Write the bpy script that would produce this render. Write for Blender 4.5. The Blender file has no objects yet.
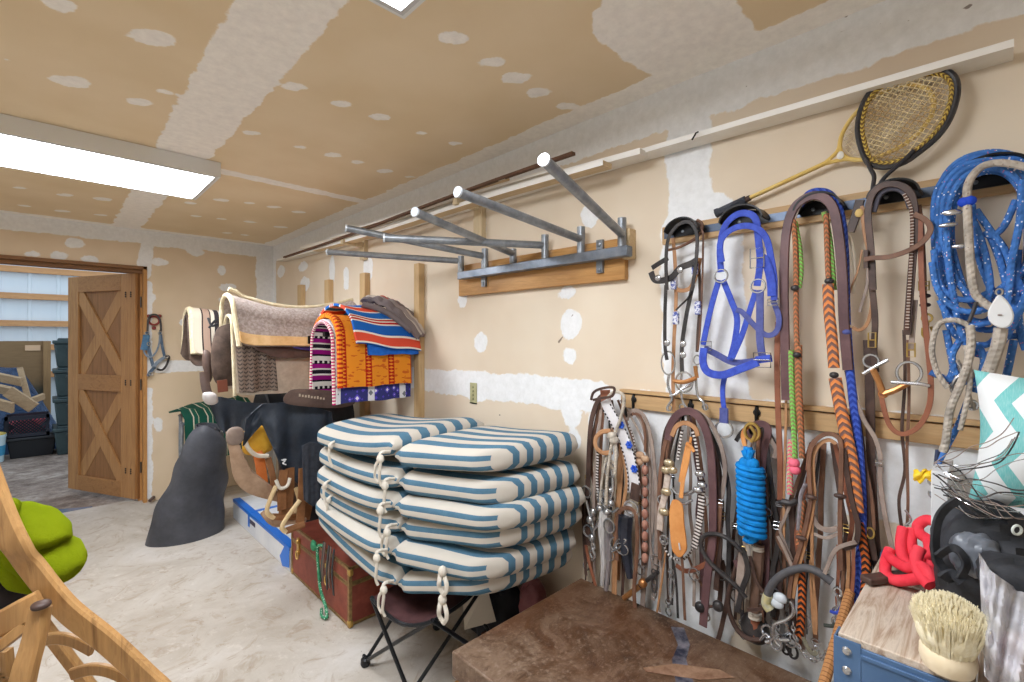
import bpy, math, random
import numpy as np
from mathutils import Vector, Matrix
random.seed(7)
SC = bpy.context.scene
COL = SC.collection

# ---------------------------------------------------------------- camera, world, exposure
YAW = math.radians(44.3); FPX = 478.0; EYE = 1.474; CX, CY = 512.0, 338.0
cam_d = bpy.data.cameras.new('camera'); cam_d.sensor_width = 36; cam_d.lens = FPX/1024*36
cam_d.shift_y = -(341-CY)/1024*-1*-1
cam_d.clip_start = 0.03; cam_d.clip_end = 200
cam = bpy.data.objects.new('camera', cam_d); COL.objects.link(cam)
cam.location = (0, 0, EYE); cam.rotation_euler = (math.pi/2, 0, -YAW)
SC.camera = cam
SC.view_settings.view_transform = 'Standard'; SC.view_settings.look = 'None'
SC.view_settings.exposure = 0.30; SC.view_settings.gamma = 1.0; SC.view_settings.use_curve_mapping = False
world = bpy.data.worlds.new('world'); SC.world = world; world.use_nodes = True
bg = world.node_tree.nodes['Background']; bg.inputs[0].default_value = (0.72, 0.86, 1.0, 1); bg.inputs[1].default_value = 1.1
LAMP_POWER = 22
SC.cycles.max_bounces = 8; SC.cycles.diffuse_bounces = 5; SC.cycles.use_denoising = True
SC.cycles.sample_clamp_indirect = 6

# ---------------------------------------------------------------- geometry of the view -> real points
WX, FY, CZ = 1.72, 5.37, 2.44      # right wall, far wall, ceiling
_s, _c = math.sin(YAW), math.cos(YAW)
def ray(x, y):
    u = (x-CX)/FPX; v = (CY-y)/FPX
    return Vector((_s+u*_c, _c-u*_s, v))
def atX(x, y, X): r = ray(x, y); t = X/r.x; return Vector((X, r.y*t, EYE+r.z*t))
def atY(x, y, Y): r = ray(x, y); t = Y/r.y; return Vector((r.x*t, Y, EYE+r.z*t))
def atZ(x, y, Z): r = ray(x, y); t = (Z-EYE)/r.z; return Vector((r.x*t, r.y*t, Z))
def atD(x, y, d): r = ray(x, y); return Vector((r.x*d, r.y*d, EYE+r.z*d))
def W(x, y, off=0.02): return atX(x, y, WX-off)

# ---------------------------------------------------------------- node helpers
def srgb(r, g, b):
    f = lambda c: (c/255/12.92 if c/255 <= 0.04045 else ((c/255+0.055)/1.055)**2.4)
    return (f(r), f(g), f(b), 1)
class NT:
    def __init__(s, name):
        s.m = bpy.data.materials.new(name); s.m.use_nodes = True
        s.t = s.m.node_tree; s.b = s.t.nodes['Principled BSDF']
    def n(s, typ, **kw):
        n = s.t.nodes.new(typ)
        for k, v in kw.items():
            if k.startswith('i_'):
                key = k[2:]; key = int(key) if key.isdigit() else key.replace('_', ' ')
                n.inputs[key].default_value = v
            else: setattr(n, k, v)
        return n
    def l(s, a, b): s.t.links.new(a, b)
    def math(s, op, a, b=None, c=None, clamp=False):
        n = s.n('ShaderNodeMath', operation=op); n.use_clamp = clamp
        for i, v in enumerate((a, b, c)):
            if v is None: continue
            if isinstance(v, (int, float)): n.inputs[i].default_value = v
            else: s.l(v, n.inputs[i])
        return n.outputs[0]
    def mix(s, f, a, b):
        n = s.n('ShaderNodeMix', data_type='RGBA')
        for i, v in ((0, f), (6, a), (7, b)):
            if isinstance(v, (int, float, tuple)): n.inputs[i].default_value = v
            else: s.l(v, n.inputs[i])
        return n.outputs[2]
    def coord(s, kind='Object', scale=(1, 1, 1)):
        tc = s.n('ShaderNodeTexCoord'); mp = s.n('ShaderNodeMapping'); mp.inputs['Scale'].default_value = scale
        s.l(tc.outputs[kind], mp.inputs[0]); return mp.outputs[0]
    def noise(s, vec, scale=5, detail=4, rough=0.6, dist=0):
        n = s.n('ShaderNodeTexNoise'); n.inputs['Scale'].default_value = scale; n.inputs['Detail'].default_value = detail
        n.inputs['Roughness'].default_value = rough; n.inputs['Distortion'].default_value = dist
        s.l(vec, n.inputs['Vector']); return n.outputs[0]
    def ramp(s, fac, stops, interp='LINEAR'):
        n = s.n('ShaderNodeValToRGB'); r = n.color_ramp; r.interpolation = interp
        while len(r.elements) > 1: r.elements.remove(r.elements[0])
        r.elements[0].position = stops[0][0]; r.elements[0].color = stops[0][1]
        for p, c in stops[1:]: e = r.elements.new(p); e.color = c
        s.l(fac, n.inputs[0]); return n.outputs[0]
    def bump(s, h, strength=0.3, dist=0.01):
        n = s.n('ShaderNodeBump'); n.inputs['Strength'].default_value = strength; n.inputs['Distance'].default_value = dist
        s.l(h, n.inputs['Height']); s.l(n.outputs[0], s.b.inputs['Normal'])
    def base(s, c):
        if isinstance(c, tuple): s.b.inputs['Base Color'].default_value = c
        else: s.l(c, s.b.inputs['Base Color'])
    def done(s, rough=0.6, metal=0.0, spec=0.5):
        s.b.inputs['Roughness'].default_value = rough; s.b.inputs['Metallic'].default_value = metal
        s.b.inputs['Specular IOR Level'].default_value = spec
        return s.m
def mat(name, a, b=None, rough=0.6, metal=0.0, scale=12, bump=0.0, bscale=60, bdist=0.004, stretch=(1, 1, 1), lo=0.35, hi=0.65, spec=0.4):
    t = NT(name)
    if b is None: t.base(srgb(*a))
    else:
        f = t.noise(t.coord('Object', stretch), scale, 5, 0.65)
        t.base(t.ramp(f, [(lo, srgb(*a)), (hi, srgb(*b))]))
    if bump: t.bump(t.noise(t.coord('Object', stretch), bscale, 4, 0.6), bump, bdist)
    return t.done(rough, metal, spec)
def wood(name, a, b, c=None, axis=0, ring=9, rough=0.65, bump=0.25, spec=0.3):
    t = NT(name); sc = [14, 14, 14]; sc[axis] = 0.9
    v = t.coord('Object', tuple(sc))
    f = t.noise(v, 1.6, 6, 0.7, 1.2)
    g = t.noise(t.coord('Object', tuple(x*5 for x in sc)), 2, 3, 0.6)
    col = t.ramp(f, [(0.3, srgb(*a)), (0.55, srgb(*b)), (0.75, srgb(*(c or a)))])
    t.base(t.mix(t.math('MULTIPLY', g, 0.5), col, srgb(*[int(k*0.62) for k in b])))
    t.bump(g, bump, 0.002)
    return t.done(rough, 0, spec)
def stripes(name, bands, axis='V', period=1.0, zig=0.0, zper=0.05, rough=0.85, bump=0.3, bscale=350, fuzz=0.0):
    """bands: (width, rgb) repeated along one UV axis; zig shifts them as a zigzag along the other"""
    t = NT(name); tc = t.n('ShaderNodeTexCoord'); sp = t.n('ShaderNodeSeparateXYZ'); t.l(tc.outputs['UV'], sp.inputs[0])
    a, o = (sp.outputs[1], sp.outputs[0]) if axis == 'V' else (sp.outputs[0], sp.outputs[1])
    if zig: a = t.math('ADD', a, t.math('MULTIPLY', t.math('PINGPONG', o, zper/2), zig*2/zper))
    if fuzz: a = t.math('ADD', a, t.math('MULTIPLY', t.noise(t.coord('Object'), 60, 3), fuzz))
    f = t.math('FRACT', t.math('DIVIDE', a, period))
    tot = sum(w for w, _ in bands); p = 0; st = []
    for w, c in bands: st.append((p/tot, srgb(*c))); p += w
    t.base(t.ramp(f, st, 'CONSTANT'))
    if bump: t.bump(t.noise(t.coord('Object'), bscale, 3), bump, 0.003)
    return t.done(rough, 0, 0.15)
def braid(name, a, b, per=0.02, slant=0.02, rough=0.6):
    t = NT(name); tc = t.n('ShaderNodeTexCoord'); sp = t.n('ShaderNodeSeparateXYZ'); t.l(tc.outputs['UV'], sp.inputs[0])
    v = t.math('MULTIPLY', t.math('PINGPONG', sp.outputs[1], 0.25), slant*4)
    f = t.math('FRACT', t.math('DIVIDE', t.math('ADD', sp.outputs[0], v), per))
    t.base(t.ramp(f, [(0, srgb(*a)), (0.5, srgb(*b))], 'CONSTANT'))
    t.bump(t.math('PINGPONG', f, 0.25), 0.9, 0.006)
    return t.done(rough, 0, 0.3)
def rope(name, a, flecks=(), per=0.018, rough=0.75):
    t = NT(name); tc = t.n('ShaderNodeTexCoord'); sp = t.n('ShaderNodeSeparateXYZ'); t.l(tc.outputs['UV'], sp.inputs[0])
    f = t.math('FRACT', t.math('ADD', t.math('DIVIDE', sp.outputs[0], per), t.math('MULTIPLY', sp.outputs[1], 2.0)))
    c = t.ramp(t.noise(t.coord('Object'), 30, 3), [(0.35, srgb(*[int(k*0.82) for k in a])), (0.6, srgb(*a))])
    for i, (fc, th) in enumerate(flecks):
        mp = t.n('ShaderNodeMapping'); mp.inputs['Scale'].default_value = (95, 5.0, 1); mp.inputs['Location'].default_value = (i*3.7, i*.61, 0)
        t.l(tc.outputs['UV'], mp.inputs[0])
        vo = t.n('ShaderNodeTexVoronoi'); vo.inputs['Scale'].default_value = 1.0; t.l(mp.outputs[0], vo.inputs['Vector'])
        c = t.mix(t.math('LESS_THAN', vo.outputs['Distance'], th), c, srgb(*fc))
    t.base(c); t.bump(t.math('PINGPONG', f, 0.5), 0.8, 0.004)
    return t.done(rough, 0, 0.2)
def emit(name, col, strength):
    t = NT(name); t.base(srgb(*col)); t.b.inputs['Emission Color'].default_value = srgb(*col)
    t.b.inputs['Emission Strength'].default_value = strength
    return t.done(0.5)

# ---------------------------------------------------------------- mesh builder
def cat(pts, k=6, closed=False):
    """Catmull-Rom through the points"""
    P = [Vector(p) for p in pts]; n = len(P)
    if n < 3 and not closed: return P
    out = []
    R = range(n if closed else n-1)
    for i in R:
        if closed: a, b, c, d = P[(i-1) % n], P[i], P[(i+1) % n], P[(i+2) % n]
        else: a, b, c, d = P[max(i-1, 0)], P[i], P[i+1], P[min(i+2, n-1)]
        for j in range(k):
            t = j/k
            out.append(0.5*((2*b)+(c-a)*t+(2*a-5*b+4*c-d)*t*t+(3*b-a-3*c+d)*t**3))
    if not closed: out.append(P[-1])
    return out
class MB:
    def __init__(s): s.v = []; s.f = []; s.uv = {}; s.has = False
    def add(s, vs, fs, uvs=None):
        o = len(s.v); s.v += [Vector(v) for v in vs]
        for i, f in enumerate(fs):
            if uvs: s.uv[len(s.f)] = uvs[i]; s.has = True
            s.f.append(tuple(o+k for k in f))
        return s
    def box(s, x0, x1, y0, y1, z0, z1):
        vs = [(x, y, z) for x in (x0, x1) for y in (y0, y1) for z in (z0, z1)]
        return s.add(vs, [(0, 1, 3, 2), (4, 6, 7, 5), (0, 4, 5, 1), (2, 3, 7, 6), (0, 2, 6, 4), (1, 5, 7, 3)])
    def bar(s, a, b, w, t, up=(0, 0, 1)):
        """rectangular bar from a to b, w along cross(dir,up), t along the other"""
        a, b = Vector(a), Vector(b); d = (b-a).normalized(); up = Vector(up)
        x = d.cross(up)
        if x.length < 1e-4: x = d.cross(Vector((1, 0, 0)))
        x.normalize(); y = x.cross(d)
        vs = [p+x*i*w/2+y*j*t/2 for p in (a, b) for i, j in ((-1, -1), (1, -1), (1, 1), (-1, 1))]
        return s.add(vs, [(3, 2, 1, 0), (4, 5, 6, 7), (0, 1, 5, 4), (1, 2, 6, 5), (2, 3, 7, 6), (3, 0, 4, 7)])
    def prism(s, poly, d):
        n = len(poly); d = Vector(d); P = [Vector(p) for p in poly]
        return s.add(P+[p+d for p in P], [tuple(range(n-1, -1, -1)), tuple(range(n, 2*n))]+[(i, (i+1) % n, n+(i+1) % n, n+i) for i in range(n)])
    def sweep(s, pts, sec, nrm=None, closed=False, scale=None):
        P = [Vector(p) for p in pts]; n = len(P); m = len(sec)
        if n < 2: return s
        T = []
        for i in range(n):
            if closed: t = P[(i+1) % n]-P[i-1]
            else: t = P[min(i+1, n-1)]-P[max(i-1, 0)]
            T.append(t.normalized() if t.length > 1e-9 else Vector((0, 0, 1)))
        fr = []
        if nrm is None:
            r = Vector((0, 0, 1)) if abs(T[0].z) < 0.9 else Vector((1, 0, 0))
            r = (r-T[0]*r.dot(T[0])).normalized()
            for t in T:
                r = r-t*r.dot(t); r.normalize(); fr.append((t.cross(r), r.copy()))
            if closed:
                a = fr[-1][1]; r0 = fr[0][1]; r = a-T[0]*a.dot(T[0]); r.normalize()
                ang = math.atan2(T[0].dot(r.cross(r0)), r.dot(r0))
                for i, t in enumerate(T):
                    q = Matrix.Rotation(ang*i/n, 3, t); r2 = q @ fr[i][1]; fr[i] = (t.cross(r2), r2)
        else:
            N = Vector(nrm)
            for t in T:
                x = t.cross(N)
                x = x.normalized() if x.length > 1e-3 else (fr[-1][0] if fr else Vector((0, 1, 0)))
                y = x.cross(t).normalized(); fr.append((x, y))
        vs = []; L = [0.0]
        for i in range(1, n): L.append(L[-1]+(P[i]-P[i-1]).length)
        Lc = L[-1]+(P[0]-P[-1]).length
        for i in range(n):
            k = scale(i/(n-1)) if scale else 1.0
            kx, ky = k if isinstance(k, tuple) else (k, k)
            for a, b in sec: vs.append(P[i]+fr[i][0]*a*kx+fr[i][1]*b*ky)
        fs = []; us = []
        for i in range(n if closed else n-1):
            j = (i+1) % n; l0 = L[i]; l1 = Lc if j == 0 else L[j]
            for q in range(m):
                r = (q+1) % m
                fs.append((i*m+q, i*m+r, j*m+r, j*m+q)); us.append(((l0, q/m), (l0, (q+1)/m), (l1, (q+1)/m), (l1, q/m)))
        if not closed:
            fs.append(tuple(range(m-1, -1, -1))); us.append([(0, q/m) for q in range(m-1, -1, -1)])
            fs.append(tuple((n-1)*m+q for q in range(m))); us.append([(Lc, q/m) for q in range(m)])
        return s.add(vs, fs, us)
    def tube(s, pts, r, n=8, closed=False, k=5, scale=None, nrm=None, flat=1.0):
        P = cat(pts, k, closed) if k else [Vector(p) for p in pts]
        return s.sweep(P, [(r*math.cos(2*math.pi*i/n), r*flat*math.sin(2*math.pi*i/n)) for i in range(n)], nrm, closed, scale)
    def strap(s, pts, w, t=0.003, nrm=(-1, 0, 0), k=6, closed=False, scale=None):
        P = cat(pts, k, closed) if k else [Vector(p) for p in pts]
        w /= 2; t /= 2
        return s.sweep(P, [(-w, -t*.4), (-w*.86, -t), (w*.86, -t), (w, -t*.4), (w, t*.4), (w*.86, t), (-w*.86, t), (-w, t*.4)], nrm, closed, scale)
    def ring(s, c, R, r, nrm=(1, 0, 0), sy=1.0, n=20, m=6, a0=0, a1=360, rot=0):
        N = Vector(nrm).normalized(); x = N.cross(Vector((0, 0, 1)))
        if x.length < 1e-3: x = Vector((1, 0, 0))
        x.normalize(); y = x.cross(N); y = -y if y.z < 0 else y
        c = Vector(c); full = (a1-a0) >= 359.9
        pts = []
        for i in range(n if full else n+1):
            a = math.radians(a0+(a1-a0)*i/n)
            px, py = R*math.cos(a), R*sy*math.sin(a)
            qx, qy = px*math.cos(rot)-py*math.sin(rot), px*math.sin(rot)+py*math.cos(rot)
            pts.append(c+x*qx+y*qy)
        return s.tube(pts, r, m, full, 0)
    def lathe(s, prof, c=(0, 0, 0), axis=(0, 0, 1), n=20, sq=1.0):
        A = Vector(axis).normalized(); x = A.cross(Vector((0, 0, 1)))
        if x.length < 1e-3: x = Vector((1, 0, 0))
        x.normalize(); y = A.cross(x); c = Vector(c); m = len(prof); vs = []
        for i in range(n):
            a = 2*math.pi*i/n
            for r, h in prof: vs.append(c+A*h+x*r*math.cos(a)+y*r*sq*math.sin(a))
        fs = [(i*m+j, ((i+1) % n)*m+j, ((i+1) % n)*m+j+1, i*m+j+1) for i in range(n) for j in range(m-1)]
        if prof[0][0] > 1e-6: fs.append(tuple(i*m for i in range(n-1, -1, -1)))
        if prof[-1][0] > 1e-6: fs.append(tuple(i*m+m-1 for i in range(n)))
        return s.add(vs, fs)
    def sheet(s, fn, nu, nv, thick=0.0, uvs=None, smooth_normals=True):
        """solid sheet: fn(u,v)->point, thickness along the normal"""
        G = [[Vector(fn(i/(nu-1), j/(nv-1))) for j in range(nv)] for i in range(nu)]
        N = []
        for i in range(nu):
            row = []
            for j in range(nv):
                du = G[min(i+1, nu-1)][j]-G[max(i-1, 0)][j]; dv = G[i][min(j+1, nv-1)]-G[i][max(j-1, 0)]
                q = du.cross(dv); row.append(q.normalized() if q.length > 1e-12 else Vector((0, 0, 1)))
            N.append(row)
        uf = uvs or (lambda u, v: (u, v))
        vs = [G[i][j]+N[i][j]*thick/2 for i in range(nu) for j in range(nv)]+[G[i][j]-N[i][j]*thick/2 for i in range(nu) for j in range(nv)]
        o = nu*nv; fs = []; us = []
        U = lambda i, j: uf(i/(nu-1), j/(nv-1))
        for i in range(nu-1):
            for j in range(nv-1):
                a, b, c, d = i*nv+j, (i+1)*nv+j, (i+1)*nv+j+1, i*nv+j+1
                q = (U(i, j), U(i+1, j), U(i+1, j+1), U(i, j+1))
                fs.append((a, b, c, d)); us.append(q)
                if thick: fs.append((o+d, o+c, o+b, o+a)); us.append((q[3], q[2], q[1], q[0]))
        if thick:
            for i in range(nu-1):
                for j, fl in ((0, 0), (nv-1, 1)):
                    a, b = i*nv+j, (i+1)*nv+j
                    fs.append((a, o+a, o+b, b) if not fl else (b, o+b, o+a, a)); us.append((U(i, j),)*2+(U(i+1, j),)*2 if not fl else (U(i+1, j),)*2+(U(i, j),)*2)
            for j in range(nv-1):
                for i, fl in ((0, 1), (nu-1, 0)):
                    a, b = i*nv+j, i*nv+j+1
                    fs.append((a, o+a, o+b, b) if not fl else (b, o+b, o+a, a)); us.append((U(i, j),)*2+(U(i, j+1),)*2 if not fl else (U(i, j+1),)*2+(U(i, j),)*2)
        return s.add(vs, fs, us)
    def blob(s, c, rx, ry, rz, n=18, m=12, p=2.0, rough=0.0, seed=0, M3=None):
        rnd = random.Random(seed); ph = [(rnd.uniform(1, 4), rnd.uniform(1, 4), rnd.uniform(0, 6)) for _ in range(5)]
        sg = lambda x, e: math.copysign(abs(x)**e, x)
        c = Vector(c); vs = []; e = 2/p
        for j in range(m+1):
            th = -math.pi/2+math.pi*j/m
            for i in range(n):
                a = 2*math.pi*i/n
                q = Vector((sg(math.cos(th), e)*sg(math.cos(a), e), sg(math.cos(th), e)*sg(math.sin(a), e), sg(math.sin(th), e)))
                k = 1+rough*sum(math.sin(f*q.x*3+g*q.y*3+h+q.z*f*2) for f, g, h in ph)/3
                q = Vector((q.x*rx*k, q.y*ry*k, q.z*rz*k))
                vs.append(c+(M3 @ q if M3 else q))
        fs = [(j*n+i, j*n+(i+1) % n, (j+1)*n+(i+1) % n, (j+1)*n+i) for j in range(m) for i in range(n)]
        return s.add(vs, fs)
    def build(s, name, m, parent=None, bevel=0.0, sharp=0.6, sub=0, label=None):
        org = Vector(parent['_o']) if parent is not None and '_o' in parent else None
        loc = None
        if parent is None:
            xs = [v.x for v in s.v]; ys = [v.y for v in s.v]; zs = [v.z for v in s.v]
            org = Vector(((min(xs)+max(xs))/2, (min(ys)+max(ys))/2, min(zs)))
        me = bpy.data.meshes.new(name); me.from_pydata([tuple(v-org) for v in s.v], [], s.f)
        if s.has:
            ul = me.uv_layers.new(name='UVMap'); buf = []
            for fi, f in enumerate(s.f):
                u = s.uv.get(fi)
                buf += [c for p in u for c in p] if u else [0.0]*(2*len(f))
            ul.data.foreach_set('uv', buf)
        me.validate(); me.materials.append(m)
        me.polygons.foreach_set('use_smooth', [True]*len(me.polygons))
        me.set_sharp_from_angle(angle=sharp)
        o = bpy.data.objects.new(name, me); COL.objects.link(o)
        if parent is not None: o.parent = parent
        else: o.location = org
        o['_o'] = tuple(org)
        if bevel:
            b = o.modifiers.new('bevel', 'BEVEL'); b.width = bevel; b.segments = 2; b.limit_method = 'ANGLE'; b.angle_limit = 0.7
        if sub:
            b = o.modifiers.new('sub', 'SUBSURF'); b.levels = sub; b.render_levels = sub
        if label: o['label'] = label
        return o
def tag(o, label, cat_, group=None, kind=None):
    o['label'] = label; o['category'] = cat_
    if group: o['group'] = group
    if kind: o['kind'] = kind
    return o
def thing(name, loc, label, cat_, group=None):
    o = bpy.data.objects.new(name, None); COL.objects.link(o); o.location = loc; o['_o'] = tuple(loc)
    o.empty_display_size = 0.05
    return tag(o, label, cat_, group)
def struct(o, label=None):
    o['kind'] = 'structure'
    if label: o['label'] = label
    return o
def copy_tree(o, parent=None):
    c = o.copy(); COL.objects.link(c)
    if parent is not None: c.parent = parent
    for ch in list(o.children): copy_tree(ch, c)
    return c

# ---------------------------------------------------------------- drywall: where the joint compound lies
def seg(p, a, b, w):
    """signed field, >0 inside a band of half width w round a-b"""
    a = np.array(a); b = np.array(b); d = b-a; t = np.clip(((p-a)@d)/(d@d+1e-12), 0, 1)
    return w-np.linalg.norm(p-(a+t[:, None]*d), axis=1)
def ell(p, c, ru, rv, ang=0.0):
    q = p-np.array(c); ca, sa = math.cos(ang), math.sin(ang)
    x = q[:, 0]*ca+q[:, 1]*sa; y = -q[:, 0]*sa+q[:, 1]*ca
    return (1-np.sqrt((x/ru)**2+(y/rv)**2))*min(ru, rv)
def drywall(name, base, tan, wash):
    t = NT(name)
    at = t.n('ShaderNodeAttribute', attribute_name='mud'); v = t.coord('Object')
    n1 = t.noise(v, 9, 5, 0.6); n2 = t.noise(v, 2.2, 3, 0.5); n3 = t.noise(v, 30, 4, 0.7)
    f = t.math('ADD', at.outputs['Fac'], t.math('MULTIPLY', t.math('SUBTRACT', n1, 0.5), 0.07))
    m = t.math('MULTIPLY', f, 160, clamp=True)
    paper = t.mix(t.ramp(n2, [(0.35, (0, 0, 0, 1)), (0.65, (1, 1, 1, 1))]), srgb(*base), srgb(*tan))
    mud = t.mix(t.ramp(n3, [(0.3, (0, 0, 0, 1)), (0.7, (1, 1, 1, 1))]), srgb(*wash), srgb(*[min(255, int(k*1.06)) for k in wash]))
    a2 = t.n('ShaderNodeAttribute', attribute_name='mark')
    col = t.mix(m, paper, mud)
    k = t.math('MULTIPLY', t.math('ADD', a2.outputs['Fac'], t.math('MULTIPLY', t.math('SUBTRACT', n3, 0.5), 0.008)), 700, clamp=True)
    t.base(t.mix(t.math('MULTIPLY', k, 0.75), col, srgb(88, 66, 52)))
    t.bump(t.math('ADD', t.math('MULTIPLY', m, 0.6), t.math('MULTIPLY', n3, 0.25)), 0.35, 0.004)
    return t.done(0.85, 0, 0.2)
def grid_wall(name, fn, nu, nv, back, m, fields, marks=None, kill=None):
    """front face as a fine grid (carries the joint compound field) plus plain back and edges"""
    us = np.linspace(0, 1, nu); vs = np.linspace(0, 1, nv)
    P = np.array([fn(a, b) for a in us for b in vs]); Q = np.array([[(a, b) for b in vs] for a in us]).reshape(-1, 2)
    idx = np.arange(nu*nv).reshape(nu, nv)
    F = np.stack([idx[:-1, :-1], idx[1:, :-1], idx[1:, 1:], idx[:-1, 1:]], -1).reshape(-1, 4)
    if kill is not None:
        cen = P[F].mean(1); F = F[~kill(cen)]
    me = bpy.data.meshes.new(name); me.from_pydata(P.tolist(), [], F.tolist())
    me.materials.append(m)
    pl = fields[0](P); a = me.attributes.new('mud', 'FLOAT', 'POINT'); a.data.foreach_set('value', fields[1](pl).astype(np.float32))
    b = me.attributes.new('mark', 'FLOAT', 'POINT'); b.data.foreach_set('value', (marks(pl) if marks else np.full(len(pl), -1.0)).astype(np.float32))
    o = bpy.data.objects.new(name, me); COL.objects.link(o); o['kind'] = 'structure'
    return o
# ================================================================ THE ROOM
X0, Y0 = -2.05, -1.35
M_CEIL = drywall('ceiling drywall', (236, 216, 184), (228, 206, 170), (241, 236, 230))
M_WALL = drywall('wall drywall', (229, 216, 197), (222, 206, 185), (230, 232, 234))
M_FAR = drywall('far wall drywall', (224, 204, 178), (214, 194, 164), (228, 228, 228))

def ceil_field(p):
    F = [seg(p, (0.50, -2), (0.51, 2.95), 0.125), seg(p, (0.50, 3.6), (0.50, 5.6), 0.10),
         seg(p, (-2.2, 3.16), (1.8, 3.16), 0.055), seg(p, (-2.2, 0.66), (1.8, 0.66), 0.13),
         p[:, 0]-1.60, p[:, 1]-5.27, seg(p, (1.3, 0.76), (1.75, 0.74), 0.16)]
    dabs = [(150, 38, 30), (128, 35, 12), (70, 82, 24), (140, 102, 16), (8, 60, 10), (62, 5, 22), (165, 92, 10), (293, 87, 17), (341, 104, 14), (380, 117, 14),
            (420, 133, 7), (455, 143, 9), (253, 133, 11), (302, 147, 9), (333, 155, 12), (358, 162, 9), (384, 171, 12), (410, 177, 7), (454, 38, 20),
            (490, 62, 19), (515, 78, 20), (540, 92, 18), (566, 106, 14), (22, 188, 9), (65, 195, 10), (102, 199, 12), (25, 206, 8), (62, 211, 9), (100, 215, 9),
            (222, 200, 10), (250, 203, 8), (273, 207, 9), (298, 212, 9), (222, 219, 7), (250, 222, 9), (280, 227, 8), (228, 233, 7), (245, 235, 7), (196, 216, 8),
            (245, 73, 6), (165, 188, 8), (190, 203, 8)]
    for x, y, r in dabs:
        a = atZ(x-r, y, CZ); b = atZ(x+r, y, CZ); q = (a+b)/2; h = (b-a).length/2
        F.append(ell(p, (q.x, q.y), h*0.8, min(0.075, h*0.55), math.atan2(b.y-a.y, b.x-a.x)))
    return np.max(F, axis=0)
def poly_mark(p, pts, w): return np.max([seg(p, a, b, w) for a, b in zip(pts[:-1], pts[1:])], axis=0)
CP = lambda *q: [tuple(atZ(x, y, CZ)[:2]) for x, y in q]
def ceil_marks(p):
    F = [poly_mark(p, CP((690, 0), (715, 28), (742, 60)), 0.0009), poly_mark(p, CP((745, 62), (790, 40), (828, 26)), 0.0012)]
    return np.max(F, axis=0)
o = grid_wall('ceiling', lambda u, v: (X0+(WX-X0)*(1-u), Y0+(FY-Y0)*v, CZ), 190, 330, None, M_CEIL, (lambda P: P[:, :2], ceil_field), ceil_marks)
o['label'] = 'tan drywall ceiling with pale joint compound bands and dabs'

def right_field(p):     # (y, z)
    W2 = lambda x, y: tuple(W(x, y, 0)[1:])
    F = [p[:, 1]-(CZ-0.17), p[:, 0]-(FY-0.09), seg(p, (1.22, 1.22), (5.4, 1.20), 0.075), seg(p, (-1.5, 1.12), (1.12, 1.10), 0.16),
         seg(p, (0.80, 1.0), (0.82, 2.3), 0.09), seg(p, (0.76, 1.2), (0.78, 1.85), 0.16), seg(p, (0.9, 0.0), (0.8, 1.0), 0.20), seg(p, (0.42, 0.2), (0.48, 1.0), 0.13), seg(p, (0.05, 0.6), (0.05, 1.0), 0.12), 
         seg(p, (3.66, 2.0), (3.66, 1.9), 0.05)]
    for x, y, a, b in ((568, 264, 12, 13), (567, 292, 10, 8), (570, 325, 11, 16), (570, 357, 9, 10), (572, 415, 10, 14), (574, 440, 8, 10), (480, 343, 7, 10), (475, 430, 5, 6),
                       (482, 225, 5, 18), (463, 300, 5, 8), (281, 272, 4, 6), (303, 267, 5, 5), (305, 284, 5, 8), (332, 270, 3, 14), (368, 268, 5, 14), (590, 215, 9, 12), (478, 395, 12, 8), (690, 258, 10, 14)):
        q = W2(x, y); h = abs(W2(x+a, y)[0]-W2(x-a, y)[0])/2; k = abs(W2(x, y+b)[1]-W2(x, y-b)[1])/2
        F.append(ell(p, q, h, k))
    return np.max(F, axis=0)
def right_marks(p):
    W2 = lambda x, y: tuple(W(x, y, 0)[1:])
    F = [poly_mark(p, [W2(*q) for q in ((782, 57), (800, 50), (850, 28), (912, 20), (925, 23))], 0.0015)]
    for x, y in ((565, 322), (568, 331), (562, 337), (559, 342), (569, 322), (571, 367), (575, 368), (567, 403), (569, 412), (573, 376), (569, 219), (568, 298), (601, 258), (573, 314), (500, 415), (512, 417), (578, 480), (468, 382),
                 (710, 79), (810, 73), (715, 60), (860, 50), (969, 6), (965, 8), (746, 88), (845, 17)):
        F.append(ell(p, W2(x, y), 0.009, 0.007))
    return np.max(F, axis=0)
o = grid_wall('wall_right', lambda u, v: (WX, Y0+(FY-Y0)*(1-u), CZ*v), 330, 120, None, M_WALL, (lambda P: P[:, 1:], right_field), right_marks)
o['label'] = 'long drywall wall hung with tack rails'

DX0, DX1, DZ = -0.50, 0.63, 2.092     # doorway
def far_field(p):       # (x, z)
    F2 = lambda x, y: (atY(x, y, FY).x, atY(x, y, FY).z)
    F = [p[:, 1]-(CZ-0.13), p[:, 0]-(WX-0.17), seg(p, (0.63, 2.05), (0.66, 2.44), 0.05), seg(p, (0.66, 1.15), (0.66, 1.95), 0.035), seg(p, (0.7, 1.21), (1.7, 1.21), 0.055),
         seg(p, (0.665, 0.05), (0.665, 1.0), 0.03)]
    for x, y, a, b in ((75, 243, 11, 6), (33, 254, 10, 4), (60, 256, 11, 5), (90, 259, 9, 4), (198, 252, 12, 4), (222, 271, 5, 5), (227, 287, 8, 4), (228, 300, 9, 4), (152, 298, 6, 5), (160, 262, 8, 4), (185, 322, 6, 4), (158, 425, 5, 7)):
        q = F2(x, y); F.append(ell(p, q, abs(F2(x+a, y)[0]-F2(x-a, y)[0])/2, abs(F2(x, y+b)[1]-F2(x, y-b)[1])/2))
    return np.max(F, axis=0)
o = grid_wall('wall_far', lambda u, v: (X0+(WX-X0)*u, FY, CZ*v), 378, 245, None, M_FAR, (lambda P: P[:, [0, 2]], far_field), None,
              kill=lambda c: (c[:, 0] > DX0) & (c[:, 0] < DX1) & (c[:, 2] < DZ))
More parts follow.
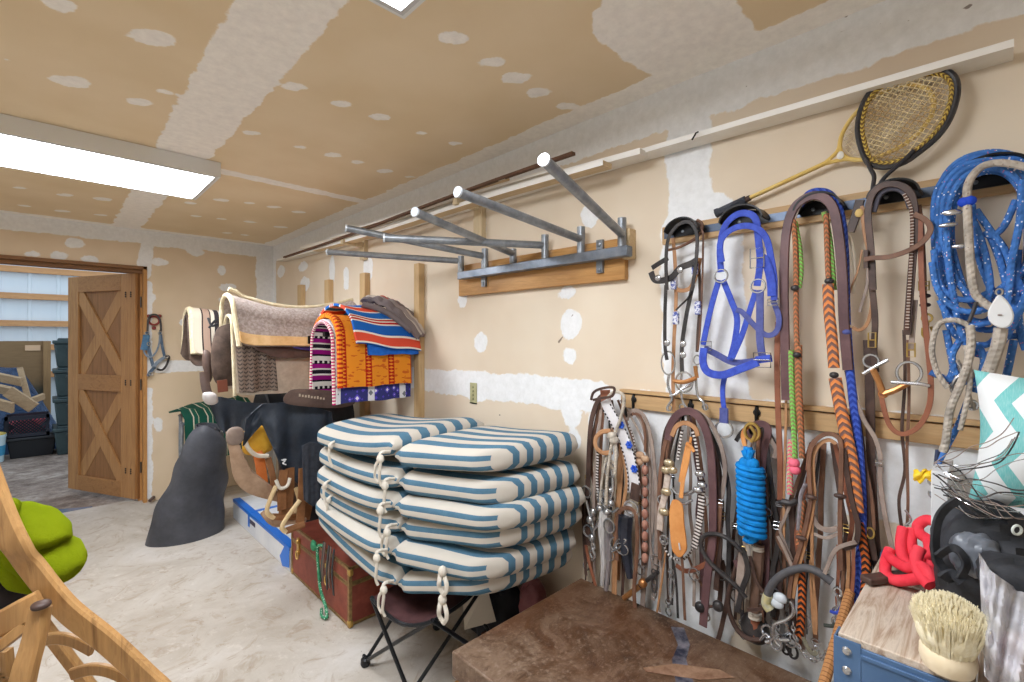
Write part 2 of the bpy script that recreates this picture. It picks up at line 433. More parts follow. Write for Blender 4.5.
o['label'] = 'far drywall wall with the doorway'
for v in o.data.vertices: pass
M_PLAIN = mat('primed drywall', (236, 234, 228), (226, 222, 214), 0.85, scale=3)
m = MB(); m.box(X0-0.1, X0, Y0, FY, 0, CZ); struct(m.build('wall_left', M_PLAIN))
m = MB(); m.box(X0-0.1, WX+0.1, Y0-0.1, Y0, 0, CZ); struct(m.build('wall_near', M_PLAIN))
m = MB(); m.box(WX+0.012, WX+0.13, Y0-0.1, FY+0.14, 0, CZ); struct(m.build('wall_right_outer', M_PLAIN))
m = MB(); m.box(X0-0.1, WX+0.13, Y0-0.1, FY+0.14, CZ+0.012, CZ+0.12); struct(m.build('ceiling_outer', M_PLAIN))
m = MB(); m.box(DX1+0.02, WX, FY+0.012, FY+0.14, 0, CZ); m.box(X0-0.1, DX0-0.02, FY+0.012, FY+0.14, 0, CZ); m.box(DX0-0.02, DX1+0.02, FY+0.012, FY+0.14, DZ+0.02, CZ)
struct(m.build('wall_far_outer', M_PLAIN))

# concrete floor, dusty
t = NT('dusty concrete'); v = t.coord('Object')
a = t.noise(v, 1.6, 6, 0.65, 0.8); b = t.noise(v, 14, 6, 0.7); c = t.noise(v, 5, 5, 0.7, 2.5)
col = t.ramp(a, [(0.3, srgb(166, 155, 142)), (0.5, srgb(186, 178, 168)), (0.7, srgb(202, 196, 190))])
col = t.mix(t.ramp(c, [(0.52, (0, 0, 0, 1)), (0.68, (.6, .6, .6, 1))]), col, srgb(150, 130, 108))
col = t.mix(t.ramp(b, [(0.58, (0, 0, 0, 1)), (0.75, (.5, .5, .5, 1))]), col, srgb(222, 216, 208))
sp = t.n('ShaderNodeTexVoronoi'); sp.inputs['Scale'].default_value = 22; t.l(v, sp.inputs['Vector'])
col = t.mix(t.math('LESS_THAN', sp.outputs['Distance'], 0.045), col, srgb(96, 82, 70))
t.base(col); t.bump(t.math('ADD', b, c), 0.25, 0.01); M_FLOOR = t.done(0.7, 0, 0.3)
m = MB(); m.box(X0-0.1, WX+0.1, Y0-0.1, FY+0.16, -0.1, 0); o = struct(m.build('floor', M_FLOOR)); o['label'] = 'dusty grey concrete floor slab'

# door frame
M_PINE = wood('pine frame', (176, 122, 66), (206, 152, 92), (150, 98, 50), axis=2)
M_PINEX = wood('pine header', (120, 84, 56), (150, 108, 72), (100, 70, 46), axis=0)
m = MB(); m.box(DX1-0.004, DX1+0.022, FY-0.018, FY+0.15, 0, DZ+0.02); m.box(DX1-0.03, DX1-0.004, FY+0.09, FY+0.15, 0, DZ); struct(m.build('trim_1', M_PINE))
m = MB(); m.box(DX0-0.03, DX1+0.022, FY-0.018, FY+0.15, DZ-0.005, DZ+0.022); m.box(DX0, DX1, FY+0.05, FY+0.15, DZ-0.035, DZ-0.005); struct(m.build('trim_2', M_PINEX))

# the barn door, swung out into the barn
def barn_door():
    D = thing('door_1', (DX1-0.01, FY+0.10, 0), 'open wooden barn door with two X braces', 'door'); D['kind'] = 'structure'
    del D['category']
    hinge = Vector((0.615, 5.46, 0)); tip = Vector((0.192, 6.33, 0)); d = (tip-hinge).normalized(); n = Vector((-d.y, d.x, 0)); n = -n if n.x > 0 else n   # n faces the camera side (-X)
    Lw = (tip-hinge).length; z0, z1 = 0.02, 2.06
    w1 = wood('door plywood', (118, 78, 42), (156, 108, 64), (94, 60, 32), axis=2); w2 = wood('door boards', (148, 102, 58), (186, 136, 84), (116, 76, 42), axis=2)
    w3 = wood('door rails', (140, 94, 52), (174, 124, 74), (112, 72, 40), axis=1)
    P = lambda s, z, o: hinge+d*s+n*o+Vector((0, 0, z))
    def board(name, s0, s1, za, zb, mm, o=0.02):
        m = MB(); m.prism([P(s0, za, o), P(s1, za, o), P(s1, zb, o), P(s0, zb, o)], n*0.022); m.build(name, mm, D, bevel=0.003)
    m = MB(); m.prism([P(0, z0, -0.002), P(Lw, z0, -0.002), P(Lw, z1, -0.002), P(0, z1, -0.002)], n*0.02); m.build('panel', w1, D)
    sw = 0.155; hs = 0.20
    board('stile', 0, hs, z0, z1, w2, 0.019); board('stile', Lw-sw, Lw, z0, z1, w2, 0.019)
    for za, zb in ((z1-0.15, z1), (0.98, 1.13), (z0, z0+0.14)): board('rail', hs, Lw-sw, za, zb, w3)
    for za, zb in ((1.13, z1-0.15), (z0+0.14, 0.98)):
        for k, (s0, s1) in enumerate(((hs, Lw-sw), (Lw-sw, hs))):
            a = P(s0, za, 0.03-0.012*k); b = P(s1, zb, 0.03-0.012*k); u = (b-a).normalized(); c = u.cross(n)*0.05
            # clipped brace: a parallelogram between the two rails
            hx = 0.065 if s1 > s0 else -0.065; o = 0.034-0.013*k
            m = MB(); m.prism([P(s0, za, o-0.014), P(s0+hx, za, o-0.014), P(s1, zb-0.11, o-0.014), P(s1, zb, o-0.014), P(s1-hx, zb, o-0.014), P(s0, za+0.11, o-0.014)], n*0.014)
            m.build('brace', w2, D)
    m = MB()
    for z in (0.25, 1.05, 1.85):
        for i in range(3):
            for j in range(2): m.lathe([(0.008, 0), (0.008, 0.004), (0.001, 0.006)], P(0.06+j*0.07, z+i*0.018, 0.041), n, 8)
    m.build('nail_head', mat('nail', (52, 38, 30)), D)
    for z in (0.3, 1.05, 1.8):
        m = MB(); m.tube([P(0, z-0.05, -0.006), P(0, z+0.05, -0.006)], 0.008, 8, k=0); m.build('hinge', mat('hinge metal', (90, 86, 80), rough=.4, metal=.8), D)
barn_door()

# ---------------------------------------------------------------- ceiling light fixtures (the light of the room)
M_DIFF = emit('lit diffuser', (246, 250, 255), LAMP_POWER)
M_WHITE_METAL = mat('white enamel', (226, 226, 224), rough=0.4)
def fixture(x0, x1, y0, y1, label):
    F = thing('ceiling_light', ((x0+x1)/2, (y0+y1)/2, CZ-0.002), label, 'light', 'ceiling light fixtures')
    zt, zb = CZ-0.002, CZ-0.082
    m = MB()
    m.box(x0, x1, y0, y0+0.012, zb, zt); m.box(x0, x1, y1-0.012, y1, zb, zt); m.box(x0, x0+0.012, y0+.012, y1-.012, zb, zt); m.box(x1-0.012, x1, y0+.012, y1-.012, zb, zt)
    m.box(x0+.012, x1-.012, y0+.012, y1-.012, zt-0.006, zt)
    m.build('housing', M_WHITE_METAL, F)
    m = MB(); f = 0.026
    for a in ((x0+.012, x1-.012, y0+.012, y0+f), (x0+.012, x1-.012, y1-f, y1-.012), (x0+.012, x0+f, y0+f, y1-f), (x1-f, x1-.012, y0+f, y1-f)): m.box(*a, zb-0.002, zb+0.004)
    m.build('bezel', mat('bezel', (198, 198, 198), rough=.35), F)
    m = MB(); m.box(x0+f, x1-f, y0+f, y1-f, zb, zb+0.003); m.build('diffuser', M_DIFF, F)
fixture(-0.54, 0.69, 3.00, 3.61, 'long lit fluorescent panel on ceiling toward the doorway')
fixture(-0.52, 0.712, 0.55, 1.158, 'lit fluorescent panel cut off by top edge of photo')

# ================================================================ BARN BEYOND THE DOOR
t = NT('barn dirt'); v = t.coord('Object')
a = t.noise(v, 2.5, 6, 0.7, 0.5); b = t.noise(v, 11, 6, 0.75)
t.base(t.ramp(t.math('ADD', t.math('MULTIPLY', a, 0.5), t.math('MULTIPLY', b, 0.5)), [(0.36, srgb(92, 76, 66)), (0.5, srgb(142, 124, 112)), (0.64, srgb(186, 172, 160))]))
t.bump(b, 0.9, 0.05); M_DIRT = t.done(0.9)
m = MB(); m.box(-7, 4, FY+0.165, 12, -0.14, -0.03); o = m.build('ground', M_DIRT); struct(o, 'trampled brown dirt floor of the barn')
# bluish glossy patch painted to stand for daylight reflected outside the doorway
m = MB(); m.prism([Vector(p) for p in ((-0.6, 5.50, -0.031), (0.28, 5.50, -0.031), (0.30, 5.66, -0.031), (0.02, 5.80, -0.031), (-0.6, 5.86, -0.031))], (0, 0, 0.006))
tag(m.build('daylight_patch', mat('painted daylight', (120, 134, 158), rough=0.06, spec=1.0)), 'bluish daylight reflection painted on barn dirt just outside doorway', 'daylight_patch')
t = NT('ribbed white metal'); v = t.coord('Object'); sp = t.n('ShaderNodeSeparateXYZ'); t.l(v, sp.inputs[0])
t.base(t.mix(t.noise(t.coord('Object', (2, 1, .3)), 2, 3), srgb(214, 226, 234), srgb(236, 242, 246))); M_RIB = t.done(0.45)
m = MB(); poly = []
x = -6.0
while x < 3.2:
    poly += [(x, 0), (x+0.27, 0), (x+0.285, -0.02), (x+0.31, -0.02), (x+0.325, 0)]; x += 0.325
fr = [Vector((p, 10.60+q, -0.05)) for p, q in poly]
n = len(fr); m.add(fr+[p+Vector((0, 0, 4.6)) for p in fr]+[p+Vector((0, .03, 0)) for p in fr]+[p+Vector((0, .03, 4.6)) for p in fr],
      [(i, i+1, n+i+1, n+i) for i in range(n-1)]+[(2*n+i+1, 2*n+i, 3*n+i, 3*n+i+1) for i in range(n-1)])
struct(m.build('wall_barn', M_RIB), 'ribbed white metal barn wall')
M_GIRT = wood('girt', (200, 140, 90), (226, 170, 118), (180, 120, 74), axis=0)
for k, z in enumerate((0.9, 1.33, 1.70, 2.12, 2.53, 2.95)):
    m = MB(); m.box(-6, 3, 10.50, 10.575, z-0.045, z+0.045)
    tag(m.build('wall_girt', M_GIRT), 'horizontal pine girt across barn wall, %s' % ('hidden low by the rubbish', 'lowest one, just right of the plywood', 'third from the top, just above plywood', 'second from the top of doorway', 'topmost seen through the doorway', 'above the doorway header')[k], 'beam', 'barn wall girts') if z > 1 and z < 2.9 else struct(m.build('trim_girt', M_GIRT))
# old plywood sheet
t = NT('old plywood'); v = t.coord('Object'); sp = t.n('ShaderNodeSeparateXYZ'); t.l(v, sp.inputs[0])
dm = t.math('ADD', sp.outputs[2], t.math('MULTIPLY', t.noise(t.coord('Object'), 3, 4), 0.5))
t.base(t.mix(t.math('MULTIPLY', t.math('SUBTRACT', 1.22, dm), 3.5, clamp=True), t.mix(t.noise(t.coord('Object', (1, 1, 9)), 5, 4), srgb(150, 120, 84), srgb(122, 94, 62)), srgb(66, 68, 58)))
M_OLDPLY = t.done(0.8)
a = atY(-60, 456, 9.9); b = atY(49, 456, 9.9)
P_ = thing('plywood_sheet', (b.x-0.6, 9.9, -0.03), 'old stained plywood sheet standing behind the blue tarp', 'plywood')
m = MB(); m.box(b.x-1.25, b.x, 9.90, 9.93, -0.03, 1.43); m.build('board', M_OLDPLY, P_)
m = MB(); m.box(b.x-0.06, b.x+0.02, 9.86, 9.90, -0.03, 1.43); m.build('edge_batten', wood('batten', (150, 116, 78), (170, 134, 92), axis=2), P_)
m = MB(); m.box(b.x-0.25, b.x-0.09, 9.885, 9.90, 1.29, 1.37); m.build('paper_tag', mat('tag', (214, 176, 140)), P_)
# stack of bins
M_BIN = mat('dark bin plastic', (44, 58, 60), (58, 74, 76), rough=0.45, scale=6)
def storage_bin(z, label, first=[None]):
    c = atZ(66, 455, -0.03); cx, cy = c.x+0.09, c.y+0.28
    B = thing('storage_bin', (cx, cy, z), label, 'bin', 'stacked storage bins')
    m = MB()
    def lr(w, d, z0, z1, w2, d2):
        m.add([(cx-w, cy-d, z0), (cx+w, cy-d, z0), (cx+w, cy+d, z0), (cx-w, cy+d, z0), (cx-w2, cy-d2, z1), (cx+w2, cy-d2, z1), (cx+w2, cy+d2, z1), (cx-w2, cy+d2, z1)],
              [(3, 2, 1, 0), (4, 5, 6, 7), (0, 1, 5, 4), (1, 2, 6, 5), (2, 3, 7, 6), (3, 0, 4, 7)])
    lr(0.17, 0.24, z, z+0.30, 0.20, 0.27); m.build('tub', M_BIN, B, bevel=0.015)
    m = MB(); lr(0.215, 0.285, z+0.30, z+0.345, 0.215, 0.285); lr(0.17, 0.24, z+0.345, z+0.375, 0.16, 0.23); m.build('lid', M_BIN, B, bevel=0.01)
    m = MB(); m.box(cx-0.09, cx+0.09, cy-0.30, cy-0.24, z+0.24, z+0.27); m.build('handle', M_BIN, B)
for k, s_ in enumerate(('bottom of the stack on the dirt', 'second from the bottom', 'third from the bottom', 'topmost of the stack')):
    storage_bin(-0.03+k*0.376, 'dark lidded plastic storage bin beside open barn door, '+s_)
# low black bin with a milk crate on it
c = atZ(32, 457, -0.03); cx, cy = c.x, c.y+0.16
B = thing('storage_bin', (cx, cy, -0.03), 'black lidded bin under the milk crate in barn', 'bin')
m = MB(); m.prism([(cx-0.19, cy-0.15, -0.03), (cx+0.19, cy-0.15, -0.03), (cx+0.22, cy-0.17, 0.19), (cx-0.22, cy-0.17, 0.19)], (0, 0.32, 0)); m.build('tub', mat('black plastic', (30, 32, 36), rough=.4), B, bevel=.01)
m = MB(); m.box(cx-0.235, cx+0.235, cy-0.19, cy+0.17, 0.19, 0.225); m.build('lid', mat('black lid', (40, 42, 46), rough=.4), B, bevel=.01)
cx -= 0.04
B = thing('milk_crate', (cx, cy, 0.225), 'dark lattice milk crate with red contents on black bin', 'crate')
m = MB(); z0, z1 = 0.226, 0.50; y0, y1 = cy-0.17, cy+0.15; x0, x1 = cx-0.2, cx+0.2
m.box(x0, x1, y0, y1, z0, z0+0.01)
for zz in (z0, z1-0.05):
    m.box(x0, x1, y0, y0+.012, zz, zz+.05); m.box(x0, x1, y1-.012, y1, zz, zz+.05); m.box(x0, x0+.012, y0, y1, zz, zz+.05); m.box(x1-.012, x1, y0, y1, zz, zz+.05)
for (px, py) in ((x0, y0), (x1-.03, y0), (x0, y1-.03), (x1-.03, y1-.03)): m.box(px, px+.03, py, py+.03, z0, z1)
for k in range(-4, 12):
    xa = x0+k*0.035
    for sgn in (1, -1):
        p0 = Vector((max(x0, min(x1, xa)), y0+.006, z0+.05)); p1 = Vector((max(x0, min(x1, xa+sgn*0.17)), y0+.006, z1-.05))
        if (p1-p0).length > 0.1: m.bar(p0, p1, 0.012, 0.012, (0, 1, 0))
m.build('lattice', mat('crate plastic', (38, 40, 52), rough=.5), B)
m = MB(); m.blob((cx, cy, 0.36), 0.17, 0.13, 0.10, p=4, rough=0.05); tag(m.build('folded_cloth', mat('red cloth', (214, 40, 66), (236, 110, 120), scale=14)), 'red folded cloth inside the milk crate', 'cloth')
# bucket
c = atZ(0, 462, -0.03)
B = thing('bucket', (c.x-.10, c.y+.05, -0.03), 'white bucket with blue band at left edge of barn', 'bucket')
m = MB(); m.lathe([(0.13, 0), (0.15, 0.30), (0.155, 0.30), (0.155, 0.33), (0.145, 0.33), (0.125, 0.02)], (c.x-.10, c.y+.05, -0.03), n=24); m.build('pail', mat('bucket plastic', (200, 220, 226), rough=.4), B)
m = MB(); m.lathe([(0.1385, 0.08), (0.1465, 0.2)], (c.x-.10, c.y+.05, -0.03), n=24); m.build('band', mat('bucket band', (70, 150, 190), rough=.4), B)
m = MB(); m.lathe([(0.15, 0.331), (0.15, 0.345), (0.02, 0.35), (0, .35)], (c.x-.10, c.y+.05, -0.03), n=24); m.build('lid', mat('bucket lid', (216, 190, 96), rough=.4), B)
# tarp heap
def tarp(u, v):
    x = -1.9+2.05*u; y = 8.95+.9*v
    e = math.sin(math.pi*min(1, max(0, v)))**0.5*min(1, (1-u)*4.5)**0.7
    h = (1.10-0.5*max(0, u-0.7)*1.2)*e+0.05*math.sin(9*u+4*v)*e+0.035*math.sin(23*u-9*v)*e+0.03*math.sin(17*v+5*u)*e
    return (x+0.05*math.sin(14*v), y, -0.03+max(0, h))
m = MB(); m.sheet(tarp, 50, 30, 0.006)
t = NT('blue tarp'); v = t.coord('Object'); t.base(t.mix(t.noise(v, 5, 3), srgb(14, 38, 72), srgb(48, 84, 126))); t.bump(t.noise(v, 8, 5, .6, 1.5), 1.0, 0.06); M_TARP = t.done(0.3, 0, .5)
tag(m.build('tarp', M_TARP), 'crumpled blue tarp over a rubbish heap in barn', 'tarp')
M_SCRAP = wood('scrap wood', (150, 122, 92), (186, 158, 124), (120, 96, 70), axis=0)
for k, (pa, pb, w, lb) in enumerate((((8, 391, 7.55), (34, 408, 7.5), 0.12, 'wide weathered board lying against tarp above crate'), ((20, 368, 7.9), (28, 398, 7.7), 0.05, 'thin pole sticking up from barn scrap heap'),
        ((-6, 376, 7.9), (22, 382, 7.7), 0.10, 'short plank lying highest on the scrap heap'), ((-4, 388, 7.8), (14, 392, 7.55), 0.12, 'square cut lumber block on scrap heap left'),
        ((28, 402, 7.6), (44, 396, 7.7), 0.07, 'pale plank end right of the thin pole'), ((-8, 402, 7.6), (13, 408, 7.45), 0.12, 'lowest weathered plank beside the bucket'))):
    p, q = atY(*pa), atY(*pb); m = MB(); m.bar(p, q, w, 0.035, (0, 1, 0.4)); tag(m.build('scrap_board', M_SCRAP, bevel=.003), lb, 'board', 'scrap lumber in the barn')
# ================================================================ LONG BOARDS AND THE SADDLE RACK ON THE RIGHT WALL
M_PAINTW = mat('white painted board', (236, 232, 224), (222, 214, 202), 0.5, scale=4)
M_RAW = wood('raw board', (206, 176, 134), (226, 200, 160), (184, 150, 108), axis=1)
M_DARKW = wood('dark stained strip', (84, 58, 44), (112, 80, 62), (66, 44, 34), axis=1)
def long_board(pa, pb, off, t, depth, mm, label, edge_m=None):
    """flat board lying level along the wall; pa/pb are picture points of its top front edge, off = distance of that edge from the wall"""
    a, b = W(*pa, off), W(*pb, off)
    B = thing('trim_board', tuple((a+b)/2), label, 'board', 'long boards laid up along the wall')
    m = MB(); N = 20
    P = [a.lerp(b, i/N)+Vector((0, 0, .006*math.sin(7*i/N))) for i in range(N+1)]
    vs = []
    for p in P: vs += [p, p-Vector((0, 0, t)), p+Vector((depth, 0, -t)), p+Vector((depth, 0, 0))]
    m.add(vs, [(4*i+j, 4*i+(j+1) % 4, 4*i+4+(j+1) % 4, 4*i+4+j) for i in range(N) for j in range(4)]+[(3, 2, 1, 0), (4*N, 4*N+1, 4*N+2, 4*N+3)])
    m.build('board', mm, B)
    if edge_m:
        m = MB(); vs = []
        for p in P: vs += [p+Vector((-.0015, 0, .0005)), p+Vector((-.0015, 0, -t)), p+Vector((0, 0, -t)), p+Vector((0, 0, .0005))]
        m.add(vs, [(4*i+j, 4*i+(j+1) % 4, 4*i+4+(j+1) % 4, 4*i+4+j) for i in range(N) for j in range(4)]+[(3, 2, 1, 0), (4*N, 4*N+1, 4*N+2, 4*N+3)]); m.build('lit_painted_edge', edge_m, B)
    return B
M_LITWHITE = mat('lamplit white paint', (246, 245, 242), rough=.5)  # white edge paint, brightened for the lamp light caught by front faces
long_board((1014, 39), (277, 259.5), .085, .018, .08, M_PAINTW, 'longest white board running from the far corner past the racket', M_LITWHITE)
long_board((640, 148), (300, 247), .125, .022, .055, M_PAINTW, 'short split ended white board between brown strip and long white board', M_LITWHITE)
long_board((603, 160), (312, 249), .17, .020, .06, M_RAW, 'bare wood board with white edge laid in front of white boards', M_LITWHITE)
long_board((572, 151), (283, 257), .205, .012, .022, M_DARKW, 'thin dark brown strip topmost of the wall boards')
long_board((560, 166), (330, 238), .148, .012, .05, M_PAINTW, 'thin white board sandwiched between short white and bare boards', M_LITWHITE)
long_board((505, 177), (345, 231), .19, .010, .03, M_RAW, 'narrow pale lath just below the dark brown strip', M_LITWHITE)
# little carriers under the boards
M_ROUGH = wood('rough bracket', (214, 190, 150), (232, 212, 176), axis=2)
for k, (x, y) in enumerate(((482, 205), (366, 243))):
    a = W(x, y, 0); m = MB()
    m.box(WX-0.034, WX-0.001, a.y-0.035, a.y+0.035, a.z-0.20+0.07*k, a.z+0.02)
    m.box(WX-0.19, WX-0.034, a.y-0.018, a.y+0.018, a.z-0.035, a.z)
    tag(m.build('shelf_bracket', M_ROUGH, bevel=.003), ('rough wooden bracket under the long boards, above steel rack', 'rough wooden bracket under the long boards near far corner')[k], 'bracket', 'brackets under the long boards')

M_STEEL = mat('galvanised tube', (120, 125, 132), (152, 157, 163), 0.42, 0.55, scale=20, bump=.1)
M_STEEL2 = mat('steel bar', (108, 116, 128), (142, 150, 162), 0.4, 0.7, scale=9, bump=.1)
M_CAP = mat('tube cap', (214, 222, 232), rough=.35, metal=.2)
M_PLY = wood('varnished board', (172, 118, 64), (206, 156, 96), (122, 78, 40), axis=1, rough=.4)
def saddle_rack():
    z0, z1 = 1.713, 1.885; ya, yb = 2.169, 1.074
    R = thing('folding_arm_rack', (WX-0.03, (ya+yb)/2, z0), 'steel wall rack with six swinging tube arms on varnished board', 'rack')
    m = MB(); m.box(WX-0.030, WX-0.001, yb, ya, z0, z1); m.build('backing_board', M_PLY, R, bevel=.003)
    m = MB(); m.box(WX-0.05, WX-0.001, yb-0.035, yb-0.001, z0+0.08, z1+0.03); m.build('end_cleat', M_RAW, R, bevel=.003)
    zb = 1.800
    qa, qb = atX(457, 274, WX-.085), atX(627, 252, WX-.085)
    zb = (qa.z+qb.z)/2+.004
    m = MB(); m.box(WX-0.085, WX-0.043, qb.y, qa.y, zb-0.026, zb+0.016); m.build('square_bar', M_STEEL2, R, bevel=.004)
    for y in (yb+0.115, ya-0.23):
        m = MB(); m.box(WX-0.044, WX-0.030, y-0.016, y+0.016, zb-0.075, zb+0.065)
        for dz in (-0.06, 0.045): m.lathe([(0.009, 0), (0.009, 0.004), (0.002, 0.007)], (WX-0.044, y, zb+dz), (-1, 0, 0), 10)
        m.build('mounting_plate', M_STEEL, R)
    ends = [((461, 256), (461, 271), (456, 262), (328, 252), 1.18), ((484, 249), (485, 266), (482, 257), (346, 228), 1.02), ((513, 249), (513, 262), (511, 254), (415, 212), 0.98),
            ((545, 235), (545, 257), (541, 246), (384, 238), 1.03), ((581, 227), (581, 250), (578, 240), (458, 192), 0.96), ((622, 218), (622, 244), (618, 235), (544, 160), 0.98)]
    for top, bot, at_, end, ex in ends:
        X = WX-0.064
        a = atX(*bot, X); b = atX(*top, X); c = atX(*at_, X)
        zt = b.z; a.z = zb+0.016; b = Vector((X, a.y, zt))
        m = MB(); m.lathe([(0.0175, 0), (0.0175, zt-a.z), (0.014, zt-a.z), (0.014, zt-a.z-0.01), (0, zt-a.z-0.01)], (X, a.y, a.z), n=18); m.build('socket', M_STEEL, R)
        e = atX(*end, ex); c = Vector((X, a.y, c.z))
        d = (e-c).normalized()
        m = MB(); m.tube([c+d*0.01, e], 0.0165, 14, k=0)
        arm = m.build('arm', M_STEEL, R)
        m = MB(); m.tube([e-d*0.004, e+d*0.004], 0.0185, 14, k=0); m.build('end_cap', M_CAP, arm)
saddle_rack()

# ================================================================ WALL BATTENS CARRYING THE SADDLE PAD RACKS
M_STUD = wood('pine batten', (206, 170, 120), (222, 190, 144), (188, 150, 100), axis=2)
BY = [2.56, 3.27, 3.90, 4.50]
for k, (y, zt, lb) in enumerate(zip(BY, (1.945, 1.955, 1.96, 1.965), ('nearest, right of the coloured blankets', 'second from the corner side blankets, behind grey felt pad', 'third, above the grey felt pad', 'farthest, closest to the room corner'))):
    m = MB(); m.box(WX-0.045, WX-0.001, y-0.006, y+0.075 if k else y+0.05, 0.35, zt)
    m2 = tag(m.build('wall_batten', M_STUD, bevel=.002), 'upright pine batten on right wall, '+lb, 'batten', 'pine battens on the wall')
M_BLACKM = mat('black bracket metal', (24, 24, 26), rough=.45, metal=.3)
def pad_rack(y, z, x_end, label):
    R = thing('saddle_rack', (WX-0.05, y, z), label, 'rack', 'swing saddle racks behind the pads')
    m = MB(); m.box(WX-0.052, WX-0.046, y-0.03, y+0.03, z-0.30, z+0.09); m.build('wall_plate', M_BLACKM, R, bevel=.002)
    m = MB(); m.tube([(WX-0.05, y, z), (x_end, y, z-0.004)], 0.016, 10, k=0); m.build('top_bar', M_BLACKM, R)
    m = MB()
    m.tube([(WX-0.05, y, z-0.25), (WX-0.30, y, z-0.02)], 0.010, 8, k=0); m.build('strut', M_BLACKM, R)
pad_rack(2.76, 1.50, 1.16, 'black steel bracket carrying the coloured blankets')
pad_rack(3.36, 1.55, 0.84, 'black steel bracket carrying the grey felt pad')
pad_rack(4.30, 1.58, 0.80, 'black steel bracket carrying the striped fleece pad')

# ================================================================ DRAPED PADS AND BLANKETS
SPL = 0.02
def arch(Yc, zt, hw, zn, zf, splay=None):
    """cross section from near bottom, over the top, to the far bottom"""
    splay = SPL if splay is None else splay
    r = hw; L1 = max(0.001, zt-r*0.8-zn); L2 = max(0.001, zt-r*0.8-zf); La = math.pi*r*0.9
    T = L1+La+L2
    def f(v):
        s = v*T
        if s < L1: k = 1-s/L1; return (Yc-r-splay*k, zn+s)
        if s < L1+La:
            a = math.pi*(s-L1)/La; return (Yc-r*math.cos(a), zt-r*0.8+r*0.8*math.sin(a))
        q = s-L1-La; return (Yc+r+splay*q/L2, zt-r*0.8-q)
    return f, T
def drape(name, mm, x0, x1, Yc, zt, hw, zn, zf, th, dip=0.0, wob=0.004, corner=0.0, parent=None, seed=0, skew=0.0, skirt=None, nu=40, nv=40, label=None, vr=(0, 1)):
    ph = seed*1.7
    def fn(u, v):
        v = vr[0]+(vr[1]-vr[0])*v
        x = x0+(x1-x0)*u
        zz = zt-dip*math.sin(math.pi*min(1, max(0, u)))
        kn, kf = zn, zf
        if corner:
            e = max(0, 1-min(u, 1-u)/0.14); kn += corner*e**3; kf += corner*e**3
        if skirt: kn += skirt(u); kf += skirt(u)
        f, T = arch(Yc, zz, hw, kn, kf)
        y, z = f(v)
        w = wob*(math.sin(9*u+4*v+ph)+0.6*math.sin(21*u-7*v+ph*2))
        return (x+skew*(z-zt)+wob*math.sin(8*v+ph), y+w, z+w*0.5)
    f, T = arch(Yc, zt, hw, zn, zf); L = abs(x1-x0)
    m = MB(); m.sheet(fn, nu, nv, th, uvs=lambda u, v: (u*L, (vr[0]+(vr[1]-vr[0])*v)*T))
    return m.build(name, mm, parent, label=label, sharp=1.2)
def edge(name, mm, x0, x1, Yc, zt, hw, zn, zf, r, parent, u=0.0, dip=0.0, skew=0.0):
    """rolled binding round an end of a drape"""
    f, T = arch(Yc, zt-dip*math.sin(math.pi*u), hw, zn, zf); x = x0+(x1-x0)*u
    m = MB(); m.tube([(x+skew*(f(i/24)[1]-zt), f(i/24)[0], f(i/24)[1]) for i in range(25)], r, 8, k=2); return m.build(name, mm, parent)

M_GREYFELT = mat('grey wool felt', (150, 136, 130), (182, 170, 164), .95, scale=60, bump=.6, bscale=260, lo=.4, hi=.6)
M_CREAMFL = mat('cream fleece', (232, 220, 190), (210, 194, 158), .95, scale=30, bump=1, bscale=160)
M_TANL = mat('tan wear leather', (204, 160, 104), (226, 190, 140), .55, scale=14, bump=.15)
M_BROWNL = mat('dark brown leather', (84, 66, 60), (108, 88, 80), .5, scale=10, bump=.2)
M_BEIGE = mat('beige felt', (196, 180, 160), (214, 200, 182), .95, scale=30, bump=.5, bscale=260)
M_PURPLE = mat('purple blue cloth', (84, 76, 168), (110, 104, 196), .8, scale=20)
M_BLACKL = mat('black leather', (28, 30, 34), (46, 50, 56), .42, scale=9, bump=.25)
M_NAVYL = mat('black rubber cloth', (34, 42, 54), (58, 68, 82), .5, scale=5, bump=.3, bscale=14, bdist=.02)

# --- rack 2: grey felt pad over a brown skirted pad over a beige pad
YC = 3.30; SPL = 0.06
T1 = thing('saddle_pad', (1.15, YC-.2, 1.12), 'beige felt saddle pad with waffle leather corner, lowest of the draped pads', 'saddle pad', 'pads on the middle rack')
drape('felt', M_BEIGE, 0.80, 1.52, YC, 1.61, 0.075, 1.13, 1.15, 0.018, corner=.02, parent=T1, seed=1, dip=.03)
t = NT('waffle leather'); tc = t.coord('UV', (1, 1, 1)); sp = t.n('ShaderNodeSeparateXYZ'); t.l(tc, sp.inputs[0])
zz = t.math('ADD', sp.outputs[1], t.math('MULTIPLY', t.math('PINGPONG', sp.outputs[0], 0.014), 0.8))
f = t.math('FRACT', t.math('DIVIDE', zz, 0.024)); g = t.math('FRACT', t.math('DIVIDE', sp.outputs[0], 0.028))
kk = t.math('MULTIPLY', t.math('LESS_THAN', f, 0.4), t.math('GREATER_THAN', g, 0.12))
t.base(t.mix(kk, srgb(128, 110, 96), srgb(62, 50, 44))); t.bump(kk, .6, .004); M_WAFFLE = t.done(.6)
drape('wear_leather', M_WAFFLE, 0.815, 1.03, YC, 1.615, 0.090, 1.15, 1.3, 0.006, parent=T1, seed=1, nv=30, vr=(0, .45), dip=0, corner=0.0)
edge('binding', M_CREAMFL, 0.80, 1.52, YC, 1.612, 0.077, 1.13, 1.15, 0.010, T1, u=0.0)
T2 = thing('saddle_pad', (1.15, YC-.2, 1.35), 'dark brown leather bottomed pad showing under grey felt pad', 'saddle pad', 'pads on the middle rack')
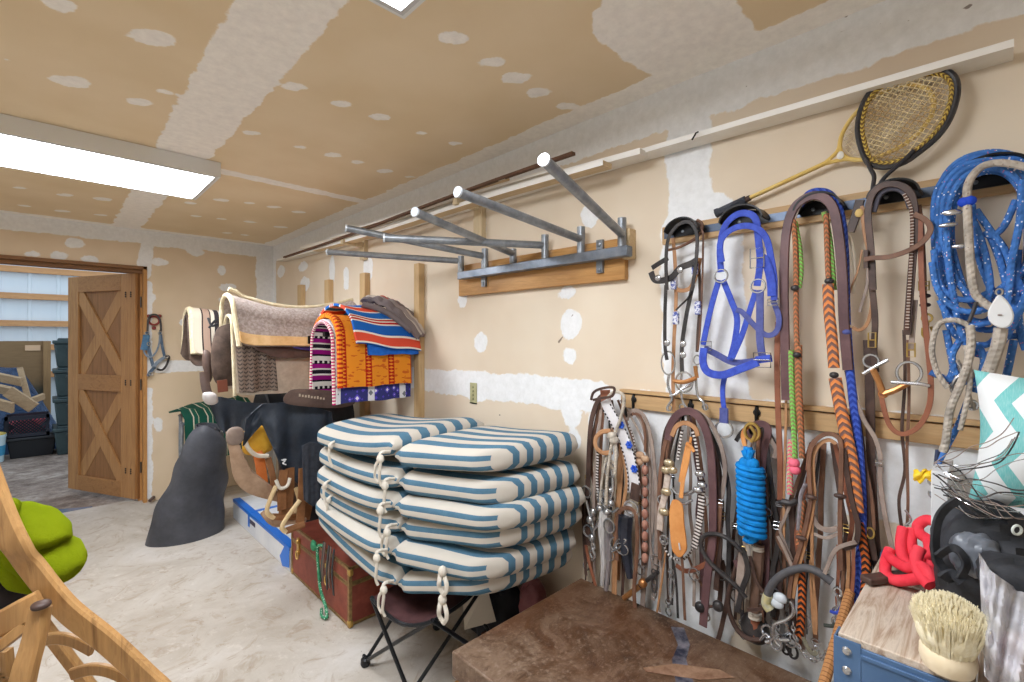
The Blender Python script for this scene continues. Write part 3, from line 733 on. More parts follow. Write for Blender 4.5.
drape('leather', M_BROWNL, 0.90, 1.48, YC, 1.64, 0.105, 1.345, 1.36, 0.014, parent=T2, seed=2, dip=.04, skirt=lambda u: 0.10*abs(2*u-0.9)**3)
drape('lining', M_PURPLE, 1.12, 1.50, YC, 1.645, 0.120, 1.385, 1.4, 0.008, parent=T2, seed=3, dip=.04, vr=(0, .4), skirt=lambda u: 0.05*abs(1.6*u-.8)**2)
T3 = thing('saddle_pad', (1.15, YC-.2, 1.42), 'grey wool felt saddle pad with tan wear leather, topmost of its rack', 'saddle pad', 'pads on the middle rack')
sk = lambda u: 0.0
drape('felt', M_GREYFELT, 0.79, 1.58, YC, 1.735, 0.135, 1.425, 1.44, 0.022, dip=.075, parent=T3, seed=4, corner=.02, skew=-0.06)
drape('wear_leather', M_TANL, 0.795, 1.575, YC, 1.735, 0.153, 1.428, 1.45, 0.010, dip=.075, parent=T3, seed=4, vr=(0, .085), corner=.02, nv=8, skew=-0.06)
def ridge(off, r, nm, mm, x0=0.80, x1=1.60):
    m = MB(); m.tube([(x0+(x1-x0)*i/20+0.003*math.sin(i*5), YC, 1.735+0.018-0.075*math.sin(math.pi*i/20)+off+(0.02 if i < 2 else 0)) for i in range(21)], r, 8, k=2); m.build(nm, mm, T3)
ridge(0, 0.014, 'spine_fleece', M_CREAMFL)
edge('front_binding', M_CREAMFL, 0.79, 1.58, YC, 1.735, 0.135, 1.425, 1.44, 0.015, T3, u=0.0, skew=-0.06)
# black badge with a white five-point star burst
bx = 1.235; fy = YC-0.135-SPL-0.034
m = MB(); m.box(bx-0.045, bx+0.045, fy-0.004, fy+.004, 1.437, 1.488)
bd = m.build('brand_badge', M_BLACKM, T3)
m = MB(); pts = []
for i in range(16):
    a = math.pi*i/8; r = 0.024 if i % 2 == 0 else 0.009
    pts.append((bx+r*1.3*math.cos(a), fy-0.005, 1.462+r*.75*math.sin(a)))
m.prism(pts, (0, 0.002, 0)); m.build('star_emblem', mat('badge white', (226, 226, 226)), bd)

# --- saddle parts hanging at the left end of the middle rack
T4 = thing('leather_saddle', (0.86, 3.25, 0.9), 'dark leather saddle under the pads with stirrup leathers hanging down', 'saddle')
M_OLDL = mat('old brown leather', (70, 56, 50), (104, 86, 76), .5, scale=16, bump=.5)
def plate(name, poly, off, mm, parent, X=None, th=0.012, Y=None, bulge=0.02, label=None, inner=None):
    """thick rounded flap whose outline lies in a vertical plane; poly in picture points on that plane"""
    P = [(atY(x, y, Y) if Y else atX(x, y, X)) for x, y in poly]
    P = cat(P, 4, True); c = sum(P, Vector())/len(P); n = len(P)
    N = Vector((0, -1, 0)) if Y else Vector((-1, 0, 0))
    vs = []; fs = []; R = 5
    for s in (1, -1):
        for k in range(R):
            q = k/(R-1)*0.999
            for p in P: vs.append(c.lerp(p, 1-q*0.97)+N*(s*th/2 if True else 0)*(1 if k else 0.35)+N*bulge*(1-(1-q)**2))
    for si, s in enumerate((1, -1)):
        o = si*R*n
        for k in range(R-1):
            for i in range(n):
                a, b, c2, d = o+k*n+i, o+k*n+(i+1) % n, o+(k+1)*n+(i+1) % n, o+(k+1)*n+i
                fs.append((a, b, c2, d) if s < 0 else (d, c2, b, a))
        fs.append(tuple(o+(R-1)*n+i for i in range(n)))
    for i in range(n): fs.append((i, (i+1) % n, R*n+(i+1) % n, R*n+i))
    m = MB(); m.add(vs, fs); return m.build(name, mm, parent, sharp=.9, label=label)
plate('saddle_skirt', [(221, 326), (240, 328), (242, 378), (228, 386), (217, 384), (212, 372), (211, 352), (214, 336)], 0, M_OLDL, T4, Y=3.30, th=.02)
plate('rear_jockey', [(204, 350), (211, 354), (213, 372), (210, 382), (205, 374), (202, 362)], 0, M_BROWNL, T4, Y=3.4, th=.02)
m = MB(); m.strap([atY(204, 372, 3.1), atY(206, 388, 3.08), atY(212, 404, 3.06)], 0.045, .006, (0, -1, 0)); m.build('cinch_strap', M_BROWNL, T4)
m = MB(); m.strap([atY(222, 380, 3.0), atY(223, 392, 3.0)], 0.05, .008, (0, -1, 0)); m.build('strap_end', mat('rust leather', (128, 72, 52), rough=.5), T4)
# --- rack 3: fleece lined striped pad with leather pad beneath
YC3 = 4.22
T5 = thing('saddle_pad', (0.85, YC3-.2, 1.3), 'brown leather edged pad beneath the striped fleece pad at left', 'saddle pad', 'pads on the far rack')
drape('leather', M_OLDL, 0.74, 1.20, YC3, 1.64, 0.08, 1.27, 1.3, 0.02, corner=.06, parent=T5, seed=5)
T6 = thing('saddle_pad', (0.85, YC3-.2, 1.35), 'fleece lined saddle pad with brown and black stripes', 'saddle pad', 'pads on the far rack')
M_STR1 = stripes('brown striped weave', [(3, (208, 196, 178)), (.5, (52, 44, 44)), (2.2, (166, 140, 124)), (.4, (60, 48, 46)), (1.2, (214, 204, 188)), (1.6, (58, 52, 54)), (.6, (200, 190, 174)), (1.5, (150, 130, 116)), (.5, (58, 50, 48))], 'U', 0.22)
drape('woven_cover', M_STR1, 0.76, 1.25, YC3, 1.695, 0.115, 1.36, 1.40, 0.02, corner=.03, parent=T6, seed=6, dip=.02)
drape('fleece_lining', M_CREAMFL, 0.755, 1.22, YC3, 1.675, 0.095, 1.355, 1.40, 0.018, corner=.03, parent=T6, seed=6, dip=.02)
edge('fleece_binding', M_CREAMFL, 0.765, 1.2, YC3, 1.685, 0.105, 1.36, 1.39, 0.024, T6)
m = MB(); m.tube([atY(208, 318, 4.0), atY(212, 326, 3.98), atY(218, 324, 3.98), atY(222, 330, 3.98)], .008, 6); m.tube([atY(209, 328, 4.0), atY(216, 320, 3.98), atY(222, 322, 3.98)], .008, 6); m.build('tie_strings', M_BLACKL, T6)

# --- rack 1: bright blankets
YC1 = 2.76; SPL = 0.02
t = NT('magenta woven'); tc = t.n('ShaderNodeTexCoord'); sp = t.n('ShaderNodeSeparateXYZ'); t.l(tc.outputs['UV'], sp.inputs[0])
base_ = t.ramp(t.math('FRACT', t.math('DIVIDE', sp.outputs[1], 0.155)), [(0, srgb(150, 26, 122)), (0.17, srgb(30, 24, 36)), (0.24, srgb(232, 226, 220)), (0.42, srgb(34, 28, 40)), (0.55, srgb(158, 28, 128)), (0.72, srgb(232, 226, 220)), (0.78, srgb(40, 34, 44)), (0.93, srgb(232, 226, 220))], 'CONSTANT')
comb = t.math('LESS_THAN', t.math('FRACT', t.math('DIVIDE', sp.outputs[0], 0.03)), 0.4)
band = t.math('LESS_THAN', t.math('ABSOLUTE', t.math('SUBTRACT', t.math('FRACT', t.math('DIVIDE', sp.outputs[1], 0.155)), 0.42)), 0.10)
t.base(t.mix(t.math('MULTIPLY', comb, band), base_, srgb(232, 226, 220))); t.bump(t.noise(t.coord('Object'), 300, 3), .5, .004); M_MAG = t.done(.9, 0, .1)
t = NT('purple flower weave'); tc = t.n('ShaderNodeTexCoord'); mp = t.n('ShaderNodeMapping'); t.l(tc.outputs['UV'], mp.inputs[0]); mp.inputs['Scale'].default_value = (26, 22, 1)
ch = t.n('ShaderNodeTexVoronoi'); ch.distance = 'MANHATTAN'; ch.inputs['Scale'].default_value = 1; ch.inputs['Randomness'].default_value = .55; t.l(mp.outputs[0], ch.inputs['Vector'])
sp = t.n('ShaderNodeSeparateXYZ'); t.l(tc.outputs['UV'], sp.inputs[0])
cc = t.ramp(ch.outputs['Distance'], [(0, srgb(226, 222, 236)), (.33, srgb(92, 76, 190)), (.6, srgb(58, 60, 120))], 'CONSTANT')
b2 = t.math('LESS_THAN', t.math('FRACT', t.math('DIVIDE', t.math('ADD', sp.outputs[0], .02), .21)), .2)
t.base(t.mix(b2, cc, t.mix(t.math('LESS_THAN', ch.outputs['Distance'], .4), srgb(222, 222, 226), srgb(120, 124, 132)))); t.bump(t.noise(t.coord('Object'), 300, 3), .5, .004); M_PUR = t.done(.9, 0, .1)
Bq = thing('saddle_blanket', (1.36, YC1-.15, 1.12), 'purple patterned woven blanket with magenta and black inside, lowest of coloured stack', 'blanket', 'coloured saddle blankets')
drape('outer_weave', M_PUR, 1.16, 1.64, YC1, 1.575, 0.150, 1.105, 1.125, 0.014, parent=Bq, seed=7)
drape('inner_weave', M_MAG, 1.152, 1.62, YC1, 1.560, 0.136, 1.11, 1.10, 0.012, parent=Bq, seed=7)
edge('bound_edge', stripes('pink cord', [(1, (196, 60, 120)), (1, (236, 226, 216))], 'U', .018), 1.150, 1.6, YC1, 1.568, 0.143, 1.10, 1.11, 0.010, Bq)
t = NT('orange weave'); tc = t.n('ShaderNodeTexCoord'); sp = t.n('ShaderNodeSeparateXYZ'); t.l(tc.outputs['UV'], sp.inputs[0])
u, v = sp.outputs[0], sp.outputs[1]
fu = t.math('FRACT', t.math('DIVIDE', t.math('ADD', u, .045), .15))
bar = t.math('LESS_THAN', t.math('ABSOLUTE', t.math('SUBTRACT', fu, 0.5)), .13)
diam = t.math('GREATER_THAN', t.math('ADD', t.math('MULTIPLY', t.math('ABSOLUTE', t.math('SUBTRACT', fu, .5)), 3.2), t.math('PINGPONG', t.math('DIVIDE', v, .02), 0.5)), .36)
red = t.math('MULTIPLY', bar, diam)
big = t.noise(t.coord('UV', (9, 22, 1)), 2.2, 1, .5)
col = t.mix(t.math('GREATER_THAN', big, .60), srgb(232, 144, 44), srgb(206, 98, 38))
t.base(t.mix(red, col, srgb(176, 36, 24))); t.bump(t.noise(t.coord('Object'), 300, 3), .5, .004); M_ORA = t.done(.9, 0, .1)
Bo = thing('saddle_blanket', (1.36, YC1-.18, 1.2), 'orange woven blanket with dark red diamond bands', 'blanket', 'coloured saddle blankets')
drape('weave', M_ORA, 1.165, 1.63, YC1, 1.605, 0.172, 1.195, 1.23, 0.016, parent=Bo, seed=8, skew=.02)
edge('stepped_border', stripes('red steps', [(1, (188, 44, 28)), (1, (240, 150, 40))], 'U', .026), 1.165, 1.6, YC1, 1.607, 0.178, 1.195, 1.23, 0.016, Bo, u=.03, skew=.02)
M_BLU = stripes('blue red stripes', [(1.1, (38, 104, 186)), (.25, (232, 226, 214)), (1.2, (222, 84, 62)), (.3, (236, 228, 214)), (1.5, (34, 98, 184)), (.22, (234, 228, 216)), (.3, (190, 40, 44)), (.2, (236, 230, 218)), (.25, (190, 40, 44)), (.18, (236, 230, 218))], 'V', 0.26)
Bb = thing('saddle_blanket', (1.4, YC1-.18, 1.35), 'blue blanket with red and white stripes folded over orange one', 'blanket', 'coloured saddle blankets')
drape('blue_fold', mat('royal blue wool', (22, 92, 186), (34, 108, 204), .9, scale=30, bump=.4, bscale=260), 1.33, 1.665, YC1, 1.640, 0.192, 1.375, 1.5, 0.016, parent=Bb, seed=9, vr=(0, .8))
def stripe_fn(u, v):
    # folded end: lies skewed, its lower edge rising to the left
    f_, T_ = arch(YC1, 1.672-.02*u, 0.212, 1.445-0.055*u, 1.55); y, z = f_(v*.8)
    return (1.20+0.10*(1-v)*0.5+(0.42+.02*v)*u-0.16*max(0, 0.35-v)*(1-u)*0+0.0, y+.004*math.sin(11*u), z+.006*math.sin(9*u+5*v))
m = MB(); m.sheet(stripe_fn, 36, 30, .016, uvs=lambda u, v: (u*.45, .05+v*.62)); m.build('striped_top', M_BLU, Bb, sharp=1.2)
M_GRB = stripes('grey stripe wool', [(3, (122, 112, 114)), (.5, (190, 180, 172)), (1.5, (150, 140, 140)), (.3, (186, 70, 60)), (1.2, (196, 186, 176)), (.4, (120, 110, 112)), (3, (128, 118, 118))], 'V', 0.34)
Bg = thing('saddle_blanket', (1.48, YC1-.1, 1.5), 'grey wool blanket with thin red stripe slumped over blue stripes', 'blanket', 'coloured saddle blankets')
def grey_fn(u, v):
    # strip lying diagonally over the top, right end slumping down the near side
    a = Vector((1.46, YC1+0.03, 1.695)); b = Vector((1.69, YC1-0.235, 1.475))
    s = u; p = a.lerp(b, s); p.z += 0.075*math.sin(math.pi*s)**0.8
    d = Vector((0.72, 0.45, 0.02)); w = (v-0.5)*0.17*(1+.25*math.sin(3*u))
    p += d.normalized()*w; p.z += 0.022*math.cos((v-.5)*math.pi)+.009*math.sin(24*v+6*u)+.006*math.sin(31*u)
    p.x = min(p.x, 1.70)
    return p
m = MB(); m.sheet(grey_fn, 36, 30, .022, uvs=lambda u, v: (u*.5, .02+v*.32)); m.build('wool', M_GRB, Bg, sharp=1.2)
def grey_roll(u, v):
    a = Vector((1.36, YC1-0.08, 1.675)); b = Vector((1.60, YC1-0.235, 1.52))
    p = a.lerp(b, u); p.z += .03*math.sin(math.pi*u); an = v*2*math.pi
    n1 = Vector((.45, .75, .1)).normalized(); n2 = Vector((.3, -.3, .9)).normalized()
    return p+n1*math.cos(an)*.036+n2*math.sin(an)*.020
m = MB(); m.sheet(grey_roll, 20, 14, .0, uvs=lambda u, v: (u*.4, v*.12)); m.build('rolled_edge', M_GRB, Bg, sharp=1.2)
# ================================================================ LOW SADDLES, MAT, BOXES UNDER THE PADS
# leather plate with lettering under the beige pad
T7 = thing('saddle_bag', (1.2, 2.98, 1.03), 'dark brown leather flap with pale lettering under beige pad', 'bag')
fl = plate('flap', [(284, 402), (287, 393), (300, 389), (345, 392), (352, 395), (354, 404), (335, 408), (300, 406)], 0, M_BROWNL, T7, Y=2.84, th=.014, bulge=.01)
m = MB()
for i in range(9):
    a = atY(300+i*3.0, 395.5+.4*i, 2.815); m.box(a.x-.006, a.x+.003, a.y-.002, a.y+.001, a.z-.006, a.z+.006 if i % 3 else a.z+.010)
m.build('lettering', mat('pale print', (196, 180, 160)), fl)
m = MB(); m.strap([atY(340, 398, 2.85), (1.30, 2.80, 1.25), (1.30, 2.765, 1.49)], .03, .005, (0, -1, 0)); m.build('hanging_strap', M_BROWNL, T7)
# black tarp-like saddle cover hanging across (upper dark panel)
def cover(name, ycen, poly_top, poly_bot, mm, label, cat_='cover', wob=.02, nu=44, nv=30, th=.006, seed=0, dY=0.0, group=None):
    """hanging sheet between two picture polylines lying at depth Y, with vertical folds"""
    def lerp_poly(P, u):
        s = u*(len(P)-1); i = min(int(s), len(P)-2); k = s-i
        return (P[i][0]*(1-k)+P[i+1][0]*k, P[i][1]*(1-k)+P[i+1][1]*k)
    def fn(u, v):
        a = lerp_poly(poly_top, u); b = lerp_poly(poly_bot, u)
        Y = ycen-dY*v+wob*(v**.6)*(math.sin(17*u+seed)+.6*math.sin(31*u+3*v+seed*2))+wob*.3*math.sin(9*v+5*u+seed)
        return atY(a[0]*(1-v)+b[0]*v, a[1]*(1-v)+b[1]*v, Y)
    m = MB(); m.sheet(fn, nu, nv, th); o = m.build(name, mm, None, sharp=1.2); return tag(o, label, cat_, group)
cover('saddle_cover', 3.12, [(206, 396), (222, 397), (245, 402), (270, 404), (300, 405)], [(217, 424), (232, 442), (243, 446), (270, 430), (300, 420)], M_NAVYL, 'dark speckled rubber saddle cover behind the rain jacket', 'cover', .012, seed=2)
plate_t = thing('pommel_cap', atY(210, 396, 3.0), 'small pale silver leather cap at left end of dark cover', 'cap')
plate('cap', [(203, 393), (215, 393), (218, 402), (211, 405), (204, 402)], 0, mat('silver leather', (196, 190, 188), rough=.3), plate_t, Y=3.0, th=.02)
# rear dark mass on the lower rack: second saddle seen through gaps
S2 = thing('leather_saddle', (1.30, 3.2, 0.75), 'black leather saddle hanging behind the cushions in dark corner', 'saddle')
m = MB()
def seat(u, v):
    x = 1.02+0.55*u; a = math.pi*(v*1.1-.05); r = .21-.03*math.sin(math.pi*u)
    return (x, 3.42-r*math.cos(a), 0.86+(.22+.06*(2*u-1)**2)*math.sin(a))
m.sheet(seat, 24, 24, .02); m.build('seat', M_BLACKL, S2, sharp=1.2)
plate('fender', [(300, 432), (325, 420), (345, 430), (340, 480), (318, 500), (302, 480)], 0, M_BLACKL, S2, Y=3.02, th=.02)
m = MB(); m.box(1.50, 1.70, 3.15, 3.65, 0.80, 0.83); m.tube([(1.0, 3.42, .84), (1.7, 3.42, .84)], .02, 8, k=0); m.build('rack_bar', M_BLACKM, S2)
cover('rain_jacket', 2.93, [(246, 418), (262, 404), (286, 402), (318, 408), (332, 412)], [(243, 446), (262, 424), (283, 470), (302, 488), (322, 470), (334, 440)], M_NAVYL, 'crumpled black rain jacket with small white logo over saddles', 'jacket', .022, seed=5, nu=54)
a = atY(284, 463, 2.86)
m = MB(); m.tube([a+Vector((-.012, 0, .02)), a+Vector((.006, 0, .012)), a+Vector((-.006, 0, 0)), a+Vector((.012, 0, -.012))], .004, 6); m.tube([a+Vector((.012, 0, .018)), a+Vector((-.002, 0, .02))], .004, 6)
tag(m.build('jacket_logo', mat('logo white', (225, 228, 232))), 'small white squiggle logo on black rain jacket', 'logo')
m = MB(); m.tube([atY(276, 480, 2.86), atY(280, 488, 2.85), atY(287, 486, 2.85), atY(290, 478, 2.86)], .010, 8); tag(m.build('rope_loop', mat('white cord', (222, 216, 204), bump=.4)), 'white cord loop at hem of the black rain jacket', 'rope')
cover('denim_jacket', 2.72, [(302, 446), (310, 442), (320, 444), (328, 450)], [(304, 500), (312, 506), (322, 506), (332, 502)], mat('black denim', (44, 48, 56), (62, 66, 76), .9, scale=30, bump=.3), 'faded black denim hanging left of the cushion stack', 'jacket', .005, seed=8)
# suede fender
SF = thing('saddle_fender', atY(250, 480, 2.98), 'tan suede saddle fender with round top curving down to stirrup', 'fender')
M_SUEDE = mat('tan suede', (150, 122, 100), (186, 158, 134), .9, scale=9, bump=.4)
plate('fender_leather', [(226, 432), (236, 438), (240, 456), (252, 470), (274, 488), (286, 502), (270, 500), (246, 492), (234, 478), (230, 456)], 0, M_SUEDE, SF, Y=2.92, th=.02)
a = atY(235, 436, 2.90); m = MB(); m.blob(a, .045, .02, .05, p=2.4); m.build('conch_pad', mat('grey suede', (128, 112, 104), (150, 134, 124), .85), SF)
# yellow and orange straps behind
m = MB(); m.blob(atY(258, 440, 3.05), .085, .03, .085, p=3, rough=.05); tag(m.build('yellow_pouch', mat('yellow cloth', (214, 160, 40), (232, 184, 70), .7, scale=9)), 'yellow cloth pouch peeking out beneath black jacket', 'pouch')
m = MB(); m.strap([atY(257, 452, 3.0), atY(260, 462, 2.98), atY(263, 484, 2.97)], .055, .008, (0, -1, 0)); tag(m.build('orange_strap', mat('orange leather', (196, 104, 44), (214, 124, 60), .55)), 'orange leather strap hanging below yellow pouch', 'strap')
m = MB(); m.tube([atY(244, 432, 2.96), atY(247, 446, 2.94), atY(256, 455, 2.94), atY(268, 456, 2.94)], .012, 8); tag(m.build('rope_loop', mat('cream cord', (216, 206, 190), bump=.4)), 'cream cord looping around the yellow pouch', 'rope')
# stirrups
M_RAWH = mat('rawhide', (206, 178, 132), (226, 202, 160), .6, scale=16, bump=.2); M_MIDL = mat('mid brown leather', (126, 84, 52), (158, 110, 72), .55, scale=12, bump=.25)
def stirrup(pts, tread, strap, Y, label):
    S = thing('stirrup', atY(*tread[0], Y), label, 'stirrup', 'stirrups hanging over the white box')
    m = MB(); m.tube([atY(x, y, Y) for x, y in pts], .013, 8, nrm=(0, -1, 0)); m.build('bow', M_RAWH, S)
    m = MB(); m.tube([atY(x, y, Y+.01) for x, y in tread], .02, 8, k=0); m.build('tread', M_MIDL, S)
    m = MB(); m.strap([atY(x, y, Y+.02) for x, y in strap], .05, .01, (0, -1, 0)); m.build('stirrup_leather', M_MIDL, S)
stirrup([(276, 486), (270, 500), (267, 512), (274, 518)], [(272, 517), (296, 517)], [(284, 470), (282, 490), (282, 510)], 2.86, 'rawhide stirrup nearer the black mat, left of pair')
stirrup([(296, 488), (299, 500), (297, 508), (293, 515)], [(280, 512), (293, 512)], [(290, 468), (290, 488), (288, 508)], 2.9, 'small rawhide stirrup half behind the left stirrup')
stirrup([(300, 500), (294, 508), (288, 516), (282, 527), (286, 532)], [(286, 531), (304, 524)], [(303, 468), (302, 500), (300, 522)], 2.78, 'rawhide stirrup nearest the trunk, tilted forward')
for k, (x0_, y0_, x1_, y1_, w, lb) in enumerate(((268, 458, 272, 500, .035, 'left of the stirrups'), (292, 462, 295, 505, .04, 'between the stirrups'), (308, 470, 306, 520, .045, 'over the trunk corner'), (276, 440, 280, 486, .03, 'directly under jacket hem'))):
    m = MB(); m.strap([atY(x0_, y0_, 2.97), atY((x0_+x1_)/2+3, (y0_+y1_)/2, 2.95), atY(x1_, y1_, 2.94)], w, .008, (0, -1, 0))
    tag(m.build('latigo_strap', (M_MIDL, M_OLDL)[k % 2]), 'brown latigo strap hanging '+lb, 'strap', 'latigo straps under the jacket')
m = MB(); m.tube([atY(262, 512, 2.99), atY(275, 522, 2.94), atY(290, 520, 2.9), atY(306, 520, 2.85)], .022, 8, scale=lambda s: .6+.7*math.sin(math.pi*s)); tag(m.build('leather_cuff', M_SUEDE), 'bent suede leather piece lying below the stirrups', 'strap')
m = MB(); m.blob((1.36, 3.35, .46), .22, .18, .28, p=2.6, rough=.12, seed=3); tag(m.build('dark_duffel', mat('dark duffel', (38, 34, 36), (58, 50, 48), .8, scale=8, bump=.3)), 'dark bulky duffel in shadow behind stirrups', 'bag')
# rolled black rubber mat standing on the floor
def cone(u, v):
    # v: 0 bottom..1 top ; u angle
    a = math.pi*(1.06+1.62*u)
    xm = 0.755*(1-v)+0.86*v; ym = 4.30*(1-v)+4.15*v
    rx = (0.165*(1-v)**.6+0.085)*(1+.03*math.sin(5*u+6*v)); ry = rx*.85
    z = 0.79*v+0.0
    e = .014*math.sin(19*u+7*v)+.012*math.sin(6*u-15*v)+.007*math.sin(31*u+21*v); rx += e*(.3+.7*v)
    return (xm+rx*math.cos(a)*1.0, ym+ry*math.sin(a), z+(0.04*math.sin(9*u)*v))
m = MB(); m.sheet(cone, 48, 26, .008)
M_MAT = mat('black rubber mat', (52, 54, 60), (82, 84, 92), .5, scale=3, bump=.25, bscale=9, bdist=.02)
mt = thing('rubber_mat', (0.8, 4.2, 0), 'big black rubber sheet rolled into a cone on floor', 'mat')
m.build('rolled_sheet', M_MAT, mt, sharp=1.2)
m = MB(); m.sheet(lambda u, v: (0.86+(.075-.03*u)*math.cos(u*11), 4.15+(.065-.02*u)*math.sin(u*11), 0.765+.05*v+.02*math.sin(9*u)), 50, 4, .006); m.build('gathered_top', M_MAT, mt, sharp=1.2)
# green blanket on a small tube rack
G = thing('tube_stand', (0.78, 4.9, 0), 'thin grey tube stand holding the green blanket', 'stand')
m = MB(); A_ = atY(182, 428, 4.75); B_ = atY(203, 410, 4.75)
m.tube([(A_.x, 4.75, 0.0), (A_.x, 4.75, A_.z-.02), (A_.x+.03, 4.75, A_.z+.03), (B_.x+.3, 4.75, A_.z+.06)], .014, 8); m.build('front_leg', M_STEEL, G)
m = MB(); m.tube([(A_.x+.05, 5.1, 0.0), (A_.x+.05, 5.1, A_.z), (A_.x+.08, 5.1, A_.z+.05), (B_.x+.3, 5.1, A_.z+.06)], .014, 8); m.build('rear_leg', M_STEEL, G)
M_GREEN = stripes('green blanket', [(5, (24, 76, 62)), (.7, (196, 190, 170)), (2.5, (28, 84, 70)), (.4, (190, 184, 160))], 'U', .2)
m = MB()
def grn(u, v):
    x = A_.x+.02+.5*u; return (x-.05*v*(1-u), 4.70+.45*v if v > .3 else 4.70-.02*(.3-v), A_.z+.10+.02*math.sin(3*v) - (max(0, .3-v)*1.35)+.015*math.sin(8*u+5*v)+.08*u)
m.sheet(grn, 20, 20, .014); tag(m.build('green_blanket', M_GREEN, sharp=1.2), 'dark green blanket with pale stripe behind the black mat', 'blanket')
# small cable/pipe stub at wall foot near door
m = MB(); m.tube([(0.70, 5.36, .03), (0.69, 5.31, .045), (0.66, 5.27, .03)], .014, 8); tag(m.build('pipe_stub', M_BROWNL), 'small dark pipe stub at wall foot by doorway', 'pipe')

# white carton with blue tape
BX = thing('taped_carton', (1.28, 3.75, 0), 'long white carton sealed with bright blue tape on floor', 'box')
bx0, bx1, by0, by1, bz = 1.10, 1.50, 3.13, 4.40, 0.155
m = MB(); m.box(bx0, bx1, by0, by1, 0.001, bz); m.build('carton', mat('white carton', (226, 228, 232), (208, 212, 220), .6, scale=4), BX, bevel=.004)
M_BTAPE = mat('blue tape', (24, 112, 214), rough=.4)
m = MB(); e = .0015; m.box(bx0-e, bx0+.05, by0-e, by1+e, bz-.002, bz+e); m.box(bx0-e, bx0, by0-e, by1+e, bz-.022, bz); m.build('edge_tape', M_BTAPE, BX)
for ya, yb in ((3.95, 3.99),):
    m = MB(); m.box(bx0-2*e, bx1+e, ya, yb, bz, bz+2*e); m.box(bx0-2*e, bx0-e, ya, yb, .05, bz); m.build('cross_tape', M_BTAPE, BX)
m = MB(); m.prism([(bx0-2*e, by0-e, bz), (bx0-2*e, by0+.07, bz), (bx0-2*e, by0+.17, .05), (bx0-2*e, by0+.12, .0), (bx0-2*e, by0-e, .03)][::-1], (-.001, 0, 0)); m.build('corner_tape', M_BTAPE, BX)
m = MB(); m.box(bx0-.003, bx0-.001, 3.82, 3.94, .085, .115); m.build('label_sticker', mat('sticker', (70, 64, 84)), BX)

# rust red trunk with brass edges
TR = thing('steamer_trunk', (1.30, 2.74, 0), 'rust red steamer trunk with brass corners beneath the cushion stack', 'trunk')
tx0, tx1, ty0, ty1, tz = 1.105, 1.52, 2.32, 3.10, 0.30
M_TRK = mat('rust red paint', (122, 56, 44), (150, 78, 62), .55, scale=6, bump=.2, lo=.4, hi=.62); M_BRASS = mat('aged brass', (176, 140, 74), (206, 172, 100), .4, .7, scale=30)
m = MB(); m.box(tx0, tx1, ty0, ty1, .005, .215); m.build('body', M_TRK, TR, bevel=.004)
m = MB(); m.box(tx0, tx1, ty0, ty1, .217, tz); m.build('lid', M_TRK, TR, bevel=.004)
M_EDGE = mat('worn edging', (120, 96, 62), (160, 130, 84), .5, .4, scale=40)
for z in (0.012, .212, .222, tz-.004):
    m = MB(); m.box(tx0-.003, tx0+.01, ty0-.003, ty1+.003, z-.007, z+.007); m.box(tx0, tx1, ty0-.003, ty0+.01, z-.007, z+.007); m.build('edge_strip', M_EDGE, TR)
for y in (ty0, ty1):
    m = MB(); m.box(tx0-.004, tx0+.012, y-.01, y+.01, 0, tz); m.build('corner_strip', M_EDGE, TR)
    for z in (0.02, tz-.02):
        m = MB(); m.blob((tx0+.006, y, z), .012, .018, .018, p=4, n=12, m=8); m.build('corner_cap', M_BRASS, TR)
for y in (2.98, 2.56):
    m = MB(); m.box(tx0-.012, tx0-.002, y-.016, y+.016, .165, .26); m.ring((tx0-.016, y, .16), .018, .004, (1, 0, 0), 1.4); m.lathe([(.014, 0), (.010, .008), (0, .01)], (tx0-.012, y, .24), (-1, 0, 0), 10); m.build('latch', M_BRASS, TR)
# green cord and dark straps hanging over the trunk
M_GCORD = rope('green cord', (70, 150, 110), [((220, 232, 222), .25)])
m = MB(); m.tube([(1.10, 2.60, .33), (1.085, 2.66, .31), (1.08, 2.64, .2), (1.075, 2.6, .1), (1.07, 2.52, .04), (1.05, 2.46, .015), (1.04, 2.5, .012), (1.06, 2.55, .02)], .008, 8); m.blob((1.085, 2.72, .30), .014, .03, .03, rough=.1)
tag(m.build('green_lead_rope', M_GCORD), 'green cord hanging over front of red trunk', 'rope')
for k in range(5):
    y = 2.46+.035*k+.02*math.sin(k*3); m = MB(); m.strap([(1.09, y, .36), (1.082, y+.01, .24), (1.085, y-.005+.01*k, .12+.02*(k % 2))], .018, .004)
    tag(m.build('hanging_strap', (M_BLACKL, M_BROWNL)[k % 2]), 'thin dark strap dangling before trunk, %s from the green cord' % ('fifth', 'fourth', 'third', 'second', 'first')[k], 'strap', 'dark straps over the trunk')

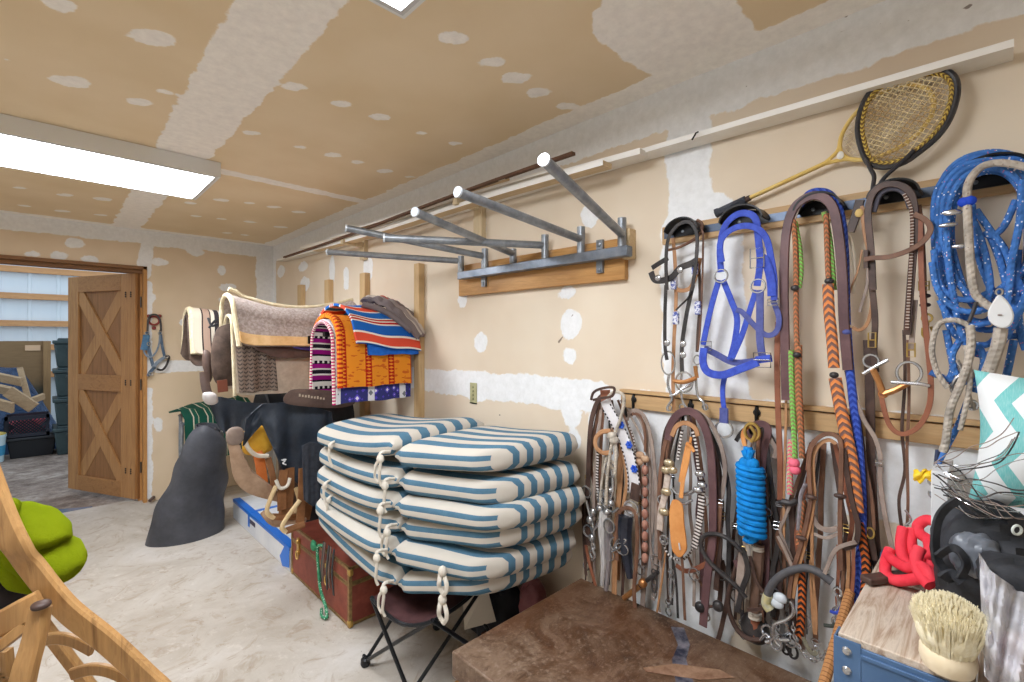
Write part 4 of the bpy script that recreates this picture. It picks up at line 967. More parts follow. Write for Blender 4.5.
# ================================================================ CUSHION STACK ON A FOLDING STOOL
t = NT('striped cushion cloth'); tc = t.n('ShaderNodeTexCoord'); sp = t.n('ShaderNodeSeparateXYZ'); t.l(tc.outputs['UV'], sp.inputs[0])
f = t.math('FRACT', sp.outputs[1])
v = t.coord('Object')
blue = t.mix(t.noise(v, 40, 3), srgb(72, 108, 132), srgb(92, 128, 150)); white = t.mix(t.noise(v, 7, 3), srgb(190, 183, 172), srgb(206, 200, 190))
k = t.ramp(f, [(0, (1, 1, 1, 1)), (.24, (0, 0, 0, 1)), (.76, (1, 1, 1, 1))], 'CONSTANT')
t.base(t.mix(k, white, blue)); t.bump(t.noise(v, 9, 3, .5, .5), .25, .02); M_CUSH = t.done(.9, 0, .1)
M_CUSHW = mat('cushion piping', (216, 210, 198), (200, 192, 180), .9, scale=14)
def pad_section(P, parent, name, T, nstripe, seed, endf=True):
    """P(s)->(left point, right point, height offset) ; loft with a superellipse section"""
    ns, nc = 30, 72; rnd = random.Random(seed); ph = rnd.uniform(0, 6)
    G = []
    for i in range(ns+1):
        s = i/ns; q = 2*s-1
        end = max(0.0, 1-abs(q)**9)**(1/2.4); wd = max(0.0, 1-abs(q)**12)**(1/3.0)
        a, b = P(s); c = (a+b)/2; w = (b-a)/2
        ww = w*(.965*wd+.035 if False else max(wd, .90))
        row = []
        for j in range(nc):
            th = 2*math.pi*j/nc
            cx_ = math.copysign(abs(math.cos(th))**(2/5.0), math.cos(th)); cz_ = math.copysign(abs(math.sin(th))**(2/3.4), math.sin(th))
            tuft = 1-.10*math.exp(-((q*1.0)/.12)**2)*0-.05*math.sin(7*s+ph+th)
            edge_ = 1-.10*(abs(cx_)**3)
            h = T/2*cz_*(.40+.60*end)*edge_*tuft
            p = c+ww*cx_
            row.append(Vector((p.x, p.y, p.z+h)))
        G.append(row)
    vs = [p for r in G for p in r]; fs = []; us = []
    # stripes counted round the section by width position
    pos = []
    for j in range(nc+1):
        th = 2*math.pi*(j % nc)/nc; c_ = math.copysign(abs(math.cos(th))**(2/5.0), math.cos(th))
        pos.append(c_)
    def uvp(j, end):
        th = 2*math.pi*j/nc
        if end: return math.copysign(abs(math.cos(th))**(2/5.0), math.cos(th))*2.75
        c_ = math.copysign(abs(math.cos(th))**(2/5.0), math.cos(th)); z_ = math.copysign(abs(math.sin(th))**(2/3.4), math.sin(th))
        sg_ = 1 if c_ > 0 else -1
        if abs(c_) < .87 or abs(z_) > .8: return c_*2.75 if z_ > 0 else sg_*(4.32+(.87-abs(c_))*2.75)
        return sg_*(2.4+(.8-z_)*1.2)
    for i in range(ns):
        for j in range(nc):
            k = (j+1) % nc; fs.append((i*nc+j, i*nc+k, (i+1)*nc+k, (i+1)*nc+j))
            e_ = (endf and i/ns > .90) or (not endf and i/ns < .08); va, vb = uvp(j, e_), uvp(j+1, e_); us.append(((i/ns, va), (i/ns, vb), ((i+1)/ns, vb), ((i+1)/ns, va)))
    fs.append(tuple(range(nc-1, -1, -1))); us.append([(0, uvp(j, 1)) for j in range(nc-1, -1, -1)])
    fs.append(tuple(ns*nc+j for j in range(nc))); us.append([(1, uvp(j, 1)) for j in range(nc)])
    m = MB(); m.add(vs, fs, us); o = m.build(name, M_CUSH, parent, sharp=1.3)
    # piping round the middle
    loop = [G[i][0] for i in range(ns+1)]+[G[ns][j] for j in range(6, nc//2-5, 6)]+[G[i][nc//2] for i in range(ns, -1, -1)]+[G[0][j] for j in range(nc//2-5, 5, -6)]
    return o
hz = [.425, .560, .648, .742, .835, .945]     # underside at the hinge, bottom -> top
fz = [.487, .545, .668, .742, .830, .955]     # underside at the front right
lz = [.500, .545, .620, .705, .808, .905]     # underside at the left end
LBL = ('bottom cushion of the stack, drooping over the stool', 'second from the bottom, its back sagging over trunk', 'third from the bottom', 'fourth from the bottom', 'second from the top', 'topmost, flat on the pile')
for k in range(6):
    T = .108 if k < 5 else .110
    rnd = random.Random(k*5+1); jx = (.015, -.015, .03, .0, .02, .0)[k]; jy = (.03, .01, -.02, -.04, -.01, 0)[k]; sh = (-.02, .02, .06, .10, .10, .08)[k]
    Cn = thing('chair_cushion', (1.25, 1.9, hz[k]), 'blue and white striped outdoor chair cushion, '+LBL[k], 'cushion', 'stack of striped chair cushions')
    nf = (.07+.0*k)
    def Pseat(s, k=k, jx=jx, jy=jy, T=T):
        z = hz[k]*(1-s)+fz[k]*s+T/2; zr = z+.015*s
        near = Vector((0.975+jx, 1.70, z)).lerp(Vector((1.165+jx, 1.315+jy, z)), s)
        if s > .80: near.x += .06*((s-.80)/.20)**2
        far = Vector((1.60, 1.80, zr)).lerp(Vector((1.665, 1.235+jy, zr)), s)
        if s > .85: far.x -= .05*((s-.85)/.15)**2
        return far, near
    def Pback(s, k=k, jx=jx, T=T):
        z0_ = lz[k]; z1_ = hz[k]+(0.03 if k == 5 else 0)
        sag = -.02*math.sin(math.pi*s)
        z = z0_*(1-s)+z1_*s+T/2+sag
        near = Vector((1.00+jx*.5, 2.57, z)).lerp(Vector((0.97+jx, 1.715, z)), s)
        if s < .15: near.x += .07*(1-s/.15)**2
        far = Vector((1.52, 2.64, z+.02)).lerp(Vector((1.60, 1.81, z+.01)), s)
        if s < .15: far.x -= .07*(1-s/.15)**2
        return far, near
    pad_section(Pback, Cn, 'back_section', T, 7, k*2+1, False); pad_section(Pseat, Cn, 'seat_section', T, 7, k*2+2)
    # cloth ties at the hinge
    hx, hy, hz_ = .955+jx, 1.705, hz[k]+T*.5
    m = MB()
    m.tube([(hx+.03, hy, hz_+.02), (hx-.012, hy+.005, hz_+.02), (hx-.016, hy-.004, hz_-.02), (hx-.012, hy+.012, hz_-.085), (hx-.006, hy+.004, hz_-.11)], .0085, 8, nrm=(-1, 0, 0), flat=.6)
    m.blob((hx-.014, hy, hz_+.0), .014, .018, .018, n=10, m=8)
    if k in (0, 2, 5): m.tube([(hx-.012, hy, hz_), (hx-.02, hy+.025, hz_-.03), (hx-.015, hy+.04, hz_-.08), (hx-.012, hy+.02, hz_-.10)], .0075, 8, nrm=(-1, 0, 0), flat=.6)
    m.build('tie', M_CUSHW, Cn)
    if k in (2, 3, 5):
        ly, lx, lzv = 2.38-.03*k, 0.985+jx, lz[k]+T*.5
        m = MB(); m.tube([(lx+.02, ly, lzv+.02), (lx-.014, ly, lzv+.01), (lx-.018, ly+.01, lzv-.05), (lx-.01, ly-.01, lzv-.10)], .009, 8, nrm=(-1, 0, 0), flat=.6); m.blob((lx-.014, ly, lzv), .012, .016, .016, n=10, m=8); m.build('tie', M_CUSHW, Cn)
    if k in (0, 1):
        q = W(0, 0) if False else None
        ax, ay = 1.075, 1.47; zz_ = hz[k]*.6+fz[k]*.4+T*.5
        m = MB(); m.blob((ax-.02, ay-.02, zz_), .016, .018, .02, n=10, m=8)
        m.tube([(ax-.01, ay, zz_), (ax-.035, ay-.02, zz_-.03), (ax-.03, ay-.015, zz_-.06), (ax-.02, ay-.03, zz_-.085)], .0085, 8, nrm=(-1, -1, 0), flat=.6)
        m.tube([(ax-.01, ay, zz_), (ax-.02, ay-.04, zz_-.03), (ax-.02, ay-.045, zz_-.06), (ax-.025, ay-.03, zz_-.085)], .0085, 8, nrm=(-1, -1, 0), flat=.6)
        m.build('tie', M_CUSHW, Cn)

M_BLKTUBE = mat('black enamel tube', (34, 36, 40), rough=.35, metal=.4)
ST = thing('folding_stool', (1.2, 1.75, 0), 'black folding camp stool with crossed legs under cushions', 'stool')
C_ = [Vector(p) for p in ((.955, 1.80, .412), (1.045, 1.50, .408), (1.46, 1.60, .44), (1.38, 1.95, .44))]
Ft = [Vector(p) for p in ((1.03, 2.00, .02), (1.06, 1.68, .02), (1.45, 1.45, .02), (1.42, 2.0, .02))]
for a, b in ((0, 1), (1, 0), (1, 2), (2, 1), (2, 3), (3, 2), (3, 0), (0, 3)):
    m = MB(); m.tube([C_[a], Ft[b]], .0085, 10, k=0); m.build('leg', M_BLKTUBE, ST)
for f_ in Ft:
    m = MB(); m.lathe([(.018, 0), (.022, .01), (.020, .03), (.012, .038)], (f_.x, f_.y, 0.001), n=14); m.ring(f_+Vector((0, 0, .012)), .016, .006, (1, 0, .3), n=14); m.build('foot', M_BLKTUBE, ST)
M_MAROON = mat('maroon canvas', (74, 44, 46), (92, 58, 58), .85, scale=20)
def hammock(u, v):
    a = C_[0].lerp(C_[1], u); b = C_[3].lerp(C_[2], u); p = a.lerp(b, v)
    p.z -= .055*math.sin(math.pi*u)+.03*math.sin(math.pi*v); return p
m = MB(); m.sheet(hammock, 16, 16, .006); m.build('seat_canvas', M_MAROON, ST)
m = MB(); m.tube([hammock(i/10, 0)+Vector((0, 0, -.003)) for i in range(11)], .008, 8); m.tube([hammock(1, i/10)+Vector((0, 0, -.003)) for i in range(11)], .008, 8); m.build('seat_edging', M_BLKTUBE, ST)
# clutter under the stool by the wall
m = MB(); m.prism([(1.36, 1.72, .36), (1.42, 1.62, .36), (1.46, 1.60, .19), (1.35, 1.69, .16)], (.004, .004, 0)); tag(m.build('paper_tag', mat('paper', (206, 196, 180), rough=.8)), 'beige paper tag hanging under the stool canvas', 'tag')
m = MB(); m.blob((1.56, 1.72, .17), .10, .16, .17, p=2.5, rough=.15, seed=4); m.tube([(1.5, 1.6, .3), (1.47, 1.65, .36), (1.5, 1.75, .33)], .012, 8)
tag(m.build('black_backpack', mat('black nylon', (26, 27, 32), (42, 42, 50), .7, scale=12, bump=.3)), 'black nylon bag on floor between stool and wall', 'bag')
m = MB(); m.blob((1.60, 1.50, .24), .05, .07, .13, p=2.4, rough=.1, seed=6); tag(m.build('pink_boot', mat('dusty pink', (128, 74, 78), (150, 96, 98), .7)), 'dusty pink boot shaft in shadow beside black bag', 'boot')
m = MB(); m.box(1.42, 1.64, 1.52, 1.66, .001, .13); tag(m.build('brown_carton', mat('brown box', (92, 60, 48), (112, 76, 60), .8), bevel=.004), 'low brown box on floor under the black bag', 'box')

# ================================================================ BROWN WOODEN CHEST
t = NT('scuffed brown top'); v = t.coord('Object')
a = t.noise(v, 5, 6, .7, .6); b = t.noise(t.coord('Object', (3, 30, 30)), 2, 4, .6, 1); c = t.noise(v, 45, 4, .8)
col = t.ramp(a, [(.32, srgb(50, 33, 23)), (.45, srgb(88, 64, 46)), (.58, srgb(122, 100, 82)), (.72, srgb(66, 43, 28))])
col = t.mix(t.ramp(c, [(.54, (0, 0, 0, 1)), (.66, (.5, .5, .5, 1))]), col, srgb(150, 132, 116))
col = t.mix(t.ramp(b, [(.60, (0, 0, 0, 1)), (.66, (.35, .35, .35, 1))]), col, srgb(60, 36, 26))
wm = t.noise(v, 1.9, 2, .5); col = t.mix(t.ramp(wm, [(.46, (0, 0, 0, 1)), (.62, (.55, .55, .55, 1))]), col, srgb(92, 54, 28))
sc = t.noise(t.coord('Object', (1, 7, 1)), 9, 3, .5, 3); col = t.mix(t.ramp(sc, [(.495, (0, 0, 0, 1)), (.5, (.45, .45, .45, 1)), (.505, (0, 0, 0, 1))]), col, srgb(186, 164, 146))
t.base(col); t.bump(c, .2, .003); M_CHESTTOP = t.done(.42, 0, .45)
M_CHEST = mat('chest side', (78, 58, 48), (102, 78, 64), .6, scale=7, bump=.15)
cx0, cx1, cy0, cy1, cz = .96, 1.655, 0.262, 1.27, .44
CH = thing('wooden_chest', (1.3, .66, 0), 'large scuffed brown wooden chest in right foreground', 'chest')
m = MB(); m.box(cx0, cx1, cy0, cy1, cz-.085, cz); m.build('lid', M_CHESTTOP, CH, bevel=.006)
m = MB(); m.box(cx0+.018, cx1-.01, cy0+.015, cy1-.018, .04, cz-.087); m.build('body', M_CHEST, CH, bevel=.004)
m = MB(); m.box(cx0-.002, cx0+.03, cy0, cy1-.006, cz-.118, cz-.100); m.build('front_moulding', M_PLY, CH, bevel=.004)
m = MB(); m.lathe([(.008, 0), (.008, .01), (.018, .018), (.016, .028), (0, .032)], (cx0+.018, 1.08, .27), (-1, 0, 0), 14); m.build('knob', mat('pale knob', (206, 190, 170), rough=.4), CH)
m = MB(); m.box(cx0+.03, cx1-.02, cy0+.03, cy1-.03, 0, .045); m.build('plinth', M_CHEST, CH)
# pale tape strips stuck on the lid
tp = [atZ(x, y, cz+.001) for x, y in ((671, 627), (684, 628), (690, 645), (686, 660), (694, 684), (676, 684), (672, 660), (678, 645))]
m = MB(); m.prism(tp[::-1], (0, 0, .0012)); m.build('tape_strip', mat('dark blue tape', (42, 44, 60), (120, 116, 124), .5, scale=20), CH)
tp = [atZ(x, y, cz+.0015) for x, y in ((643, 668), (675, 664), (720, 670), (735, 678), (700, 680), (646, 672))]
m = MB(); m.prism(tp[::-1], (0, 0, .0012)); m.build('worn_patch', mat('bare wood patch', (158, 126, 102), (120, 86, 64), .7, scale=22), CH)
# ================================================================ TACK RAILS
M_RAILW = wood('rail wood', (190, 150, 102), (212, 176, 130), (166, 126, 82), axis=1, rough=.55)
M_STRIP = mat('grey steel strip', (66, 76, 94), (92, 104, 122), .4, .5, scale=6)
def box_on_wall(m, y0, y1, z0, z1, d0, d1): m.box(WX-d1, WX-d0, y0, y1, z0, z1)
RU = thing('tack_rail', (WX-.01, 0, 1.83), 'upper pine tack rail with grey steel strip', 'rail')
m = MB(); box_on_wall(m, -1.0, .915, 1.833, 1.900, 0.001, .019); m.build('rail_board', M_RAILW, RU, bevel=.002)
m = MB(); box_on_wall(m, -1.0, .905, 1.853, 1.880, .0192, .0215); m.build('steel_strip', M_STRIP, RU)
RL = thing('tack_rail', (WX-.01, 0, 1.19), 'lower pine tack rail with ledge above striped cushions and chest', 'rail')
m = MB(); box_on_wall(m, -1.0, 1.10, 1.188, 1.246, 0.001, .019); m.build('rail_board', M_RAILW, RL, bevel=.002)
m = MB(); box_on_wall(m, -1.0, 1.10, 1.250, 1.264, 0.001, .030); m.build('ledge', M_RAILW, RL, bevel=.002)
for x in (634, 691, 757, 850):
    p = W(x, 405, 0.02); m = MB(); m.tube([(WX-.019, p.y, 1.245), (WX-.028, p.y, 1.23), (WX-.030, p.y, 1.17), (WX-.075, p.y, 1.165), (WX-.085, p.y, 1.20)], .0055, 8); m.lathe([(.012, 0), (.012, .004), (.004, .008)], (WX-.019, p.y, 1.225), (-1, 0, 0), 10)
    m.build('hook', M_BLACKM, RL)
# half round bridle brackets
for x, y, r, lb in ((684, 232, .062, 'carrying the black show bridle'), (743, 216, .068, 'carrying the blue halter'), (818, 200, .060, 'carrying the braided reins'), (893, 198, .056, 'carrying the brown bridle with copper bit'), (990, 172, .075, 'carrying the coiled blue rope')):
    p = W(x+2, y, .05); Hb = thing('bridle_bracket', (WX-.02, p.y, p.z), 'black half round bridle bracket '+lb, 'bracket', 'black bridle brackets on upper rail')
    zc = 1.865
    def shell(u, v, r=r, yc=p.y):
        a = math.pi*(.04+.92*u); return (WX-.022-.075*v, yc+r*math.cos(a), zc-.010+r*.80*math.sin(a)-.004*math.sin(math.pi*v))
    m = MB(); m.sheet(shell, 20, 6, .005); m.build('saddle', M_BLACKM, Hb, sharp=1.0)
    m = MB(); pts = [(WX-.0235, p.y+r*.96*math.cos(math.pi*i/14), zc-.012+r*.76*math.sin(math.pi*i/14)) for i in range(15)]
    m.prism(pts, (-.003, 0, 0)); m.build('back_plate', M_BLACKM, Hb)
    m = MB()
    for dy in (-.4, .4): m.lathe([(.006, 0), (.005, .002), (0, .003)], (WX-.0265, p.y+dy*r, zc+.005), (-1, 0, 0), 8)
    m.build('screw', M_STEEL, Hb)

# ================================================================ TACK
M_CHROME = mat('bit steel', (176, 178, 182), (206, 208, 212), .25, .9, scale=20); M_BRASSB = mat('brass', (196, 166, 96), rough=.3, metal=.85); M_COPPER = mat('copper mouthpiece', (176, 116, 68), (204, 150, 98), .35, .7, scale=20)
M_BLKL = mat('black bridle leather', (38, 36, 38), (66, 62, 62), .4, scale=18, bump=.15)
M_DKB = mat('dark bridle leather', (60, 44, 40), (88, 66, 58), .45, scale=14, bump=.15); M_MRN = mat('maroon padded leather', (84, 58, 62), (110, 80, 82), .5, scale=10, bump=.15)
M_BRN = mat('brown bridle leather', (98, 68, 54), (130, 94, 74), .45, scale=14, bump=.15); M_TAN = mat('tan bridle leather', (156, 112, 76), (186, 140, 102), .5, scale=14, bump=.15)
M_ORL = mat('orange harness leather', (200, 128, 66), (220, 154, 92), .5, scale=12, bump=.12); M_GREYL = mat('worn grey leather', (136, 120, 112), (166, 150, 140), .6, scale=14, bump=.15)
M_RUS = mat('russet leather', (126, 74, 54), (152, 96, 72), .45, scale=14, bump=.12)
M_BLUEW = mat('blue nylon webbing', (44, 66, 172), (60, 88, 198), .6, scale=50, bump=.4, bscale=300); M_NAVW = mat('faded navy webbing', (70, 78, 140), (88, 96, 160), .7, scale=50, bump=.4, bscale=300)
M_PALECORD = rope('pale cord', (206, 196, 182), per=.012); M_GREYROPE = rope('grey rope', (196, 186, 174), [((150, 138, 128), .2)], per=.014)
M_BROPE = rope('blue fleck rope', (74, 128, 204), [((226, 228, 240), .20), ((206, 110, 130), .13)], per=.016)
M_CYANR = rope('bright blue rope', (20, 138, 220), per=.03)
M_BR_OR = braid('orange braid', (226, 138, 76), (124, 92, 84), .022, .02); M_BR_GR = braid('green braid', (134, 216, 104), (150, 150, 96), .012, .01); M_BR_BL = braid('blue braid', (40, 66, 160), (66, 96, 196), .018, .015)
M_BR_PK = braid('pink braid', (236, 110, 134), (196, 196, 150), .012, .01); M_BR_OD = braid('rust braid', (206, 128, 88), (136, 104, 78), .014, .012); M_BR_BK = braid('black orange braid', (206, 104, 44), (40, 36, 38), .018, .016)
M_STUDS = stripes('studded dark leather', [(1, (66, 52, 50)), (1.0, (216, 210, 206))], 'U', .012); M_STITCH = stripes('stitched brown leather', [(1, (98, 72, 62)), (.35, (206, 196, 186))], 'U', .008)
def hw(m): return m
class Tack:
    def __init__(s, name, at, label, cat_, group=None, off=.05):
        p = W(at[0], at[1], off); s.o = thing(name, tuple(p), label, cat_, group)
    def pts(s, P, off): return [W(q[0], q[1], q[2] if len(q) > 2 else off) for q in P]
    def S(s, name, mm, w, off, P, t=.0035, nrm=(-1, 0, 0), closed=False, parent=None):
        m = MB(); m.strap(s.pts(P, off), w*.76, t, nrm, closed=closed); return m.build(name, mm, parent or s.o)
    def T(s, name, mm, r, off, P, closed=False, scale=None, flat=1.0, n=8, parent=None):
        m = MB(); m.tube(s.pts(P, off), r*.88, n, closed, scale=scale, nrm=(-1, 0, 0) if flat != 1.0 else None, flat=flat); return m.build(name, mm, parent or s.o)
    def R(s, name, mm, R, r, off, P, sy=1.0, nrm=(1, 0, 0), parent=None, rot=0):
        for q in P:
            m = MB(); m.ring(W(q[0], q[1], off), R*.9, r*.9, nrm, sy, rot=rot); o = m.build(name, mm, parent or s.o)
        return o
    def B(s, name, mm, P, off, rx=.012, ry=.01, rz=.012, parent=None, p=2.2):
        for q in P:
            m = MB(); m.blob(W(q[0], q[1], off), rx, ry, rz, n=12, m=8, p=p); o = m.build(name, mm, parent or s.o)
        return o
    def buckle(s, x, y, off=.05, w=.022, h=.028, mm=None, ang=0.0, parent=None):
        c = W(x, y, off); m = MB(); q = []
        for a, b in ((-1, -1), (1, -1), (1, 1), (-1, 1)):
            yy, zz = a*w/2, b*h/2; q.append(c+Vector((0, yy*math.cos(ang)-zz*math.sin(ang), yy*math.sin(ang)+zz*math.cos(ang))))
        m.tube(q, .0022, 6, True, 0); m.tube([(q[0]+q[3])/2, (q[1]+q[2])/2+Vector((-.002, 0, 0))], .0018, 6, k=0); return m.build('buckle', mm or M_CHROME, parent or s.o)
    def snap(s, x, y, off=.05, L=.06, mm=None):
        c = W(x, y, off); m = MB(); m.ring(c, .010, .0028, (1, 0, 0)); m.tube([c+Vector((0, 0, -.01)), c+Vector((0, 0, -.02))], .005, 8, k=0)
        m.tube([c+Vector((0, -.007, -.022)), c+Vector((0, -.012, -.04)), c+Vector((0, -.004, -L)), c+Vector((0, .008, -L+.010)), c+Vector((0, .008, -.025))], .0032, 8); return m.build('snap', mm or M_CHROME, s.o)

# --- black show bridle
T = Tack('bridle', (684, 225), 'black silver trimmed show bridle with long shanked bit, leftmost on upper rail', 'bridle')
T.S('crownpiece', M_BLKL, .017, .10, [(667, 290), (666, 262), (668, 240), (675, 228), (684, 222), (692, 224), (697, 236), (696, 262), (692, 290)], t=.005)
T.S('cheek_strap', M_BLKL, .018, .075, [(666, 285), (665, 312), (665, 345), (667, 360)]); T.S('cheek_strap', M_BLKL, .02, .075, [(693, 285), (687, 312), (682, 345), (682, 372)])
T.S('browband', M_BLKL, .030, .09, [(651, 272), (655, 280), (665, 280), (673, 276), (680, 268), (690, 264), (697, 260)], t=.005)
T.B('concho', M_CHROME, [(658, 278), (680, 270), (683, 344), (683, 355), (667, 343)], .094, .006, .012, .012)
T.S('brow_side', M_BLKL, .024, .08, [(652, 268), (658, 264), (668, 258)])
r1 = T.S('wrapped_headstall', M_TAN, .018, .06, [(673, 238), (675, 262), (676, 300), (674, 340), (673, 380), (674, 412)])
T.S('wrapped_headstall', M_TAN, .020, .07, [(700, 258), (697, 272), (690, 288), (678, 290), (674, 282)])
for a, b in ((695, 268), (674, 283), (676, 318), (698, 308)):
    m = MB(); m.blob(W(a, b, .075), .008, .011, .024, p=6, n=12, m=8); m.build('white_wrap', mat('blue white wrap', (70, 84, 160), (226, 228, 238), .8, scale=90, lo=.45, hi=.55), T.o)
T.T('round_cord', M_BRN, .006, .06, [(668, 250), (677, 248), (688, 243), (700, 234), (702, 224), (697, 220)]); T.S('tan_pull_strap', M_BRN, .009, .07, [(692, 222), (702, 230), (703, 250), (702, 290), (700, 330), (698, 350)])
T.S('cheek_strap', M_DKB, .014, .065, [(699, 262), (700, 300), (698, 330), (697, 352)])
T.R('bit_ring', M_CHROME, .030, .0035, .07, [(668, 363)], 1.6); T.R('bit_ring', M_CHROME, .036, .004, .075, [(684, 382)], 1.1); T.R('bit_ring', M_CHROME, .014, .003, .07, [(697, 360)], 1.3)
T.T('bit_shank', M_CHROME, .0055, .07, [(669, 375), (668, 385), (672, 398), (668, 406), (668, 411)]); T.T('bit_shank', M_CHROME, .0055, .07, [(697, 366), (696, 380), (698, 396), (703, 402), (705, 410)])
T.T('bit_mouthpiece', M_COPPER, .009, .078, [(674, 381), (684, 382), (696, 378)]); T.T('bit_port', M_COPPER, .008, .075, [(695, 366), (697, 378)]); T.T('bit_bar', M_CHROME, .006, .07, [(670, 396), (676, 394), (684, 388), (692, 384)])
T.R('rein_ring', M_CHROME, .011, .0026, .07, [(669, 408), (705, 407), (682, 407)]); T.T('curb_strap', M_BLKL, .004, .08, [(692, 290), (688, 298), (680, 306), (676, 310)])
T.T('thin_shank', M_CHROME, .005, .06, [(682, 372), (681, 390), (683, 402), (688, 410)])
# --- blue halter
T = Tack('halter', (742, 212), 'bright blue nylon horse halter on upper rail', 'halter')
T.S('crown_strap', M_BLUEW, .028, .10, [(721, 272), (720, 248), (724, 228), (733, 217), (744, 213), (755, 218), (758, 236), (760, 262), (757, 286)], t=.004)
T.S('crown_tail', M_BLUEW, .026, .115, [(722, 262), (720, 244), (728, 232), (742, 226), (756, 228), (766, 238), (771, 258), (774, 280), (774, 300)], t=.004)
T.S('billet', M_BLUEW, .034, .12, [(760, 256), (766, 262), (771, 280), (772, 296)], t=.004)
T.buckle(757, 258, .125, .040, .060); T.R('ring', M_CHROME, .024, .0035, .10, [(721, 276), (758, 286)]); T.buckle(773, 302, .115, .03, .02)
T.S('tail_loop', M_NAVW, .022, .10, [(773, 300), (779, 318), (776, 332), (766, 335), (754, 325), (742, 312), (736, 310)])
T.S('cheek_strap', M_BLUEW, .026, .09, [(719, 280), (713, 300), (707, 325), (703, 345)]); T.S('throat_strap', M_BLUEW, .026, .085, [(723, 280), (731, 300), (737, 318), (735, 340), (730, 360)])
T.S('throat_strap', M_BLUEW, .024, .095, [(756, 290), (750, 310), (742, 335), (732, 358)]); T.S('cheek_strap', M_NAVW, .030, .10, [(760, 290), (760, 315), (760, 340), (763, 360)], t=.005)
T.S('noseband', M_BLUEW, .034, .115, [(704, 348), (703, 362), (708, 372), (722, 375), (740, 369), (758, 362)], t=.005); T.S('noseband_back', M_NAVW, .028, .08, [(704, 348), (716, 354), (732, 362), (748, 362), (764, 359)])
T.buckle(706, 346, .11, .036, .03); T.buckle(762, 360, .115, .05, .045); T.S('chin_tab', M_BLUEW, .03, .11, [(756, 360), (772, 358)])
T.S('chin_strap', M_BLUEW, .022, .075, [(726, 372), (723, 385), (723, 400), (725, 412)], t=.006); T.S('chin_keeper', M_NAVW, .038, .08, [(724, 408), (724, 423)], t=.008)
T.R('end_ring', M_CHROME, .031, .0045, .075, [(724, 429)])
# --- long reins hanging off the third bracket
T = Tack('leather_reins', (812, 200), 'long padded maroon leather reins hung over the third upper bracket', 'reins', off=.1)
T.S('rein', M_MRN, .034, .09, [(786, 400), (785, 340), (784, 280), (786, 235), (793, 210), (806, 198), (820, 196), (832, 206), (838, 230), (842, 270), (844, 320), (848, 370)], t=.010)
T.S('rein_edge', mat('pale lining', (196, 186, 182), rough=.6), .012, .085, [(794, 220), (800, 206), (812, 199), (824, 202), (833, 216), (837, 250), (840, 300), (842, 350)], t=.006)
T.S('rein_tail', M_DKB, .024, .075, [(848, 370), (856, 410), (864, 470), (868, 520), (874, 560)], t=.006)
T = Tack('leather_strap', (780, 330), 'flat russet leather strap hanging left of the green braid', 'strap')
T.S('strap', M_RUS, .022, .07, [(778, 322), (777, 360), (778, 410), (780, 460), (780, 500)], t=.004); T.S('strap_pair', M_TAN, .010, .075, [(786, 372), (786, 410), (785, 460), (784, 500), (784, 545)]); T.buckle(781, 505, .075, .03, .012, M_BLKL)
T.S('lower_strap', M_BRN, .013, .065, [(783, 505), (781, 525), (777, 538), (788, 560), (796, 575)]); T.B('keeper', M_BLKL, [(786, 503)], .08, .008, .024, .008)
T = Tack('braided_reins', (829, 210), 'orange and brown braided reins with leather ferrules on third bracket', 'reins')
T.T('thin_braid', M_BR_OD, .0085, .085, [(793, 218), (795, 240), (796, 270), (796, 290), (796, 310), (797, 350), (798, 400), (801, 440)])
T.T('thin_braid', M_BR_OD, .0085, .085, [(826, 214), (827, 240), (828, 270), (829, 282)]); T.T('thick_braid', M_BR_OR, .0165, .095, [(828, 284), (829, 310), (832, 340), (834, 368)], flat=.5)
T.B('ferrule', M_BLKL, [(795, 288), (829, 281), (797, 355), (834, 375)], .095, .010, .012, .009); T.T('thick_braid', M_BR_OR, .0185, .10, [(835, 378), (839, 400), (845, 430), (851, 460), (855, 490), (857, 512)], flat=.5)
T.T('end_braid', M_BR_BK, .0125, .09, [(859, 522), (863, 545), (866, 565), (865, 590), (862, 604)], flat=.7)
T = Tack('braided_reins', (820, 196), 'blue braided cord reins running behind the thick orange braid', 'reins')
T.T('blue_cord', M_BR_BL, .011, .075, [(800, 206), (808, 194), (820, 191), (832, 196), (841, 215), (845, 250), (846, 290), (847, 325)]); T.T('blue_braid', M_BR_BL, .0125, .085, [(847, 328), (849, 360), (853, 400), (858, 440), (861, 480), (862, 520), (860, 560), (854, 605), (848, 630)], flat=.6)
T.B('ferrule', M_NAVW, [(847, 332)], .09, .010, .012, .008)
T = Tack('braided_reins', (797, 235), 'lime green braided reins ending in a pink braid and knot', 'reins')
T.T('green_braid', M_BR_GR, .0085, .075, [(795, 222), (799, 245), (801, 270), (799, 288)]); T.T('green_braid', M_BR_GR, .0085, .075, [(824, 212), (829, 235), (832, 262), (834, 290)]); T.T('green_braid', M_BR_GR, .0095, .09, [(791, 350), (792, 390), (794, 430), (795, 458)])
T.T('brown_braid', M_BR_OD, .010, .085, [(799, 345), (799, 385), (801, 430), (802, 458)]); T.T('pink_braid', M_BR_PK, .010, .09, [(791, 440), (790, 465), (790, 494)]); T.B('pink_knot', M_BR_PK, [(794, 463), (795, 470)], .095, .014, .016, .014)
